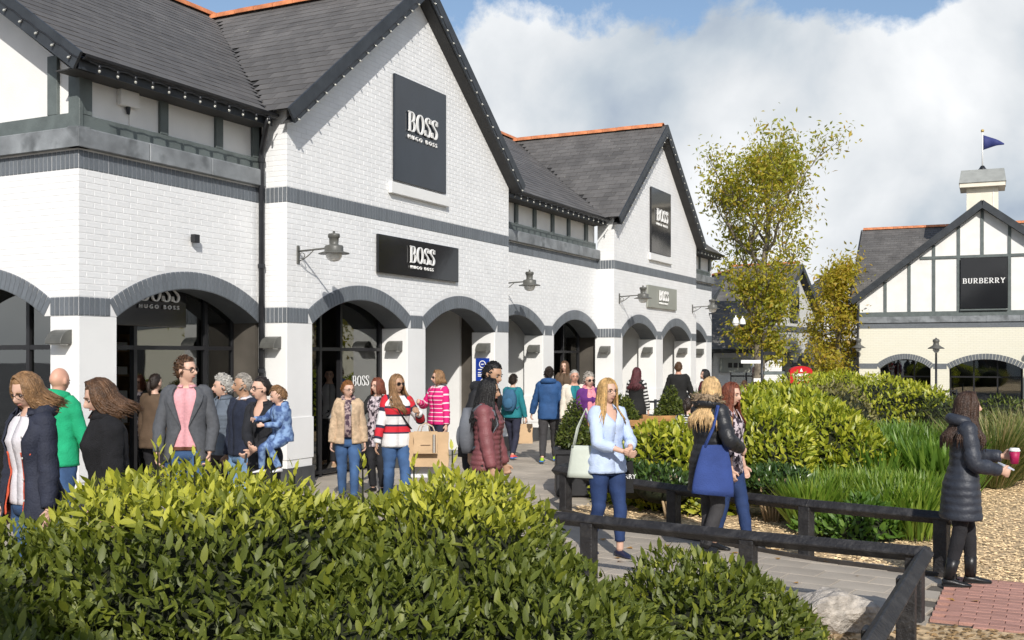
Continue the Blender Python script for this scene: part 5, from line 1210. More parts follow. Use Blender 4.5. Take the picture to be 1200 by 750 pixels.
# ------------------------------------------------------------------ people
def vmat(name, col, rough=.8, var=.10, scale=9, bump=.35, bscale=70, **k): return mat(name, col, rough, var, scale, bump, bscale, **k)
M_skin = mat('skin', (.62, .39, .29), .5, .06, 9, .06, 90); M_skin2 = mat('skin_ruddy', (.60, .33, .235), .5, .07, 9, .06, 90); M_skin3 = mat('skin_tan', (.44, .26, .165), .5, .06, 9, .06, 90)
M_lip = mat('lips', (.44, .19, .155), .45, .05, 9, 0); M_eye = mat('eye_dark', (.03, .022, .018), .2, .05, 9, 0); M_eyew = mat('eye_white', (.34, .29, .27), .3, .03, 9, 0); M_lens = mat('sunglass_lens', (.015, .012, .012), .08, .05, 5, 0, spec=.7)
def hairmat(n, c): return mat(n, c, .42, .35, 22, .5, 90, lo=.3, hi=.7, isl=.28)
HBR = hairmat('brown_hair', (.10, .052, .026)); HDK = hairmat('dark_hair', (.022, .014, .010)); HBK = hairmat('black_hair', (.008, .007, .007)); HBL = hairmat('blonde_hair', (.50, .31, .12)); HLB = hairmat('light_brown_hair', (.25, .14, .065))
HGR = hairmat('grey_hair', (.34, .31, .27)); HSG = hairmat('silver_hair', (.46, .44, .40)); HGI = hairmat('ginger_hair', (.26, .11, .035)); HRD = hairmat('red_brown_hair', (.16, .045, .022)); HBU = hairmat('burgundy_hair', (.085, .02, .025)); HSB = hairmat('strawberry_hair', (.54, .36, .17)); HDB = hairmat('dark_brown_hair', (.050, .027, .017))
M_denim = vmat('blue_denim', (.045, .10, .22), .85, .3, 5, .3, 120); M_denl = vmat('pale_denim', (.17, .29, .46), .85, .3, 6, .3, 120); M_indigo = vmat('indigo_trousers', (.018, .04, .12), .8, .15); M_blacktr = vmat('black_trousers', (.017, .017, .02), .85, .15); M_greytr = vmat('charcoal_trousers', (.045, .043, .045), .85, .15); M_navytr = vmat('navy_trousers', (.022, .024, .045), .85, .15); M_browntr = vmat('brown_trousers', (.035, .025, .025), .85, .15)
M_navy = vmat('navy_jacket', (.022, .026, .045), .75, .15); M_blkfl = vmat('black_fleece', (.012, .012, .014), .95, .2, 20, .6, 140); M_green = vmat('green_hoodie', (.012, .36, .165), .85, .08); M_bluewh = vmat('white_blouse', (.68, .65, .68), .8, .05, 40, .25, 60); M_pale = vmat('pale_blue_shirt', (.50, .60, .80), .8, .05, 12, .3, 60)
M_blazer = vmat('grey_blazer', (.085, .09, .10), .85, .12, 30, .3, 120); M_pinks = vmat('pink_shirt', (.68, .34, .37), .8, .08, 45, .2, 60); M_slatej = vmat('slate_jacket', (.12, .145, .18), .85, .12); M_navysw = vmat('navy_sweater', (.018, .024, .045), .9, .15, 20, .4, 120); M_blksh = vmat('black_top', (.016, .017, .021), .85, .15); M_furb = vmat('beige_fur', (.56, .41, .27), .95, .18, 22, .8, 90)
M_tee = vmat('grey_tee', (.34, .34, .35), .85, .06); M_blkj = vmat('black_jacket', (.014, .014, .016), .7, .2); M_maroon = vmat('maroon_puffer', (.20, .065, .07), .5, .12); M_teal = vmat('teal_jacket', (.012, .17, .20), .8, .1); M_bluej = vmat('blue_anorak', (.022, .075, .20), .75, .12); M_creamj = vmat('cream_jacket', (.68, .62, .52), .85, .08); M_purple = vmat('purple_coat', (.11, .022, .16), .85, .12); M_black = vmat('plain_black', (.012, .012, .012), .85, .15); M_burg = vmat('burgundy_jacket', (.10, .013, .022), .85, .12)
M_puff = vmat('black_puffer', (.02, .021, .024), .42, .15, 10, .25, 40); M_puffn = vmat('midnight_puffer', (.032, .037, .05), .5, .15, 10, .25, 40); M_royal = vmat('royal_blue_shirt', (.03, .05, .15), .8, .1); M_furt = vmat('tan_fur_trim', (.30, .22, .14), .95, .4, 40, .9, 120)
M_shoeb = mat('black_leather', (.014, .014, .015), .35, .2, 12, .1, 60); M_shoet = mat('tan_suede', (.45, .30, .18), .8, .15, 12, .1, 60); M_shoen = mat('navy_leather', (.02, .022, .05), .3, .1, 12, .1, 60)
M_paper = mat('kraft_paper', (.52, .36, .21), .8, .07, 6, .12, 30); M_whitebag = mat('white_bag', (.70, .70, .72), .6, .05, 5, .15, 15); M_belt = mat('brown_belt', (.11, .04, .02), .5, .15, 9, .1, 60); M_orange = vmat('orange_lining', (.62, .10, .045), .8, .08); M_pinksc = vmat('pink_scarf', (.70, .25, .30), .9, .15, 25, .4, 60)
def bands(name, stops, axis=2, rep=None):
    """printed horizontal bands on cloth, by height in the garment; stops (z, colour)"""
    m = bpy.data.materials.new(name); m.use_nodes = True; nt = m.node_tree; N = nt.nodes.new; L = nt.links.new; b = nt.nodes['Principled BSDF']; b.inputs['Roughness'].default_value = .85
    uv = N('ShaderNodeAttribute'); uv.attribute_name = 'along'; r = N('ShaderNodeValToRGB'); r.color_ramp.interpolation = 'CONSTANT'; src = uv.outputs['Fac']
    if rep:
        f = N('ShaderNodeMath'); f.operation = 'MULTIPLY'; L(src, f.inputs[0]); f.inputs[1].default_value = rep; g = N('ShaderNodeMath'); g.operation = 'FRACT'; L(f.outputs[0], g.inputs[0]); src = g.outputs[0]
    L(src, r.inputs[0]); e = r.color_ramp.elements
    e[0].position = stops[0][0]; e[0].color = (*stops[0][1], 1); e[1].position = stops[1][0]; e[1].color = (*stops[1][1], 1)
    for p, c in stops[2:]: q = e.new(p); q.color = (*c, 1)
    L(r.outputs[0], b.inputs['Base Color'])
    tc = N('ShaderNodeTexCoord'); n = N('ShaderNodeTexNoise'); n.inputs['Scale'].default_value = 30; L(tc.outputs['Object'], n.inputs[0]); bp = N('ShaderNodeBump'); bp.inputs['Strength'].default_value = .3; bp.inputs['Distance'].default_value = .02; L(n.outputs[0], bp.inputs['Height']); L(bp.outputs[0], b.inputs['Normal']); return m
wh, rd, nv = (.70, .69, .68), (.55, .015, .03), (.02, .022, .05)
M_stripe = bands('red_navy_white_stripes', [(0, wh), (.24, wh), (.26, nv), (.29, rd), (.40, nv), (.44, wh), (.60, nv), (.64, rd), (.76, nv), (.80, wh)])
M_pinkst = bands('pink_white_stripes', [(0, (.62, .012, .16)), (.82, (.75, .62, .66))], rep=9)
M_monost = bands('black_white_stripes', [(0, (.012, .012, .012)), (.5, (.6, .6, .58))], rep=16)
def printed(name, a, b, sc, lo=.46, hi=.54): return mat(name, a, .85, .1, sc, .2, 60, col2=b, lo=lo, hi=hi, detail=2)
M_scarf = printed('patterned_scarf', (.36, .27, .26), (.07, .04, .06), 30); M_floral = printed('floral_print', (.55, .47, .50), (.03, .02, .03), 24); M_camo = printed('blue_camo', (.22, .34, .55), (.055, .10, .24), 17, .4, .6)
def tubev(mb, pts, rad, n=12, flat=1., wr=0., seed=0, cap=True, puff=0, puffn=0, ref=None, al=None):
    """cloth tube with wrinkles; pts coarse, smoothed"""
    P = spl([tuple(p)+(r,) for p, r in zip(pts, rad)], 5); k = len(P); c = [Vector(p[:3]) for p in P]; r = [p[3] for p in P]
    if puffn: r = [q*(1+puff*(abs(math.sin(math.pi*puffn*i/(k-1)))-.6)) for i, q in enumerate(r)]
    b = len(mb.v); mb.tube(c, r, n, cap, flat, ref)
    for i in range(k):
        for j in range(n):
            v = Vector(mb.v[b+i*n+j]); d = v-c[i]; w = wr*(mnoise.noise(v*Vector((14, 14, 26)) if False else Vector((v.x*13+seed, v.y*13, v.z*24)))+.6*mnoise.noise(Vector((v.x*30, v.y*30+seed, v.z*45))))
            mb.v[b+i*n+j] = tuple(v+d*w)
    if al is not None:
        while len(al) < b: al.append(0.)
        for i in range(k): al += [i/(k-1)]*n
def ik(a, t, l1, l2, pole):
    d = t-a; L_ = d.length; L_ = min(L_, (l1+l2)*.999); d = d.normalized(); t = a+d*L_; x = (l1*l1-l2*l2+L_*L_)/(2*L_); h = math.sqrt(max(0, l1*l1-x*x))
    p = pole-d*pole.dot(d); p = p.normalized() if p.length > 1e-5 else d.orthogonal().normalized(); return a+d*x+p*h, t
TORM = [(.475, .085, .09, .085), (.52, .165, .105, .115), (.57, .158, .105, .10), (.63, .142, .100, .088), (.70, .158, .112, .098), (.76, .172, .115, .105), (.80, .170, .095, .10), (.825, .138, .07, .085), (.845, .085, .055, .065), (.865, .060, .052, .058)]
TORF = [(.475, .085, .09, .09), (.52, .172, .105, .125), (.57, .158, .10, .10), (.63, .128, .092, .080), (.70, .138, .112, .085), (.745, .150, .130, .092), (.79, .158, .09, .092), (.818, .135, .065, .08), (.842, .075, .05, .06), (.865, .050, .045, .052)]
def person(label, px_, Y, H, face=0., sex='f', skin=None, hair=None, lean=0., tilt=0., yaw=0., nod=0., roll=0., aL=None, aR=None, eL=None, eR=None, fL=(0, 0), fR=(0, 0), kneel=None, top=None, legs=None, shoes=None, extra=(), glasses=None, vox=.012, fat=1., z0=0., seat=False, grip=(.45, .45), hs=1.):
    """one figure: a continuous body with hair and clothing as its children.  a?: wrist target (right, forward, up) in shares of height; f?: foot offset"""
    s = H; x, _ = at(px_, Y); skin = skin or M_skin; rs = random.Random(int(px_*7+Y*31)); rng = np.random.default_rng(int(px_*7+Y*31))
    T = TORM if sex == 'm' else TORF; hipz = .515*s; hipw = .052*s
    if seat: hipz = .28*s
    dz = hipz-.515*s
    def B(p):  # bend of everything above the hips
        p = Vector(p); h = max(0, p.z-hipz); return Vector((p.x+tilt*h, p.y+lean*h, p.z-.5*(lean*lean+tilt*tilt)*h))
    k = s/1.72
    sh = {}; el = {}; wr = {}; kn = {}; an = {}; hip = {}
    shw = (.148 if sex == 'm' else .126)*s/1.72*.98
    for sd, nm, a, e in ((-1, 'L', aL, eL), (1, 'R', aR, eR)):
        sh[nm] = B((sd*shw*1.08, -.005, .805*s+dz)); a = a or (sd*.135, .03, .475)
        t = B((a[0]*s, a[1]*s, a[2]*s+dz)); pole = Vector(e) if e else Vector((sd*.5, -.9, -.2)); el[nm], wr[nm] = ik(sh[nm], t, .172*s, .148*s, pole)
    for sd, nm, f in ((-1, 'L', fL), (1, 'R', fR)):
        hip[nm] = Vector((sd*hipw, 0, hipz-.005*s)); up = .0
        if seat: t = Vector((sd*.07*s+f[0]*s, .22*s+f[1]*s, .05*s))
        else: t = Vector((sd*.05*s+f[0]*s, f[1]*s, .043*s+(f[2]*s if len(f) > 2 else (abs(f[1])*.18*s if f[1] < -.08 else 0))))
        kn[nm], an[nm] = ik(hip[nm], t, .239*s, .233*s, Vector((sd*.08, 1, .0)))
    hc = B((0, .012*s, .930*s+dz+(hs-1)*.05*s)); RH = Matrix.Rotation(-yaw, 4, 'Z') @ Matrix.Rotation(-nod, 4, 'X') @ Matrix.Rotation(roll, 4, 'Y')
    HS = .132*s/.226*hs
    def Hd(p): return hc+RH @ (Vector(p)*HS)
    bb = MB()
    def rc(a, b, r0, r1, n=10): bb.tube([a+(a-b).normalized()*r0*.45, a, b, b+(b-a).normalized()*r1*.45], [r0*.6, r0, r1, r1*.6], n)
    # torso
    rings = []
    for z, w, f, bk in T:
        c = B((0, 0, z*s+dz)); rings.append([c+Vector((w*k*math.cos(2*math.pi*j/20)*.93*fat, (f if math.sin(2*math.pi*j/20) > 0 else bk)*k*math.sin(2*math.pi*j/20)*.93*fat, 0)) for j in range(20)])
    vs = [p for r in rings for p in r]; n = 20
    bb.add(vs, [(i*n+j, i*n+(j+1) % n, (i+1)*n+(j+1) % n, (i+1)*n+j) for i in range(len(T)-1) for j in range(n)]+[tuple(range(n))[::-1], tuple((len(T)-1)*n+j for j in range(n))])
    nb = B((0, -.006, .845*s+dz)); rc(nb, hc+RH @ Vector((0, -.015, -.06))*HS, (.056 if sex == 'm' else .047)*k, (.054 if sex == 'm' else .045)*k, 12)
    for nm, sd in (('L', -1), ('R', 1)):
        rc(sh[nm], el[nm], .046*k, .038*k); rc(el[nm], wr[nm], .036*k, .024*k); rc(hip[nm], kn[nm], .078*k, .052*k); rc(kn[nm], an[nm], .050*k, .034*k)
        rc(an[nm]+Vector((0, -.02*k, -.03*k)), an[nm]+Vector((sd*.012*k, .11*k, -.052*k)), .026*k, .014*k)
        # hand: palm, four bent fingers, thumb from the side of the palm
        d = (wr[nm]-el[nm]).normalized(); g = grip[0 if nm == 'L' else 1]
        pn = Vector((-sd, .25, 0)); pn = (pn-d*pn.dot(d)).normalized(); ac = d.cross(pn).normalized()*1.0   # pn: palm faces inwards ; ac: across
        pc = wr[nm]+d*.045*k
        bb.tube([wr[nm]-d*.01*k, wr[nm]+d*.03*k, wr[nm]+d*.075*k, wr[nm]+d*.088*k], [.023*k, .032*k, .037*k, .031*k], 12, True, .5, ac)
        for q, (o_, l_) in enumerate(((-.030, .070), (-.010, .080), (.010, .075), (.029, .058))):
            a0 = wr[nm]+d*.080*k+ac*o_*k; b1 = (.35+.9*g); b2 = (.75+1.3*g)
            a1 = a0+(d*math.cos(b1*.6)+pn*math.sin(b1*.6))*l_*.5*k; a2 = a1+(d*math.cos(b2)+pn*math.sin(b2))*l_*.55*k
            bb.tube([a0-d*.02*k, a0, a1, a2], [.011*k, .0115*k, .0105*k, .0085*k], 7)
        tsd = -1 if (ac.y < 0 or (abs(ac.y) < .3 and ac.z < 0)) else 1; tc_ = ac*tsd
        t0 = wr[nm]+d*.025*k+tc_*.026*k; t1 = t0+(d*.6+tc_*.7+pn*.25).normalized()*.040*k; t2 = t1+(d*.85+tc_*.15+pn*.5).normalized()*.032*k; bb.tube([wr[nm]+d*.02*k, t0, t1, t2], [.016*k, .0145*k, .0125*k, .009*k], 7)
    # head
    NA, NE = 28, 20; hv = []
    for i in range(NE+1):
        t = math.pi*i/NE
        for j in range(NA):
            a = 2*math.pi*j/NA; X, Yh, Z = math.sin(t)*math.cos(a), math.sin(t)*math.sin(a), math.cos(t)
            px2, py2, pz2 = .074*X, (.088 if Yh > 0 else .100)*Yh, .115*Z
            if Z < .05: q = (.05-Z)/1.05; px2 *= 1-.34*q**1.4; py2 = py2*(1-.18*q) + (.012*q if Yh > 0 else .028*q)
            if Yh > .2:
                g = lambda cx, cz, sx, sz: math.exp(-((px2-cx)/sx)**2-((pz2-cz)/sz)**2)
                py2 += .034*g(0, -.030, .014, .016)+.018*g(0, -.008, .011, .022)-.009*(g(.031, .004, .016, .012)+g(-.031, .004, .016, .012))+.005*g(0, .03, .05, .012)+.007*g(0, -.062, .022, .012)+.008*g(0, -.098, .02, .014)-.004*g(0, -.078, .02, .006)
            hv.append(Hd((px2, py2, pz2)))
    bb.add(hv, [(i*NA+j, (i+1)*NA+j, (i+1)*NA+(j+1) % NA, i*NA+(j+1) % NA) for i in range(NE) for j in range(NA)])
    for sd in (-1, 1): bb.ell(Hd((sd*.075, -.008, -.008)), .010*HS, .020*HS, .032*HS, 8, 6, RH.to_3x3())
    me = bb.mesh('person', skin, True)
    o = bpy.data.objects.new('tmp', me); C.objects.link(o); md = o.modifiers.new('r', 'REMESH'); md.mode = 'VOXEL'; md.voxel_size = vox*.78; md.use_smooth_shade = True; md2 = o.modifiers.new('s', 'SMOOTH'); md2.factor = .35; md2.iterations = 1
    dg = bpy.context.evaluated_depsgraph_get(); m2 = bpy.data.meshes.new_from_object(o.evaluated_get(dg)); bpy.data.objects.remove(o); m2.name = 'person'
    if not m2.materials: m2.materials.append(skin)
    P = inst('person', m2, None, (x, Y, z0), (0, 0, math.pi+R(face))); tag(P, label, 'person')
    # face pieces
    for sd in (-1, 1):
        eb = MB(); eb.ell(Hd((sd*.031, .0765, .003)), .0135*HS, .0085*HS, .0068*HS, 10, 6, RH.to_3x3()); e_ = eb.build('eye', M_eyew, P, True)
        MB().ell(Hd((sd*.031, .0825, .0025)), .0085*HS, .004*HS, .0068*HS, 8, 5, RH.to_3x3()).build('iris', M_eye, e_, True)
        if hair: MB().tube([Hd((sd*.014, .090, .020)), Hd((sd*.031, .089, .026)), Hd((sd*.050, .077, .020))], [.0035*HS, .0045*HS, .002*HS], 6).build('eyebrow', hair[1] if hair[1] not in (HBL, HSG, HSB) else HLB, P, True)
    MB().tube([Hd((-.023, .074, -.060)), Hd((-.010, .0855, -.059)), Hd((0, .0875, -.061)), Hd((.010, .0855, -.059)), Hd((.023, .074, -.060))], [.001*HS, .0042*HS, .0048*HS, .0042*HS, .001*HS], 6).build('lips', M_lip, P, True)
    if glasses:
        gm = M_dark; gl = MB()
        for sd in (-1, 1):
            ring = [Hd((sd*.032+.026*math.cos(2*math.pi*i/14), .097-.012*abs(sd*.032+.026*math.cos(2*math.pi*i/14))/.05, .002+.019*math.sin(2*math.pi*i/14))) for i in range(15)]
            gl.tube(ring, .0014*HS*(2.2 if glasses == 'bold' else 1), 5, False); gl.tube([Hd((sd*.058, .083, .006)), Hd((sd*.077, .0, .004))], .0022*HS, 5)
            if glasses == 'sun': c_ = len(gl.v); gl.mi = 1; gl.add(ring[:14], [tuple(range(14))]); gl.mi = 0
        gl.tube([Hd((-.007, .099, .006)), Hd((.007, .099, .006))], .0022*HS, 5); gl.build('glasses', [gm, M_lens], P, True, normals=False)
    # hair
    if hair:
        st, hm = hair[0], hair[1]; hl_ = hair[2] if len(hair) > 2 else {}
        cap = MB(); NA, NE = 30, 18; infl = dict(short=1.10, crop=1.06, curly=1.22, bob=1.09, long=1.09, bun=1.07, cap=1.1).get(st, 1.1)
        hl0 = hl_.get('line', .076); cv = []
        for i in range(NE+1):
            t = math.pi*i/NE
            for j in range(NA):
                a = 2*math.pi*j/NA; X, Yh, Z = math.sin(t)*math.cos(a), math.sin(t)*math.sin(a), math.cos(t); f = infl
                z = .118*Z; lim = hl0-.0 if Yh > .35 else (hl0-(.35-Yh)*(.15 if st in ('short', 'crop', 'curly', 'bun', 'cap') else .5))
                lim = max(lim, -.075 if st in ('short', 'crop', 'curly', 'cap', 'bun') else -.10)
                if z < lim: f = max(.80, infl-(lim-z)*14)
                if st == 'curly': f *= 1+.07*mnoise.noise(Vector((X, Yh, Z))*6)
                else: f *= 1+.03*mnoise.noise(Vector((X*3, Yh*3, Z*3+px_)))
                cv.append(Hd((.077*X*f, (.086 if Yh > 0 else .102)*Yh*f-.004, z*f*.985+.002)))
        cap.add(cv, [(i*NA+j, (i+1)*NA+j, (i+1)*NA+(j+1) % NA, i*NA+(j+1) % NA) for i in range(NE) for j in range(NA)]); hobj = cap.build('hair', hm, P, True)
        lk = MB(); W_ = Matrix.Rotation(-(math.pi+R(face)), 3, 'Z') @ Vector(hl_.get('wind', (0, 0, 0))); N_l = dict(short=220, crop=160, curly=220, bob=300, long=360, bun=40, cap=30).get(st, 80)
        RHi = RH.inverted()
        for q in range(N_l):
            if st in ('bob', 'long'):
                a = rs.uniform(R(hl_.get('front', 38)), R(322-hl_.get('front', 38)+38)) if True else 0; a = rs.uniform(hl_.get('front', 42), 360-hl_.get('front', 42)); A = R(90+a)
                L_ = hl_.get('len', .20 if st == 'bob' else .42)*rs.uniform(.6, 1.12); t0 = rs.uniform(.12, 1.2); pts = []
                for u in range(8):
                    f = u/7; tt = t0+(R(100)-t0)*min(1, f*2.2); g = infl*(1.0+.035*rs.random())
                    p = Vector((.078*math.sin(tt)*math.cos(A)*g, (.086 if math.sin(A) > 0 else .102)*math.sin(tt)*math.sin(A)*g-.004, .118*math.cos(tt)*g))
                    if f*2.2 > 1: dd = (f*2.2-1)/1.2; p.z -= dd*L_/HS*1.0; sp2 = 1+.18*dd; p.x *= sp2; p.y = p.y*sp2-.012*dd
                    wp = Hd(p)
                    if f*2.2 > 1: wp = wp+W_*dd**1.4*L_*rs.uniform(.7, 1.3)+Vector((rs.uniform(-.006, .006), rs.uniform(-.006, .006), 0))
                    zt_ = .845*s+dz
                    if wp.z < zt_:
                        hb_ = B((0, 0, wp.z)); ee = min(1, (zt_-wp.z)/(.075*s)); rx_ = (.085+.115*ee)*k; ry_ = (.080+(hl_.get('col', .135)-.045)*ee)*k; dx_, dy_ = wp.x-hb_.x, wp.y-hb_.y; q_ = math.hypot(dx_/rx_, dy_/ry_)
                        if q_ < 1: wp.x = hb_.x+dx_/max(q_, .2); wp.y = hb_.y+dy_/max(q_, .2)
                    pts.append(wp)
                w0 = rs.uniform(.0045, .0095)*k; lk.tube(pts, [w0*.5, w0, w0*1.2, w0*1.2, w0*1.1, w0*.95, w0*.65, w0*.15], 5)
            else:
                L_ = dict(short=.055, crop=.034, curly=.035, bun=.02, cap=.03).get(st, .04); d = Vector((rs.gauss(0, 1), rs.gauss(0, 1)-.25, rs.gauss(0, 1)+.5)).normalized(); z = .118*d.z
                if z < (hl0 if d.y > .3 else -.045): continue
                p = Vector((.077*d.x, (.086 if d.y > 0 else .102)*d.y-.004, z))*infl
                sw = Vector(hl_.get('sweep', (.5, .6, -.2))); tg = (sw-d*sw.dot(d)).normalized()*L_*rs.uniform(.6, 1.2)
                if st == 'curly': tg = Vector((rs.uniform(-1, 1), rs.uniform(-1, 1), rs.uniform(-1, 1)))*L_*.6
                w0 = .0052*(1.6 if st == 'curly' else 1); lk.tube([Hd(p*.98), Hd(p*1.03+tg*.5), Hd(p*1.0+tg)], [w0*k, w0*k*1.1, w0*k*.25], 5)
        if st == 'bun' or hl_.get('pony'):
            lk.tube([Hd((0, -.10, .03)), Hd((0, -.135, .0)), Hd((0, -.14, -.08)), Hd((.01, -.11, -.17))], [.02*k, .028*k, .026*k, .006*k], 8)
        if st in ('bob', 'long') and not hl_.get('nofringe'):
            for q in range(26):
                sd = -1 if q % 3 else 1; f0 = rs.random(); A = R(90)+sd*(.10+.75*f0); st0 = Vector((.012, .02+.03*rs.random(), .122)); pts = []
                for u in range(6):
                    f = u/5; el_ = R(12+70*f+22*f0*f); AA = R(90)+sd*(.15+(1.0+.35*f0)*f**.8)
                    p = Vector((.080*math.sin(el_)*math.cos(AA), .090*math.sin(el_)*math.sin(AA)-.004, .120*math.cos(el_)))*1.06; pts.append(Hd(st0.lerp(p, min(1, f*2.2))))
                w0 = .010*k; lk.tube(pts, [w0, w0*1.2, w0*1.2, w0, w0*.8, w0*.3], 5)
        lk.build('hair_locks', hm, hobj, True)
    # ---------------- clothing
    def torso(name, m, zlo, zhi, inf, flare=0., gap=None, wrk=.10, puff=0, arc=None, along=False, n=28, back=0.):
        """shell over the trunk from zlo to zhi (shares of height); gap(z) = half-angle left open in front"""
        mb = MB(); K = 60 if puff else 26; rows = []; al = []
        zs = [zlo+(zhi-zlo)*i/(K-1) for i in range(K)]
        def ring(z):
            zz = max(z, .53)
            for a, b in zip(T, T[1:]):
                if a[0] <= zz <= b[0]: f = (zz-a[0])/(b[0]-a[0]); return [a[i]+(b[i]-a[i])*f for i in (1, 2, 3)]
            return T[-1][1:]
        for i, z in enumerate(zs):
            w, f, bk = ring(z); q = max(0, (.60-z)/.12)
            w2, f2, b2 = w*fat+inf+flare*q, f*fat+inf+flare*q, bk*fat+inf+flare*q+back*q
            if .60 < z < .78: w2 = max(w2, .140*fat+inf*.6); 
            if puff: pp = puff*(abs(math.sin(math.pi*(z-zlo)/(zhi-zlo)*13))-.5); w2 += pp; f2 += pp; b2 += pp
            hg = gap(z) if gap else 0
            for j in range(n+1):
                a = R(90)+hg+(2*math.pi-2*hg)*j/n if gap else R(90)+2*math.pi*j/n
                if arc: a = R(90)+arc[0]*(arc[1](z)+(arc[2](z)-arc[1](z))*j/n)
                ca, sa = math.cos(a), math.sin(a); r_ = 1+wrk*(mnoise.noise(Vector((ca*3+px_, sa*3, z*s*9)))*.5+.5*mnoise.noise(Vector((ca*6, sa*6+px_, z*s*20))))
                ex = 1.12; sx = abs(ca)**(2/2.4)*(1 if ca > 0 else -1); sy = abs(sa)**(2/2.2)*(1 if sa > 0 else -1)
                zz = z*s+dz
                mb.v.append(tuple(B((w2*k*sx*r_, (f2 if sa > 0 else b2)*k*sy*r_, zz)))); al.append((z-zlo)/(zhi-zlo))
        for i in range(K-1):
            for j in range(n): a = i*(n+1)+j; mb.f.append((a, a+1, a+n+2, a+n+1)); mb.m.append(0)
        ob = mb.build(name, m, P, True, normals=False)
        sm = ob.modifiers.new('thick', 'SOLIDIFY'); sm.thickness = .008; sm.offset = -1
        if along: a_ = ob.data.attributes.new('along', 'FLOAT', 'POINT'); a_.data.foreach_set('value', al)
        return ob
    def sleeves(name, m, inf, to=1., wrk=.16, puffn=0, puff=.2, along=False, cuff=None):
        for nm, sd in (('L', -1), ('R', 1)):
            mb = MB(); al = []; e1 = el[nm].lerp(wr[nm], max(0, to*2-1)) if to > .5 else sh[nm].lerp(el[nm], to*2)
            ins = sh[nm].lerp(B((0, 0, .80*s+dz)), .30)
            pts = [ins, sh[nm]+Vector((0, 0, .008)), sh[nm].lerp(el[nm], .5), el[nm], el[nm].lerp(wr[nm], .5), e1-(e1-el[nm])*.02] if to > .6 else [ins, sh[nm], sh[nm].lerp(el[nm], .6), e1]
            rad = [(.052*fat+inf)*k, (.053*fat+inf)*k, (.046*fat+inf)*k, (.043+inf)*k, (.038+inf)*k, (.030+inf*.8)*k][:len(pts)]
            tubev(mb, pts, rad, 14, 1., wrk, px_+sd, True, puff, puffn, None, al if along else None); ob = mb.build(name, m, P, True)
            if along:
                while len(al) < len(ob.data.vertices): al.append(1.)
                a_ = ob.data.attributes.new('along', 'FLOAT', 'POINT'); a_.data.foreach_set('value', [.86-.66*v for v in al][:len(ob.data.vertices)])
            if cuff: MB().tube([e1-(e1-el[nm]).normalized()*.035, e1+(e1-el[nm]).normalized()*.012], (.031+inf)*k, 12).build('cuff', cuff, ob, True)
    def trousers(m, inf=.012, bottom=.96, flare=0., skirt=False):
        mb = MB(); n = 20
        zs = [.46, .49, .52, .545, .575]; rings = []
        for z in zs:
            w, f, bk = (.135, .10, .10) if z < .48 else ((.165, .105, .112) if z < .55 else ((.160, .105, .105) if z < .58 else (.148, .102, .096)))
            c = B((0, 0, z*s+dz)); rings += [c+Vector(((w*fat+inf)*k*math.cos(2*math.pi*j/n), ((f if math.sin(2*math.pi*j/n) > 0 else bk)*fat+inf)*k*math.sin(2*math.pi*j/n), 0)) for j in range(n)]
        if not seat: mb.add(rings, [(i*n+j, i*n+(j+1) % n, (i+1)*n+(j+1) % n, (i+1)*n+j) for i in range(len(zs)-1) for j in range(n)]+[tuple(range(n))[::-1], tuple((len(zs)-1)*n+j for j in range(n))])
        for nm in 'LR':
            e = kn[nm].lerp(an[nm], bottom); tubev(mb, [hip[nm]+Vector((0, 0, .03*k)), hip[nm].lerp(kn[nm], .35), hip[nm].lerp(kn[nm], .75), kn[nm], kn[nm].lerp(an[nm], .45), e], [(.088*fat+inf)*k, (.085*fat+inf)*k, (.064+inf)*k, (.058+inf)*k, (.052+inf+flare*.5)*k, (.040+inf+flare)*k], 14, 1., .13, px_)
        return mb.build('trousers', m, P, True)
    def shoe(m, sole=None, boot=0., heel=0.):
        for nm, sd in (('L', -1), ('R', 1)):
            a = an[nm]; up = a.z-.043*s; mb = MB(); n = 12; vs = []
            for t_, w, h in ((-.062, .020, .05), (-.055, .030, .062), (-.02, .036, .070), (.03, .040, .060), (.085, .046, .042), (.135, .044, .030), (.165, .030, .022), (.175, .012, .014)):
                for j in range(n): aa = 2*math.pi*j/n; vs.append(Vector((a.x+sd*.010*k*(t_+.06)/.1+w*k*math.cos(aa), a.y+t_*k*1.02, up+.002+max(0, (h*.5+h*.55*math.sin(aa)))*k)))
            mb.add(vs, [(i*n+j, i*n+(j+1) % n, (i+1)*n+(j+1) % n, (i+1)*n+j) for i in range(7) for j in range(n)]+[tuple(range(n))[::-1], tuple(7*n+j for j in range(n))])
            if boot: mb.tube([a+Vector((0, -.012*k, -.01)), a.lerp(kn[nm], boot*.5)+Vector((0, -.006*k, 0)), a.lerp(kn[nm], boot)], [.047*k, .050*k, .056*k], 14)
            ob = mb.build('shoe', m, P, True)
            if sole: MB().prism([(a.x+sd*.012*k+q[0]*k, a.y+q[1]*k) for q in ((-.034, -.064), (.034, -.064), (.042, .03), (.049, .09), (.03, .165), (-.02, .172), (-.044, .09), (-.04, .03))], up-.0, up+.018*k, 'z').build('sole', sole, ob)
    E = dict(P=P, B=B, s=s, k=k, sh=sh, el=el, wr=wr, hip=hip, kn=kn, an=an, Hd=Hd, hc=hc, torso=torso, sleeves=sleeves, trousers=trousers, shoe=shoe, dz=dz, x=x, Y=Y)
    if legs: legs(E)
    if top: top(E)
    if shoes: shoes(E)
    for f in extra: f(E)
    return E
def worldp(E, p):
    """figure-local point to world"""
    return Matrix.Translation((E['P'].location)) @ Matrix.Rotation(E['P'].rotation_euler.z, 4, 'Z') @ Vector(p)
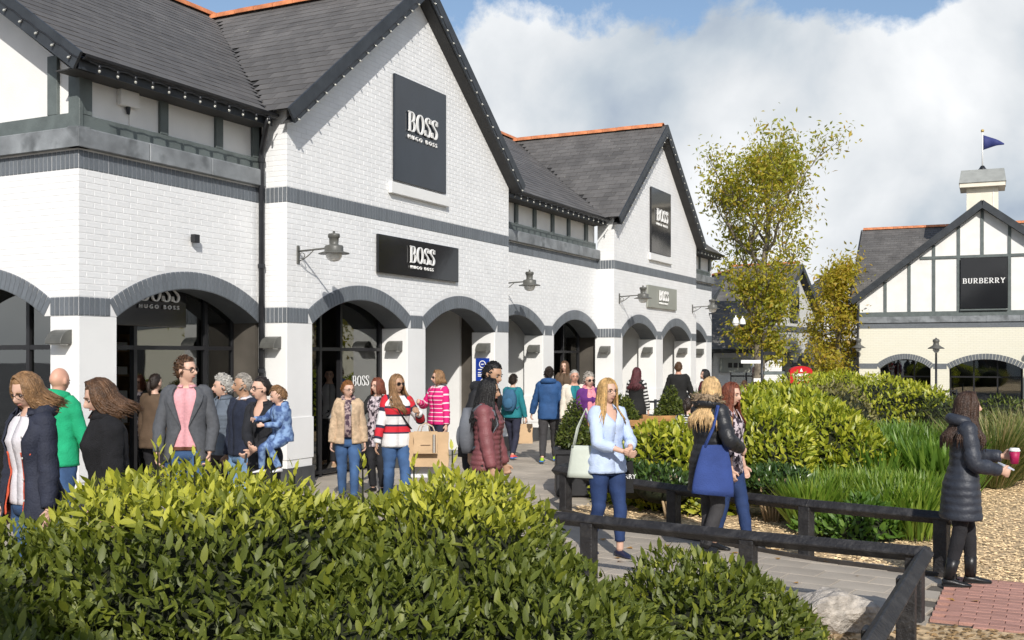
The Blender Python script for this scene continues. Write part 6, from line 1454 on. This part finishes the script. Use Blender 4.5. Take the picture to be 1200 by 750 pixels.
def collar(E, m, z=.845, r=.078, h=.03, open_=.5):
    mb = MB(); n = 16; s, k = E['s'], E['k']; vs = []
    for i in range(n+1):
        a = R(90)+open_+(2*math.pi-2*open_)*i/n
        for rr, zz in ((r, z*s), (r*.80, z*s+h*1.1), (r*1.12, z*s+h*.25)): vs.append(E['B']((rr*k*math.cos(a)*1.05, rr*k*math.sin(a)-.004, zz+E['dz']-.01*math.sin(a))))
    fs = []
    for i in range(n): a = i*3; fs += [(a, a+3, a+4, a+1), (a+1, a+4, a+5, a+2)]
    mb.add(vs, fs); o = mb.build('collar', m, E['P'], True, normals=False); q = o.modifiers.new('t', 'SOLIDIFY'); q.thickness = .006
def hood_back(E, m, r=.095, trim=None):
    s, k = E['s'], E['k']; mb = MB(); pts = [E['B']((r*k*1.15*math.cos(a), r*k*math.sin(a)*1.0-.035*k, (.838+.012*(1-math.sin(a)))*s+E['dz'])) for a in [R(140+260*i/12) for i in range(13)]]
    mb.tube(pts, [.030*k]+[.052*k]*11+[.030*k], 10); o = mb.build('hood', m, E['P'], True)
    if trim:
        t = MB(); t.tube([p+Vector((0, .0, .035*k)) for p in pts], [.02*k]+[.05*k]*11+[.02*k], 10); rr = random.Random(3)
        for p in pts*14: d = Vector((rr.gauss(0, 1), rr.gauss(0, 1), rr.gauss(0, 1)+.3)).normalized(); q = p+Vector((rr.uniform(-.02, .02), rr.uniform(-.02, .02), .035*k)); t.tube([q+d*.04*k, q+d*.085*k], [.010*k, .001], 4)
        t.build('fur_trim', trim, o, True)
def scarf(E, m, tail=.26, both=False):
    s, k = E['s'], E['k']; mb = MB(); pts = [E['B']((.075*k*math.cos(a), .080*k*math.sin(a), .852*s+E['dz']-.012*math.sin(a)*k*4)) for a in [2*math.pi*i/16 for i in range(17)]]
    mb.tube(pts, .034*k, 10)
    for sx in ((-1, 1) if both else (0,)):
        mb.tube([E['B']((sx*.03*k, .085*k, .845*s+E['dz'])), E['B']((sx*.04*k+.01, .135*k, .79*s+E['dz'])), E['B']((sx*.045*k, .150*k, (.84-tail*.6)*s+E['dz'])), E['B']((sx*.045*k, .150*k, (.84-tail)*s+E['dz']))], [.03*k, .045*k, .05*k, .052*k], 10, True, .4, (1, 0, 0))
    mb.build('scarf', m, E['P'], True)
vneck = lambda top_, w=.9, b=.70: (lambda z: 0.0001 if z < b else min(w, (z-b)/(top_-b)*w))
def openfront(w0=.45, w1=.75): return lambda z: w0+(w1-w0)*max(0, (z-.55)/.3)
def bag(label, E, nm, w, h, d, m, drop=.14, ang=0., mark=None, off=(0, 0, 0), cat='shopping bag', handles=True, lip=None):
    """paper carrier hanging from a hand"""
    p = worldp(E, Vector(E['wr'][nm])+Vector(off)); t = empty('shopping_bag', p+Vector((0, 0, -.06)), E['P'].rotation_euler.z+ang+math.pi, label, cat); tp = -drop
    q = [(-w/2, -d/2), (w/2, -d/2), (w/2, d/2), (-w/2, d/2)]; mb = MB(); n = 7; vs = []
    for i in range(n):
        f = i/(n-1); sc = 1-.10*f*f*0
        for (a, b) in ((-w/2, -d/2), (0, -d/2-.006*math.sin(f*7)), (w/2, -d/2), (w/2+.0, 0), (w/2, d/2), (0, d/2+.006*math.sin(f*5)), (-w/2, d/2), (-w/2, 0)):
            pinch = .45*f*f if abs(a) == w/2 and b == 0 else 0; vs.append((a*(1-pinch*.35)+.004*math.sin(f*9+a*20), b*(1-.55*f), tp-h+h*f))
    mb.add(vs, [(i*8+j, i*8+(j+1) % 8, (i+1)*8+(j+1) % 8, (i+1)*8+j) for i in range(n-1) for j in range(8)]+[tuple(range(8))[::-1]]); o = mb.build('bag_body', m, t, False, normals=False); sm = o.modifiers.new('t', 'SOLIDIFY'); sm.thickness = .003
    if handles:
        for sy in (-1, 1): MB().tube([(-w*.2, sy*d*.24, tp-.01), (-w*.14, sy*d*.12, tp*.35), (0, sy*.006, .0), (w*.14, sy*d*.12, tp*.35), (w*.2, sy*d*.24, tp-.01)], .004, 5).build('handle', m, t, True)
    if mark: mark(t, tp-h, w, h, d)
    return t
def simple(m, zlo=.50, inf=.022, sl=None, **k):
    def f(E):
        E['torso']('top', m, zlo, .845, inf, **k); E['sleeves']('sleeve', sl or m, k.get('si', .012) if False else .014)
    return f
def outfit(*parts): return lambda E: [p(E) for p in parts]
def tr(m, **k): return lambda E: E['trousers'](m, **k)
def sh_(m, sole=None, boot=0.): return lambda E: E['shoe'](m, sole, boot)
M_sole = mat('pale_sole', (.55, .53, .5), .7, .1, 9, 0); M_lime = vmat('lime_trainers', (.35, .55, .03), .6, .1); M_coral = vmat('coral_trainers', (.75, .12, .10), .6, .1); M_bluet = vmat('bright_blue_trainers', (.02, .18, .55), .6, .1)
# --- near left group
def p1(E):
    E['torso']('blouse', M_bluewh, .50, .835, .019, wrk=.08); collar(E, M_bluewh, .835, .072, .03, .55)
    E['torso']('orange_lining', M_orange, .46, .70, .030, gap=lambda z: .36, flare=.02)
    E['torso']('jacket', M_navy, .44, .84, .036, flare=.03, gap=lambda z: .44+.25*max(0, (z-.7)/.15), wrk=.12); E['sleeves']('sleeve', M_navy, .022, wrk=.2); collar(E, M_navy, .838, .10, .05, .75); hood_back(E, M_navy)
    s, k, B, dz = E['s'], E['k'], E['B'], E['dz']
    for z in (.52, .60, .68, .76): MB().ell(B((-.095*k, .135*k, z*s)), .008, .006, .008, 8, 6).build('button', M_sole, E['P'], True)
person('woman in open navy jacket with orange lining over white blouse, hair blown back', 40, 7.35, 1.79, -32, nod=.38, yaw=-.1, hair=('long', HLB, dict(len=.17, wind=(.45, .1, .22), front=42)), glasses='thin', lean=.05, fL=(0, .10), fR=(0, -.12), top=p1, legs=tr(M_denim), shoes=sh_(M_shoeb), vox=.009)
def p2(E): E['torso']('hoodie', M_green, .49, .845, .030, wrk=.12); E['sleeves']('sleeve', M_green, .018, wrk=.2, cuff=M_green); hood_back(E, M_green, .088); collar(E, M_navy, .852, .075, .035, .3); collar(E, M_whitebag, .862, .070, .02, .3)
person('bald man in a bright green hoodie seen from behind', 68, 10.0, 1.8, 158, 'm', M_skin2, None, top=p2, legs=tr(M_denim), shoes=sh_(M_shoeb), aR=(.16, .10, .46), aL=(-.15, -.03, .46), fL=(0, .13), fR=(0, -.14), vox=.011, fat=1.04)
def p3(E): E['torso']('fleece', M_blkfl, .47, .85, .040, wrk=.12); E['sleeves']('sleeve', M_blkfl, .026, wrk=.2); collar(E, M_blkfl, .842, .095, .065, .30); collar(E, M_belt, .842, .088, .055, .34)
person('woman in a thick black fleece looking down, brown hair blown to the right', 131, 7.3, 1.75, -58, nod=.34, hair=('bob', HBR, dict(len=.15, wind=(.55, .1, .16), front=42)), lean=.08, top=p3, legs=tr(M_blacktr), shoes=sh_(M_shoeb), fL=(0, .12), fR=(0, -.1), vox=.009)
def p4(E):
    E['torso']('shirt', M_pinks, .515, .835, .019, wrk=.12); collar(E, M_pinks, .838, .072, .032, .4)
    E['torso']('belt', M_belt, .512, .53, .024, wrk=0)
    gp_ = lambda z: .12+.42*max(0, (z-.63)/.21) if z > .63 else .12+.55*(.63-z)/.17
    E['torso']('blazer', M_blazer, .455, .840, .032, flare=.01, gap=gp_, wrk=.07); E['sleeves']('sleeve', M_blazer, .016, wrk=.14)
    for sd in (-1, 1): E['torso']('lapel', M_blazer, .63, .842, .044, arc=(sd, gp_, lambda z: gp_(z)+.34*min(1, max(0, (z-.63)/.14))*(1 if z < .80 else .8)), wrk=.03, n=8)
person('tall bespectacled man in a grey blazer and pink shirt', 219, 10.7, 1.9, 8, 'm', M_skin, ('short', HBR, dict(sweep=(.9, .4, .2))), yaw=-1.05, glasses='bold', top=p4, legs=tr(M_denim), shoes=sh_(M_shoeb), aL=(-.125, .06, .50), aR=(.135, .07, .50), eL=(-.9, -.6, 0), eR=(.9, -.6, 0), fL=(-.02, .05), fR=(.02, -.04), vox=.011)
def p5(E): E['torso']('jacket', M_slatej, .49, .85, .028, wrk=.1, puff=.004); E['sleeves']('sleeve', M_slatej, .018); collar(E, M_slatej, .845, .085, .05, .35)
person('older woman with curly grey hair in a slate quilted jacket', 262, 11.7, 1.69, -35, hair=('curly', HSG), yaw=.55, top=p5, legs=tr(M_browntr), shoes=sh_(M_shoeb), vox=.012)
def p6(E): E['torso']('sweater', M_navysw, .50, .84, .026, wrk=.1); E['sleeves']('sleeve', M_navysw, .017); collar(E, M_bluewh, .842, .075, .03, .4)
person('grey-haired man in a navy sweater and pale jeans', 286, 11.3, 1.72, -42, 'm', M_skin3, ('crop', HGR), yaw=.4, top=p6, legs=tr(M_denl), shoes=sh_(M_shoeb), fat=1.08, aR=(.16, .02, .47), vox=.012)
def p7(E): E['torso']('top', M_blksh, .47, .838, .016, wrk=.1, gap=lambda z: .0001 if z < .74 else .42*(z-.74)/.1); E['sleeves']('sleeve', M_blksh, .014); collar(E, M_blksh, .834, .082, .035, .6)
E7 = person('mother in black with dark-rimmed glasses carrying a toddler', 311, 10.7, 1.7, -22, hair=('bun', HDK, dict(pony=1)), yaw=.5, glasses='bold', tilt=.06, top=p7, legs=tr(M_blacktr), shoes=sh_(M_shoeb), aL=(-.03, .16, .575), aR=(-.04, .20, .615), eL=(-.9, -.4, -.1), eR=(.8, -.5, -.2), vox=.011, grip=(.5, .5))
def p8(E): E['torso']('top', M_camo, .46, .845, .022, wrk=.12); E['sleeves']('sleeve', M_camo, .018, wrk=.2); hood_back(E, M_camo, .08)
person('fair-haired toddler in blue camouflage clothes carried on an arm', 332, 10.45, 0.92, -50, 'm', M_skin, ('short', HLB, dict(sweep=(.1, .7, -.5))), yaw=.35, nod=.25, hs=1.42, fat=1.32, lean=.12, z0=.65, top=p8, legs=tr(M_camo, inf=.014), shoes=sh_(M_whitebag), aR=(.14, .24, .70), aL=(-.02, .22, .64), fL=(-.10, .13, .15), fR=(.13, .16, .12), vox=.010)
tag(MB().tube([worldp(E7, E7['wr']['R'])+Vector((-.02, -.05, -.08)), worldp(E7, E7['wr']['R'])+Vector((-.03, -.06, -.17))], .012, 6).build('car_keys', M_dark), 'small bunch of dark keys dangling from the hand of the mother in black', 'keys')
def p9(E): E['torso']('tee', M_tee, .49, .84, .012, wrk=.06); E['torso']('jacket', M_blkj, .46, .84, .034, gap=lambda z: .55, wrk=.12); E['sleeves']('sleeve', M_blkj, .02); hood_back(E, M_blkj)
person('dark-haired young man in a black jacket stepping out of the shop door', 386, 18.5, 1.70, 5, 'm', M_skin, ('short', HBK), top=p9, legs=tr(M_blacktr), shoes=sh_(M_shoet, M_sole), fL=(0, .1), fR=(0, -.1), vox=.014)
def p10(E): E['torso']('jumper', M_tee, .50, .83, .01); E['torso']('fur_jacket', M_furb, .485, .845, .045, gap=lambda z: .20, wrk=.14); E['sleeves']('sleeve', M_furb, .030, wrk=.2); scarf(E, M_scarf, .30)
E10 = person('woman with cropped ginger hair in a beige fur jacket and patterned scarf', 408, 14.0, 1.58, 8, hair=('short', HGI, dict(sweep=(.3, .5, .8))), yaw=-.55, nod=.12, glasses='thin', top=p10, legs=tr(M_denim), shoes=sh_(M_shoeb), fL=(0, .1), fR=(0, -.08), vox=.012)
def p11(E): E['torso']('dress', M_floral, .40, .84, .02); E['sleeves']('sleeve', M_black, .014)
person('red-haired woman half hidden behind the striped sweater', 443, 15.0, 1.6, -25, hair=('bob', HRD, dict(len=.1)), glasses='thin', yaw=.3, top=p11, legs=tr(M_blacktr), shoes=sh_(M_shoeb), aR=(.12, .22, .6), vox=.014)
def p12(E):
    E['torso']('sweater', M_stripe, .47, .845, .026, wrk=.1, along=True); E['sleeves']('sleeve', M_stripe, .018, along=True)
    s, k, B = E['s'], E['k'], E['B']; MB().tube([B((.10*k, -.03*k, .835*s)), B((.09*k, .09*k, .815*s)), B((.0, .150*k, .735*s)), B((-.10*k, .145*k, .65*s)), B((-.175*k, .05*k, .60*s))], [.018*k]*5, 8, True, .35, (0, 1, 0)).build('bag_strap', M_black, E['P'], True)
E12 = person('laughing woman in red, navy and white striped sweater with sunglasses', 465, 13.2, 1.68, 16, hair=('long', HLB, dict(len=.33, wind=(.45, 0, -.02), front=50)), skin=M_skin3, yaw=-.45, glasses='sun', top=p12, legs=tr(M_denim), shoes=sh_(M_shoeb), aL=(-.135, .13, .725), eL=(-.7, -.2, -1), aR=(.16, .05, .47), fL=(0, .1), fR=(0, -.12), vox=.010, grip=(1, .3))
def logo(t, z, w, h, d): MB().box(-.06, .06, -d/2-.006, -d/2-.003, z+h*.38, z+h*.40).build('logo_line', M_belt, t)
def stripe_mark(t, z, w, h, d):
    for q, m in ((.30, M_navy), (.34, M_creamj), (.38, M_navy)): MB().box(w*q, w*q+.012, -d/2-.005, -d/2-.002, z+.01, z+h*.86).build('printed_stripe', m, t)
    logo(t, z, w, h, d)
wl = Vector(E12['el']['L'])-Vector(E12['wr']['L'])
bag('big kraft paper carrier hanging from the arm of the striped sweater woman', E12, 'L', .56, .42, .16, M_paper, .12, R(-14), None, wl+Vector((-.05, .10, .03)))
bag('smaller kraft carrier with a dark stripe in front of the big paper bag', E12, 'L', .29, .27, .08, M_paper, .10, R(-14), stripe_mark, wl+Vector((-.02, .23, .03)))
bag('white carrier bag behind the kraft paper bags', E12, 'L', .48, .56, .12, M_whitebag, .10, R(-14), None, wl+Vector((-.10, -.03, .0)))
def p13(E): E['torso']('polo', M_pinkst, .49, .84, .024, wrk=.1, along=True); E['sleeves']('sleeve', M_pinkst, .018, along=True); collar(E, M_whitebag, .84, .076, .03, .5)
person('woman in a bright pink striped rugby shirt and sunglasses looking left', 514, 17.0, 1.685, -42, hair=('bob', HLB, dict(len=.07, front=50)), yaw=.45, glasses='sun', top=p13, legs=tr(M_navytr), shoes=sh_(M_shoeb), aR=(.10, .16, .70), eR=(.7, -.2, -.9), fat=1.05, fL=(0, .06), fR=(0, -.12), vox=.012)
def p14(E): E['torso']('jacket', M_blkj, .46, .85, .034, wrk=.14); E['sleeves']('sleeve', M_blkj, .022, wrk=.2); hood_back(E, M_blkj); collar(E, M_burg, .845, .085, .04, .5)
person('young man with short black hair in a black jacket leaning over his companion', 557, 11.2, 1.87, 62, 'm', M_skin3, ('crop', HBK, dict(line=.072, sweep=(.3, .9, -.1))), nod=.30, lean=.24, yaw=.1, top=p14, legs=tr(M_blacktr), shoes=sh_(M_shoeb), aR=(.13, .04, .49), aL=(-.14, .05, .48), vox=.011)
def backpack(E, m, m2, w=.30, h=.44, zc=.70, d=.15):
    s, k, B, dz = E['s'], E['k'], E['B'], E['dz']; mb = MB(); n = 16; rows = []
    for i in range(9):
        f = i/8; q = math.sin(math.pi*min(max(f, .06), .94))**.35; z = zc*s-h/2+h*f
        for j in range(n):
            a = 2*math.pi*j/n; ca, sa = math.cos(a), math.sin(a); e = lambda c: abs(c)**.6*(1 if c > 0 else -1); rows.append(B((w/2*q*e(ca), -.115*k-d*.55+d*.5*q*e(sa)*(1.15-.3*f), z)))
    mb.add(rows, [(i*n+j, i*n+(j+1) % n, (i+1)*n+(j+1) % n, (i+1)*n+j) for i in range(8) for j in range(n)]+[tuple(range(n))[::-1], tuple(8*n+j for j in range(n))])
    wp = worldp(E, (0, 0, 0)); t = empty('backpack', wp, E['P'].rotation_euler.z, E['bp'], 'backpack'); mb.build('pack', m, t, True)
    fp_ = MB(); c = B((0, -.115*k-d*1.05, zc*s-h*.14)); fp_.ell(c, w*.36, d*.22, h*.25, 14, 8); fp_.build('front_pocket', m2, t, True)
    for sd in (-1, 1): MB().tube([B((sd*.09*k, -.12*k, (zc+.11)*s)), B((sd*.10*k, -.04*k, .845*s)), B((sd*.105*k, .085*k, .81*s)), B((sd*.13*k, .13*k, .74*s)), B((sd*.165*k, .05*k, .66*s)), B((sd*.12*k, -.12*k, .60*s))], .024*k, 8, True, .4, (0, 1, 0)).build('strap', m2, t, True)
M_greyb = vmat('grey_backpack', (.13, .14, .16), .8, .12); M_blueb = vmat('blue_backpack', (.035, .11, .20), .8, .12)
def p15(E): E['torso']('puffer', M_maroon, .475, .85, .040, puff=.009, wrk=.05); E['sleeves']('sleeve', M_maroon, .026, puffn=7, puff=.16, wrk=.08); collar(E, M_maroon, .845, .09, .05, .5); E['bp'] = 'grey backpack worn over the maroon quilted jacket'; backpack(E, M_greyb, M_greyb)
person('woman with long straight black hair in a maroon quilted jacket', 571, 10.4, 1.685, 78, hair=('long', HBK, dict(len=.36, front=36, col=.16)), nod=.12, top=p15, legs=tr(M_blacktr, inf=.03), shoes=sh_(M_shoeb), skin=M_skin3, aR=(.135, .06, .485), aL=(-.125, .08, .485), eR=(.5, -1, 0), grip=(1, 1), vox=.010)
# --- middle distance
def p16(E): E['torso']('jacket', M_teal, .49, .85, .030, wrk=.12); E['sleeves']('sleeve', M_teal, .02); E['bp'] = 'blue backpack on the person in the teal jacket'; backpack(E, M_blueb, M_blueb, .28, .40)
E16 = person('person in a teal jacket and dark hair walking away with a paper bag', 601, 19.8, 1.57, 160, hair=('short', HDK), top=p16, legs=tr(M_navytr), shoes=sh_(M_coral, M_bluet), fL=(0, .14), fR=(0, -.15), aR=(.16, .02, .46), vox=.013)
bag('small kraft paper bag held by the person in the teal jacket', E16, 'R', .26, .36, .12, M_paper, .06, R(20))
def p17(E): E['torso']('anorak', M_bluej, .46, .85, .036, wrk=.13); E['sleeves']('sleeve', M_bluej, .024); hood_back(E, M_bluej, .088)
person('man in a blue hooded anorak and dark cap walking away', 643, 19.1, 1.71, 172, 'm', M_skin, ('short', HDK), top=p17, legs=tr(M_greytr), shoes=sh_(M_lime, M_bluet), fL=(0, -.15), fR=(0, .15), aL=(-.20, .10, .47), aR=(.15, .06, .5), vox=.013)
def p18(E): E['torso']('shirt', M_teal, .5, .84, .01); E['torso']('jacket', M_creamj, .44, .845, .034, gap=lambda z: .2+.3*max(0, z-.7)/.15); E['sleeves']('sleeve', M_creamj, .02)
person('older man in a cream jacket and glasses behind the purple coat', 673, 18.6, 1.665, 8, 'm', M_skin2, ('crop', HSG), glasses='thin', top=p18, legs=tr(M_greytr), shoes=sh_(M_shoeb), vox=.014)
def p19(E): E['torso']('coat', M_purple, .44, .85, .036, wrk=.1); E['sleeves']('sleeve', M_purple, .024); scarf(E, M_pinksc, .26, True)
person('older woman in a purple coat with pink scarf and sunglasses', 690, 17.0, 1.635, 22, skin=M_skin, hair=('curly', HGR), glasses='sun', top=p19, legs=tr(M_blacktr), shoes=sh_(M_shoeb), fat=1.08, vox=.012)
def p20(E):
    E['torso']('shirt', M_pale, .475, .842, .024, wrk=.16, flare=.012, gap=lambda z: .0001 if z < .765 else .55*(z-.765)/.077); E['sleeves']('sleeve', M_pale, .018, .80, wrk=.22, cuff=M_pale); collar(E, M_pale, .835, .078, .036, .6)
    s, k, B = E['s'], E['k'], E['B']
    for z in (.50, .55, .60, .65, .70, .75): MB().ell(B((0, (.128 if z < .62 else .135)*k+.012, z*s)), .005, .004, .005, 6, 4).build('button', M_sole, E['P'], True)
E20 = person('blonde woman with glasses in a pale blue shirt and blue trousers', 711, 10.15, 1.69, 30, hair=('bob', HBL, dict(len=.27, front=46)), yaw=-.05, nod=.02, glasses='thin', tilt=.0, top=p20, legs=tr(M_indigo, bottom=.80, inf=.008), shoes=sh_(M_shoen), aL=(-.035, .175, .615), aR=(.015, .175, .605), eL=(-.8, -.7, -.2), eR=(.8, -.7, -.2), fL=(-.005, .05), fR=(.012, -.09), vox=.008, fat=1.02, grip=(.7, .6))
M_mint = mat('mint_leather', (.56, .60, .52), .45, .05, 5, .1, 30)
wp = worldp(E20, E20['B']((.20*E20['k'], -.10, .0))); hb = empty('handbag', (wp.x, wp.y, 0), E20['P'].rotation_euler.z+R(-50), 'pale mint leather handbag on the shoulder of the blonde woman', 'handbag')
mb = MB(); n = 12; vs = []
for i in range(7):
    f = i/6; w = .165-.045*f; d = .075*(1-.75*f)
    for j in range(n): a = 2*math.pi*j/n; c_, s_ = math.cos(a), math.sin(a); vs.append((w*abs(c_)**.5*(1 if c_ > 0 else -1), d*abs(s_)**.7*(1 if s_ > 0 else -1), .755+.30*f))
mb.add(vs, [(i*n+j, i*n+(j+1) % n, (i+1)*n+(j+1) % n, (i+1)*n+j) for i in range(6) for j in range(n)]+[tuple(range(n))[::-1], tuple(6*n+j for j in range(n))]); mb.build('bag_body', M_mint, hb, True)
for sy in (-1, 1): MB().tube([(-.10, sy*.025, 1.04), (-.09, sy*.02, 1.22), (-.02, sy*.01-.02, 1.405), (.06, sy*.02, 1.22), (.10, sy*.025, 1.04)], .009, 6).build('handle', M_mint, hb, True)
MB().tube([(.0, -.05, 1.05), (.01, -.055, .96)], .006, 5).build('clasp', M_gold, hb)
def ry(t, z, w, h, d): me = textmesh('BURBERRY', .062, .004, M_letter); inst('letters', me, t, (0, -d/2-.004, z+h*.45), (R(90), 0, 0))
bag('black carrier bag with white lettering at the side of the blonde woman', E20, 'L', .25, .30, .09, M_black, .10, R(-28), ry, (-.10, -.30, .02))
def p21(E): E['torso']('coat', M_black, .44, .85, .032); E['sleeves']('sleeve', M_monost, .02, along=True)
person('woman with long burgundy hair in black seen from behind', 746, 21.5, 1.68, 165, hair=('long', HBU, dict(len=.3, wind=(-.25, 0, 0))), top=p21, legs=tr(M_blacktr), shoes=sh_(M_shoeb), vox=.014)
def p22(E): E['torso']('coat', M_black, .42, .85, .034); E['sleeves']('sleeve', M_black, .024)
person('man with cropped hair in a dark coat seen from behind', 795, 23.6, 1.78, 172, 'm', M_skin2, ('crop', HBR), top=p22, legs=tr(M_blacktr), shoes=sh_(M_shoeb), aL=(-.2, .05, .5), aR=(.2, .05, .5), vox=.014)
def p23(E): E['torso']('jacket', M_burg, .46, .85, .032); E['sleeves']('sleeve', M_burg, .02)
person('black-haired person in a burgundy jacket by the last pier', 827, 22.5, 1.63, -70, hair=('bob', HBK, dict(len=.06)), top=p23, legs=tr(M_blacktr), shoes=sh_(M_shoeb), vox=.014)
def p24(E): E['torso']('jumper', M_monost, .50, .845, .024, along=True); E['sleeves']('sleeve', M_monost, .018, along=True)
person('dark-haired seated woman in black and white stripes on the bench', 806, 16.4, 1.66, 150, hair=('bun', HDK), top=p24, legs=tr(M_blacktr), shoes=sh_(M_shoeb), seat=True, aL=(-.1, .2, .52), aR=(.1, .2, .52), vox=.014)
def p28(E): E['torso']('shirt', M_royal, .50, .845, .026); E['sleeves']('sleeve', M_royal, .018)
person('seated man in a royal blue shirt beyond the railing', 872, 28.5, 1.68, 160, 'm', M_skin2, ('crop', HBR), top=p28, legs=tr(M_blacktr), shoes=sh_(M_shoeb), seat=True, aL=(-.1, .2, .52), aR=(.1, .2, .52), vox=.014, z0=-.02)
st = empty('stool', (*at(872, 28.5), 0), 0, 'small dark stool under the seated man in blue', 'stool'); MB().lathe([(.2, .41), (.2, .44)], (0, 0, 0), 14).build('seat', M_dark, st)
for a in range(4): MB().tube([(.16*math.cos(a*1.57), .16*math.sin(a*1.57), .41), (.2*math.cos(a*1.57), .2*math.sin(a*1.57), 0)], .015, 6).build('leg', M_dark, st)
M_cbr = vmat('brown_coat', (.10, .065, .04), .85, .12)
def p29(E): E['torso']('coat', M_cbr, .44, .85, .034); E['sleeves']('sleeve', M_cbr, .022)
person('dark-haired woman in a brown coat entering the shop behind the blazer man', 181, 13.6, 1.68, 160, hair=('bun', HDK), top=p29, legs=tr(M_blacktr), shoes=sh_(M_shoeb), vox=.014)
person('brown-haired woman in a brown coat inside the arch behind the cream jacket', 662, 24.2, 1.80, -20, hair=('long', HBR, dict(len=.2)), top=p29, legs=tr(M_blacktr), shoes=sh_(M_shoeb), vox=.015)
# --- right-hand figures
def p25(E):
    E['torso']('coat', M_puff, .36, .85, .040, puff=.007, flare=.008, wrk=.05); E['sleeves']('sleeve', M_puff, .030, puffn=7, puff=.18, wrk=.08); hood_back(E, M_puff, .088, M_furt)
E25 = person('fair-haired woman in a black padded coat with a fur-trimmed hood', 832, 10.25, 1.70, 128, hair=('long', HSB, dict(len=.34, front=30, col=.19)), yaw=-.35, top=p25, legs=tr(M_greytr), shoes=sh_(M_shoeb, boot=.4), aR=(.14, .10, .60), aL=(-.13, .10, .50), fL=(0, .03), fR=(0, -.10), vox=.009)
M_tote = vmat('blue_canvas', (.032, .062, .22), .85, .12, 7, .3, 80)
tp = worldp(E25, E25['B']((.17*E25['k'], -.15, 0))); tt = empty('tote_bag', (tp.x, tp.y, 0), E25['P'].rotation_euler.z+R(58), 'royal blue canvas tote bag hanging from the shoulder of the fair-haired woman', 'tote bag')
mb = MB(); vs = []; n = 9
for i in range(9):
    f = i/8; w = .205-.085*f**1.6
    for j in range(n*2):
        a = 2*math.pi*j/(n*2); fold = .014*math.sin(a*5+f*2)*(.4+f); vs.append((w*math.cos(a)+.02*f, (.052+fold)*math.sin(a)*(1.15-f*.7), .60+.47*f-.02*math.cos(a)*(1-f)))
mb.add(vs, [(i*18+j, i*18+(j+1) % 18, (i+1)*18+(j+1) % 18, (i+1)*18+j) for i in range(8) for j in range(18)]+[tuple(range(18))[::-1]]); mb.build('bag_body', M_tote, tt, True)
for sy in (-1, 1): MB().tube([(-.08, sy*.02, 1.05), (.0, sy*.015, 1.22), (.06, sy*.02+.03, 1.44), (.08, sy*.02+.08, 1.40)], .011, 6, True, .5).build('strap', M_tote, tt, True)
def p26(E): E['torso']('top', M_floral, .46, .84, .022, wrk=.1, gap=lambda z: .0001 if z < .76 else .5*(z-.76)/.08); E['sleeves']('sleeve', M_floral, .016, .75)
person('young woman with long auburn hair in a floral top turning to her friend', 855, 10.55, 1.64, 62, hair=('long', HRD, dict(len=.34, front=44)), yaw=.25, nod=.1, top=p26, legs=tr(M_indigo), shoes=sh_(M_shoeb), aR=(.125, .05, .465), aL=(-.12, .06, .465), fL=(0, .1), fR=(0, -.08), vox=.009)
def p27(E):
    E['torso']('coat', M_puffn, .345, .85, .028, puff=.007, flare=.016, wrk=.05, gap=lambda z: .03); E['sleeves']('sleeve', M_puffn, .026, puffn=7, puff=.16, wrk=.08); hood_back(E, M_puffn, .085); collar(E, M_puffn, .845, .088, .05, .4)
E27 = person('dark-haired woman in a long midnight puffer coat holding a cup', 1127, 8.9, 1.605, 80, hair=('long', HDB, dict(len=.32, front=40, col=.165)), nod=.06, lean=.05, top=p27, legs=tr(M_blacktr, inf=.004), shoes=sh_(M_shoeb, M_black, .42), aR=(.07, .165, .60), eR=(.5, -.9, -.3), aL=(-.06, .205, .665), eL=(-.6, -.8, -.4), fL=(0, .06), fR=(.0, -.07), vox=.008, grip=(1.1, .9))
HDKB = HDK
d = (Vector(E27['wr']['L'])-Vector(E27['el']['L'])).normalized(); cp = worldp(E27, Vector(E27['wr']['L'])+d*.085+Vector((.045, .0, .0)))
cu = empty('coffee_cup', cp+Vector((0, 0, -.06)), 0, 'deep pink paper cup with a white lid held by the woman in the puffer coat', 'cup')
M_cup = mat('magenta_card', (.40, .012, .085), .5, .05, 5, 0)
MB().lathe([(.030, 0), (.042, .105)], (0, 0, 0), 18).build('cup_body', M_cup, cu, True); MB().lathe([(.0445, .103), (.0445, .115), (.038, .120), (.036, .130), (.030, .131)], (0, 0, 0), 18).build('lid', M_letter, cu, True)
wr_ = worldp(E27, Vector(E27['wr']['R'])+(Vector(E27['wr']['R'])-Vector(E27['el']['R'])).normalized()*.06); ph = MB().box(-.06, .06, -.02, .05, -.006, .006).build('folded_leaflet', mat('pale_leaflet', (.55, .60, .68), .6, .1, 20, 0)); ph.location = wr_+Vector((.02, .03, .045)); ph.rotation_euler = (.3, .35, .3); tag(ph, 'pale folded leaflet in the near hand of the puffer coat woman', 'leaflet')
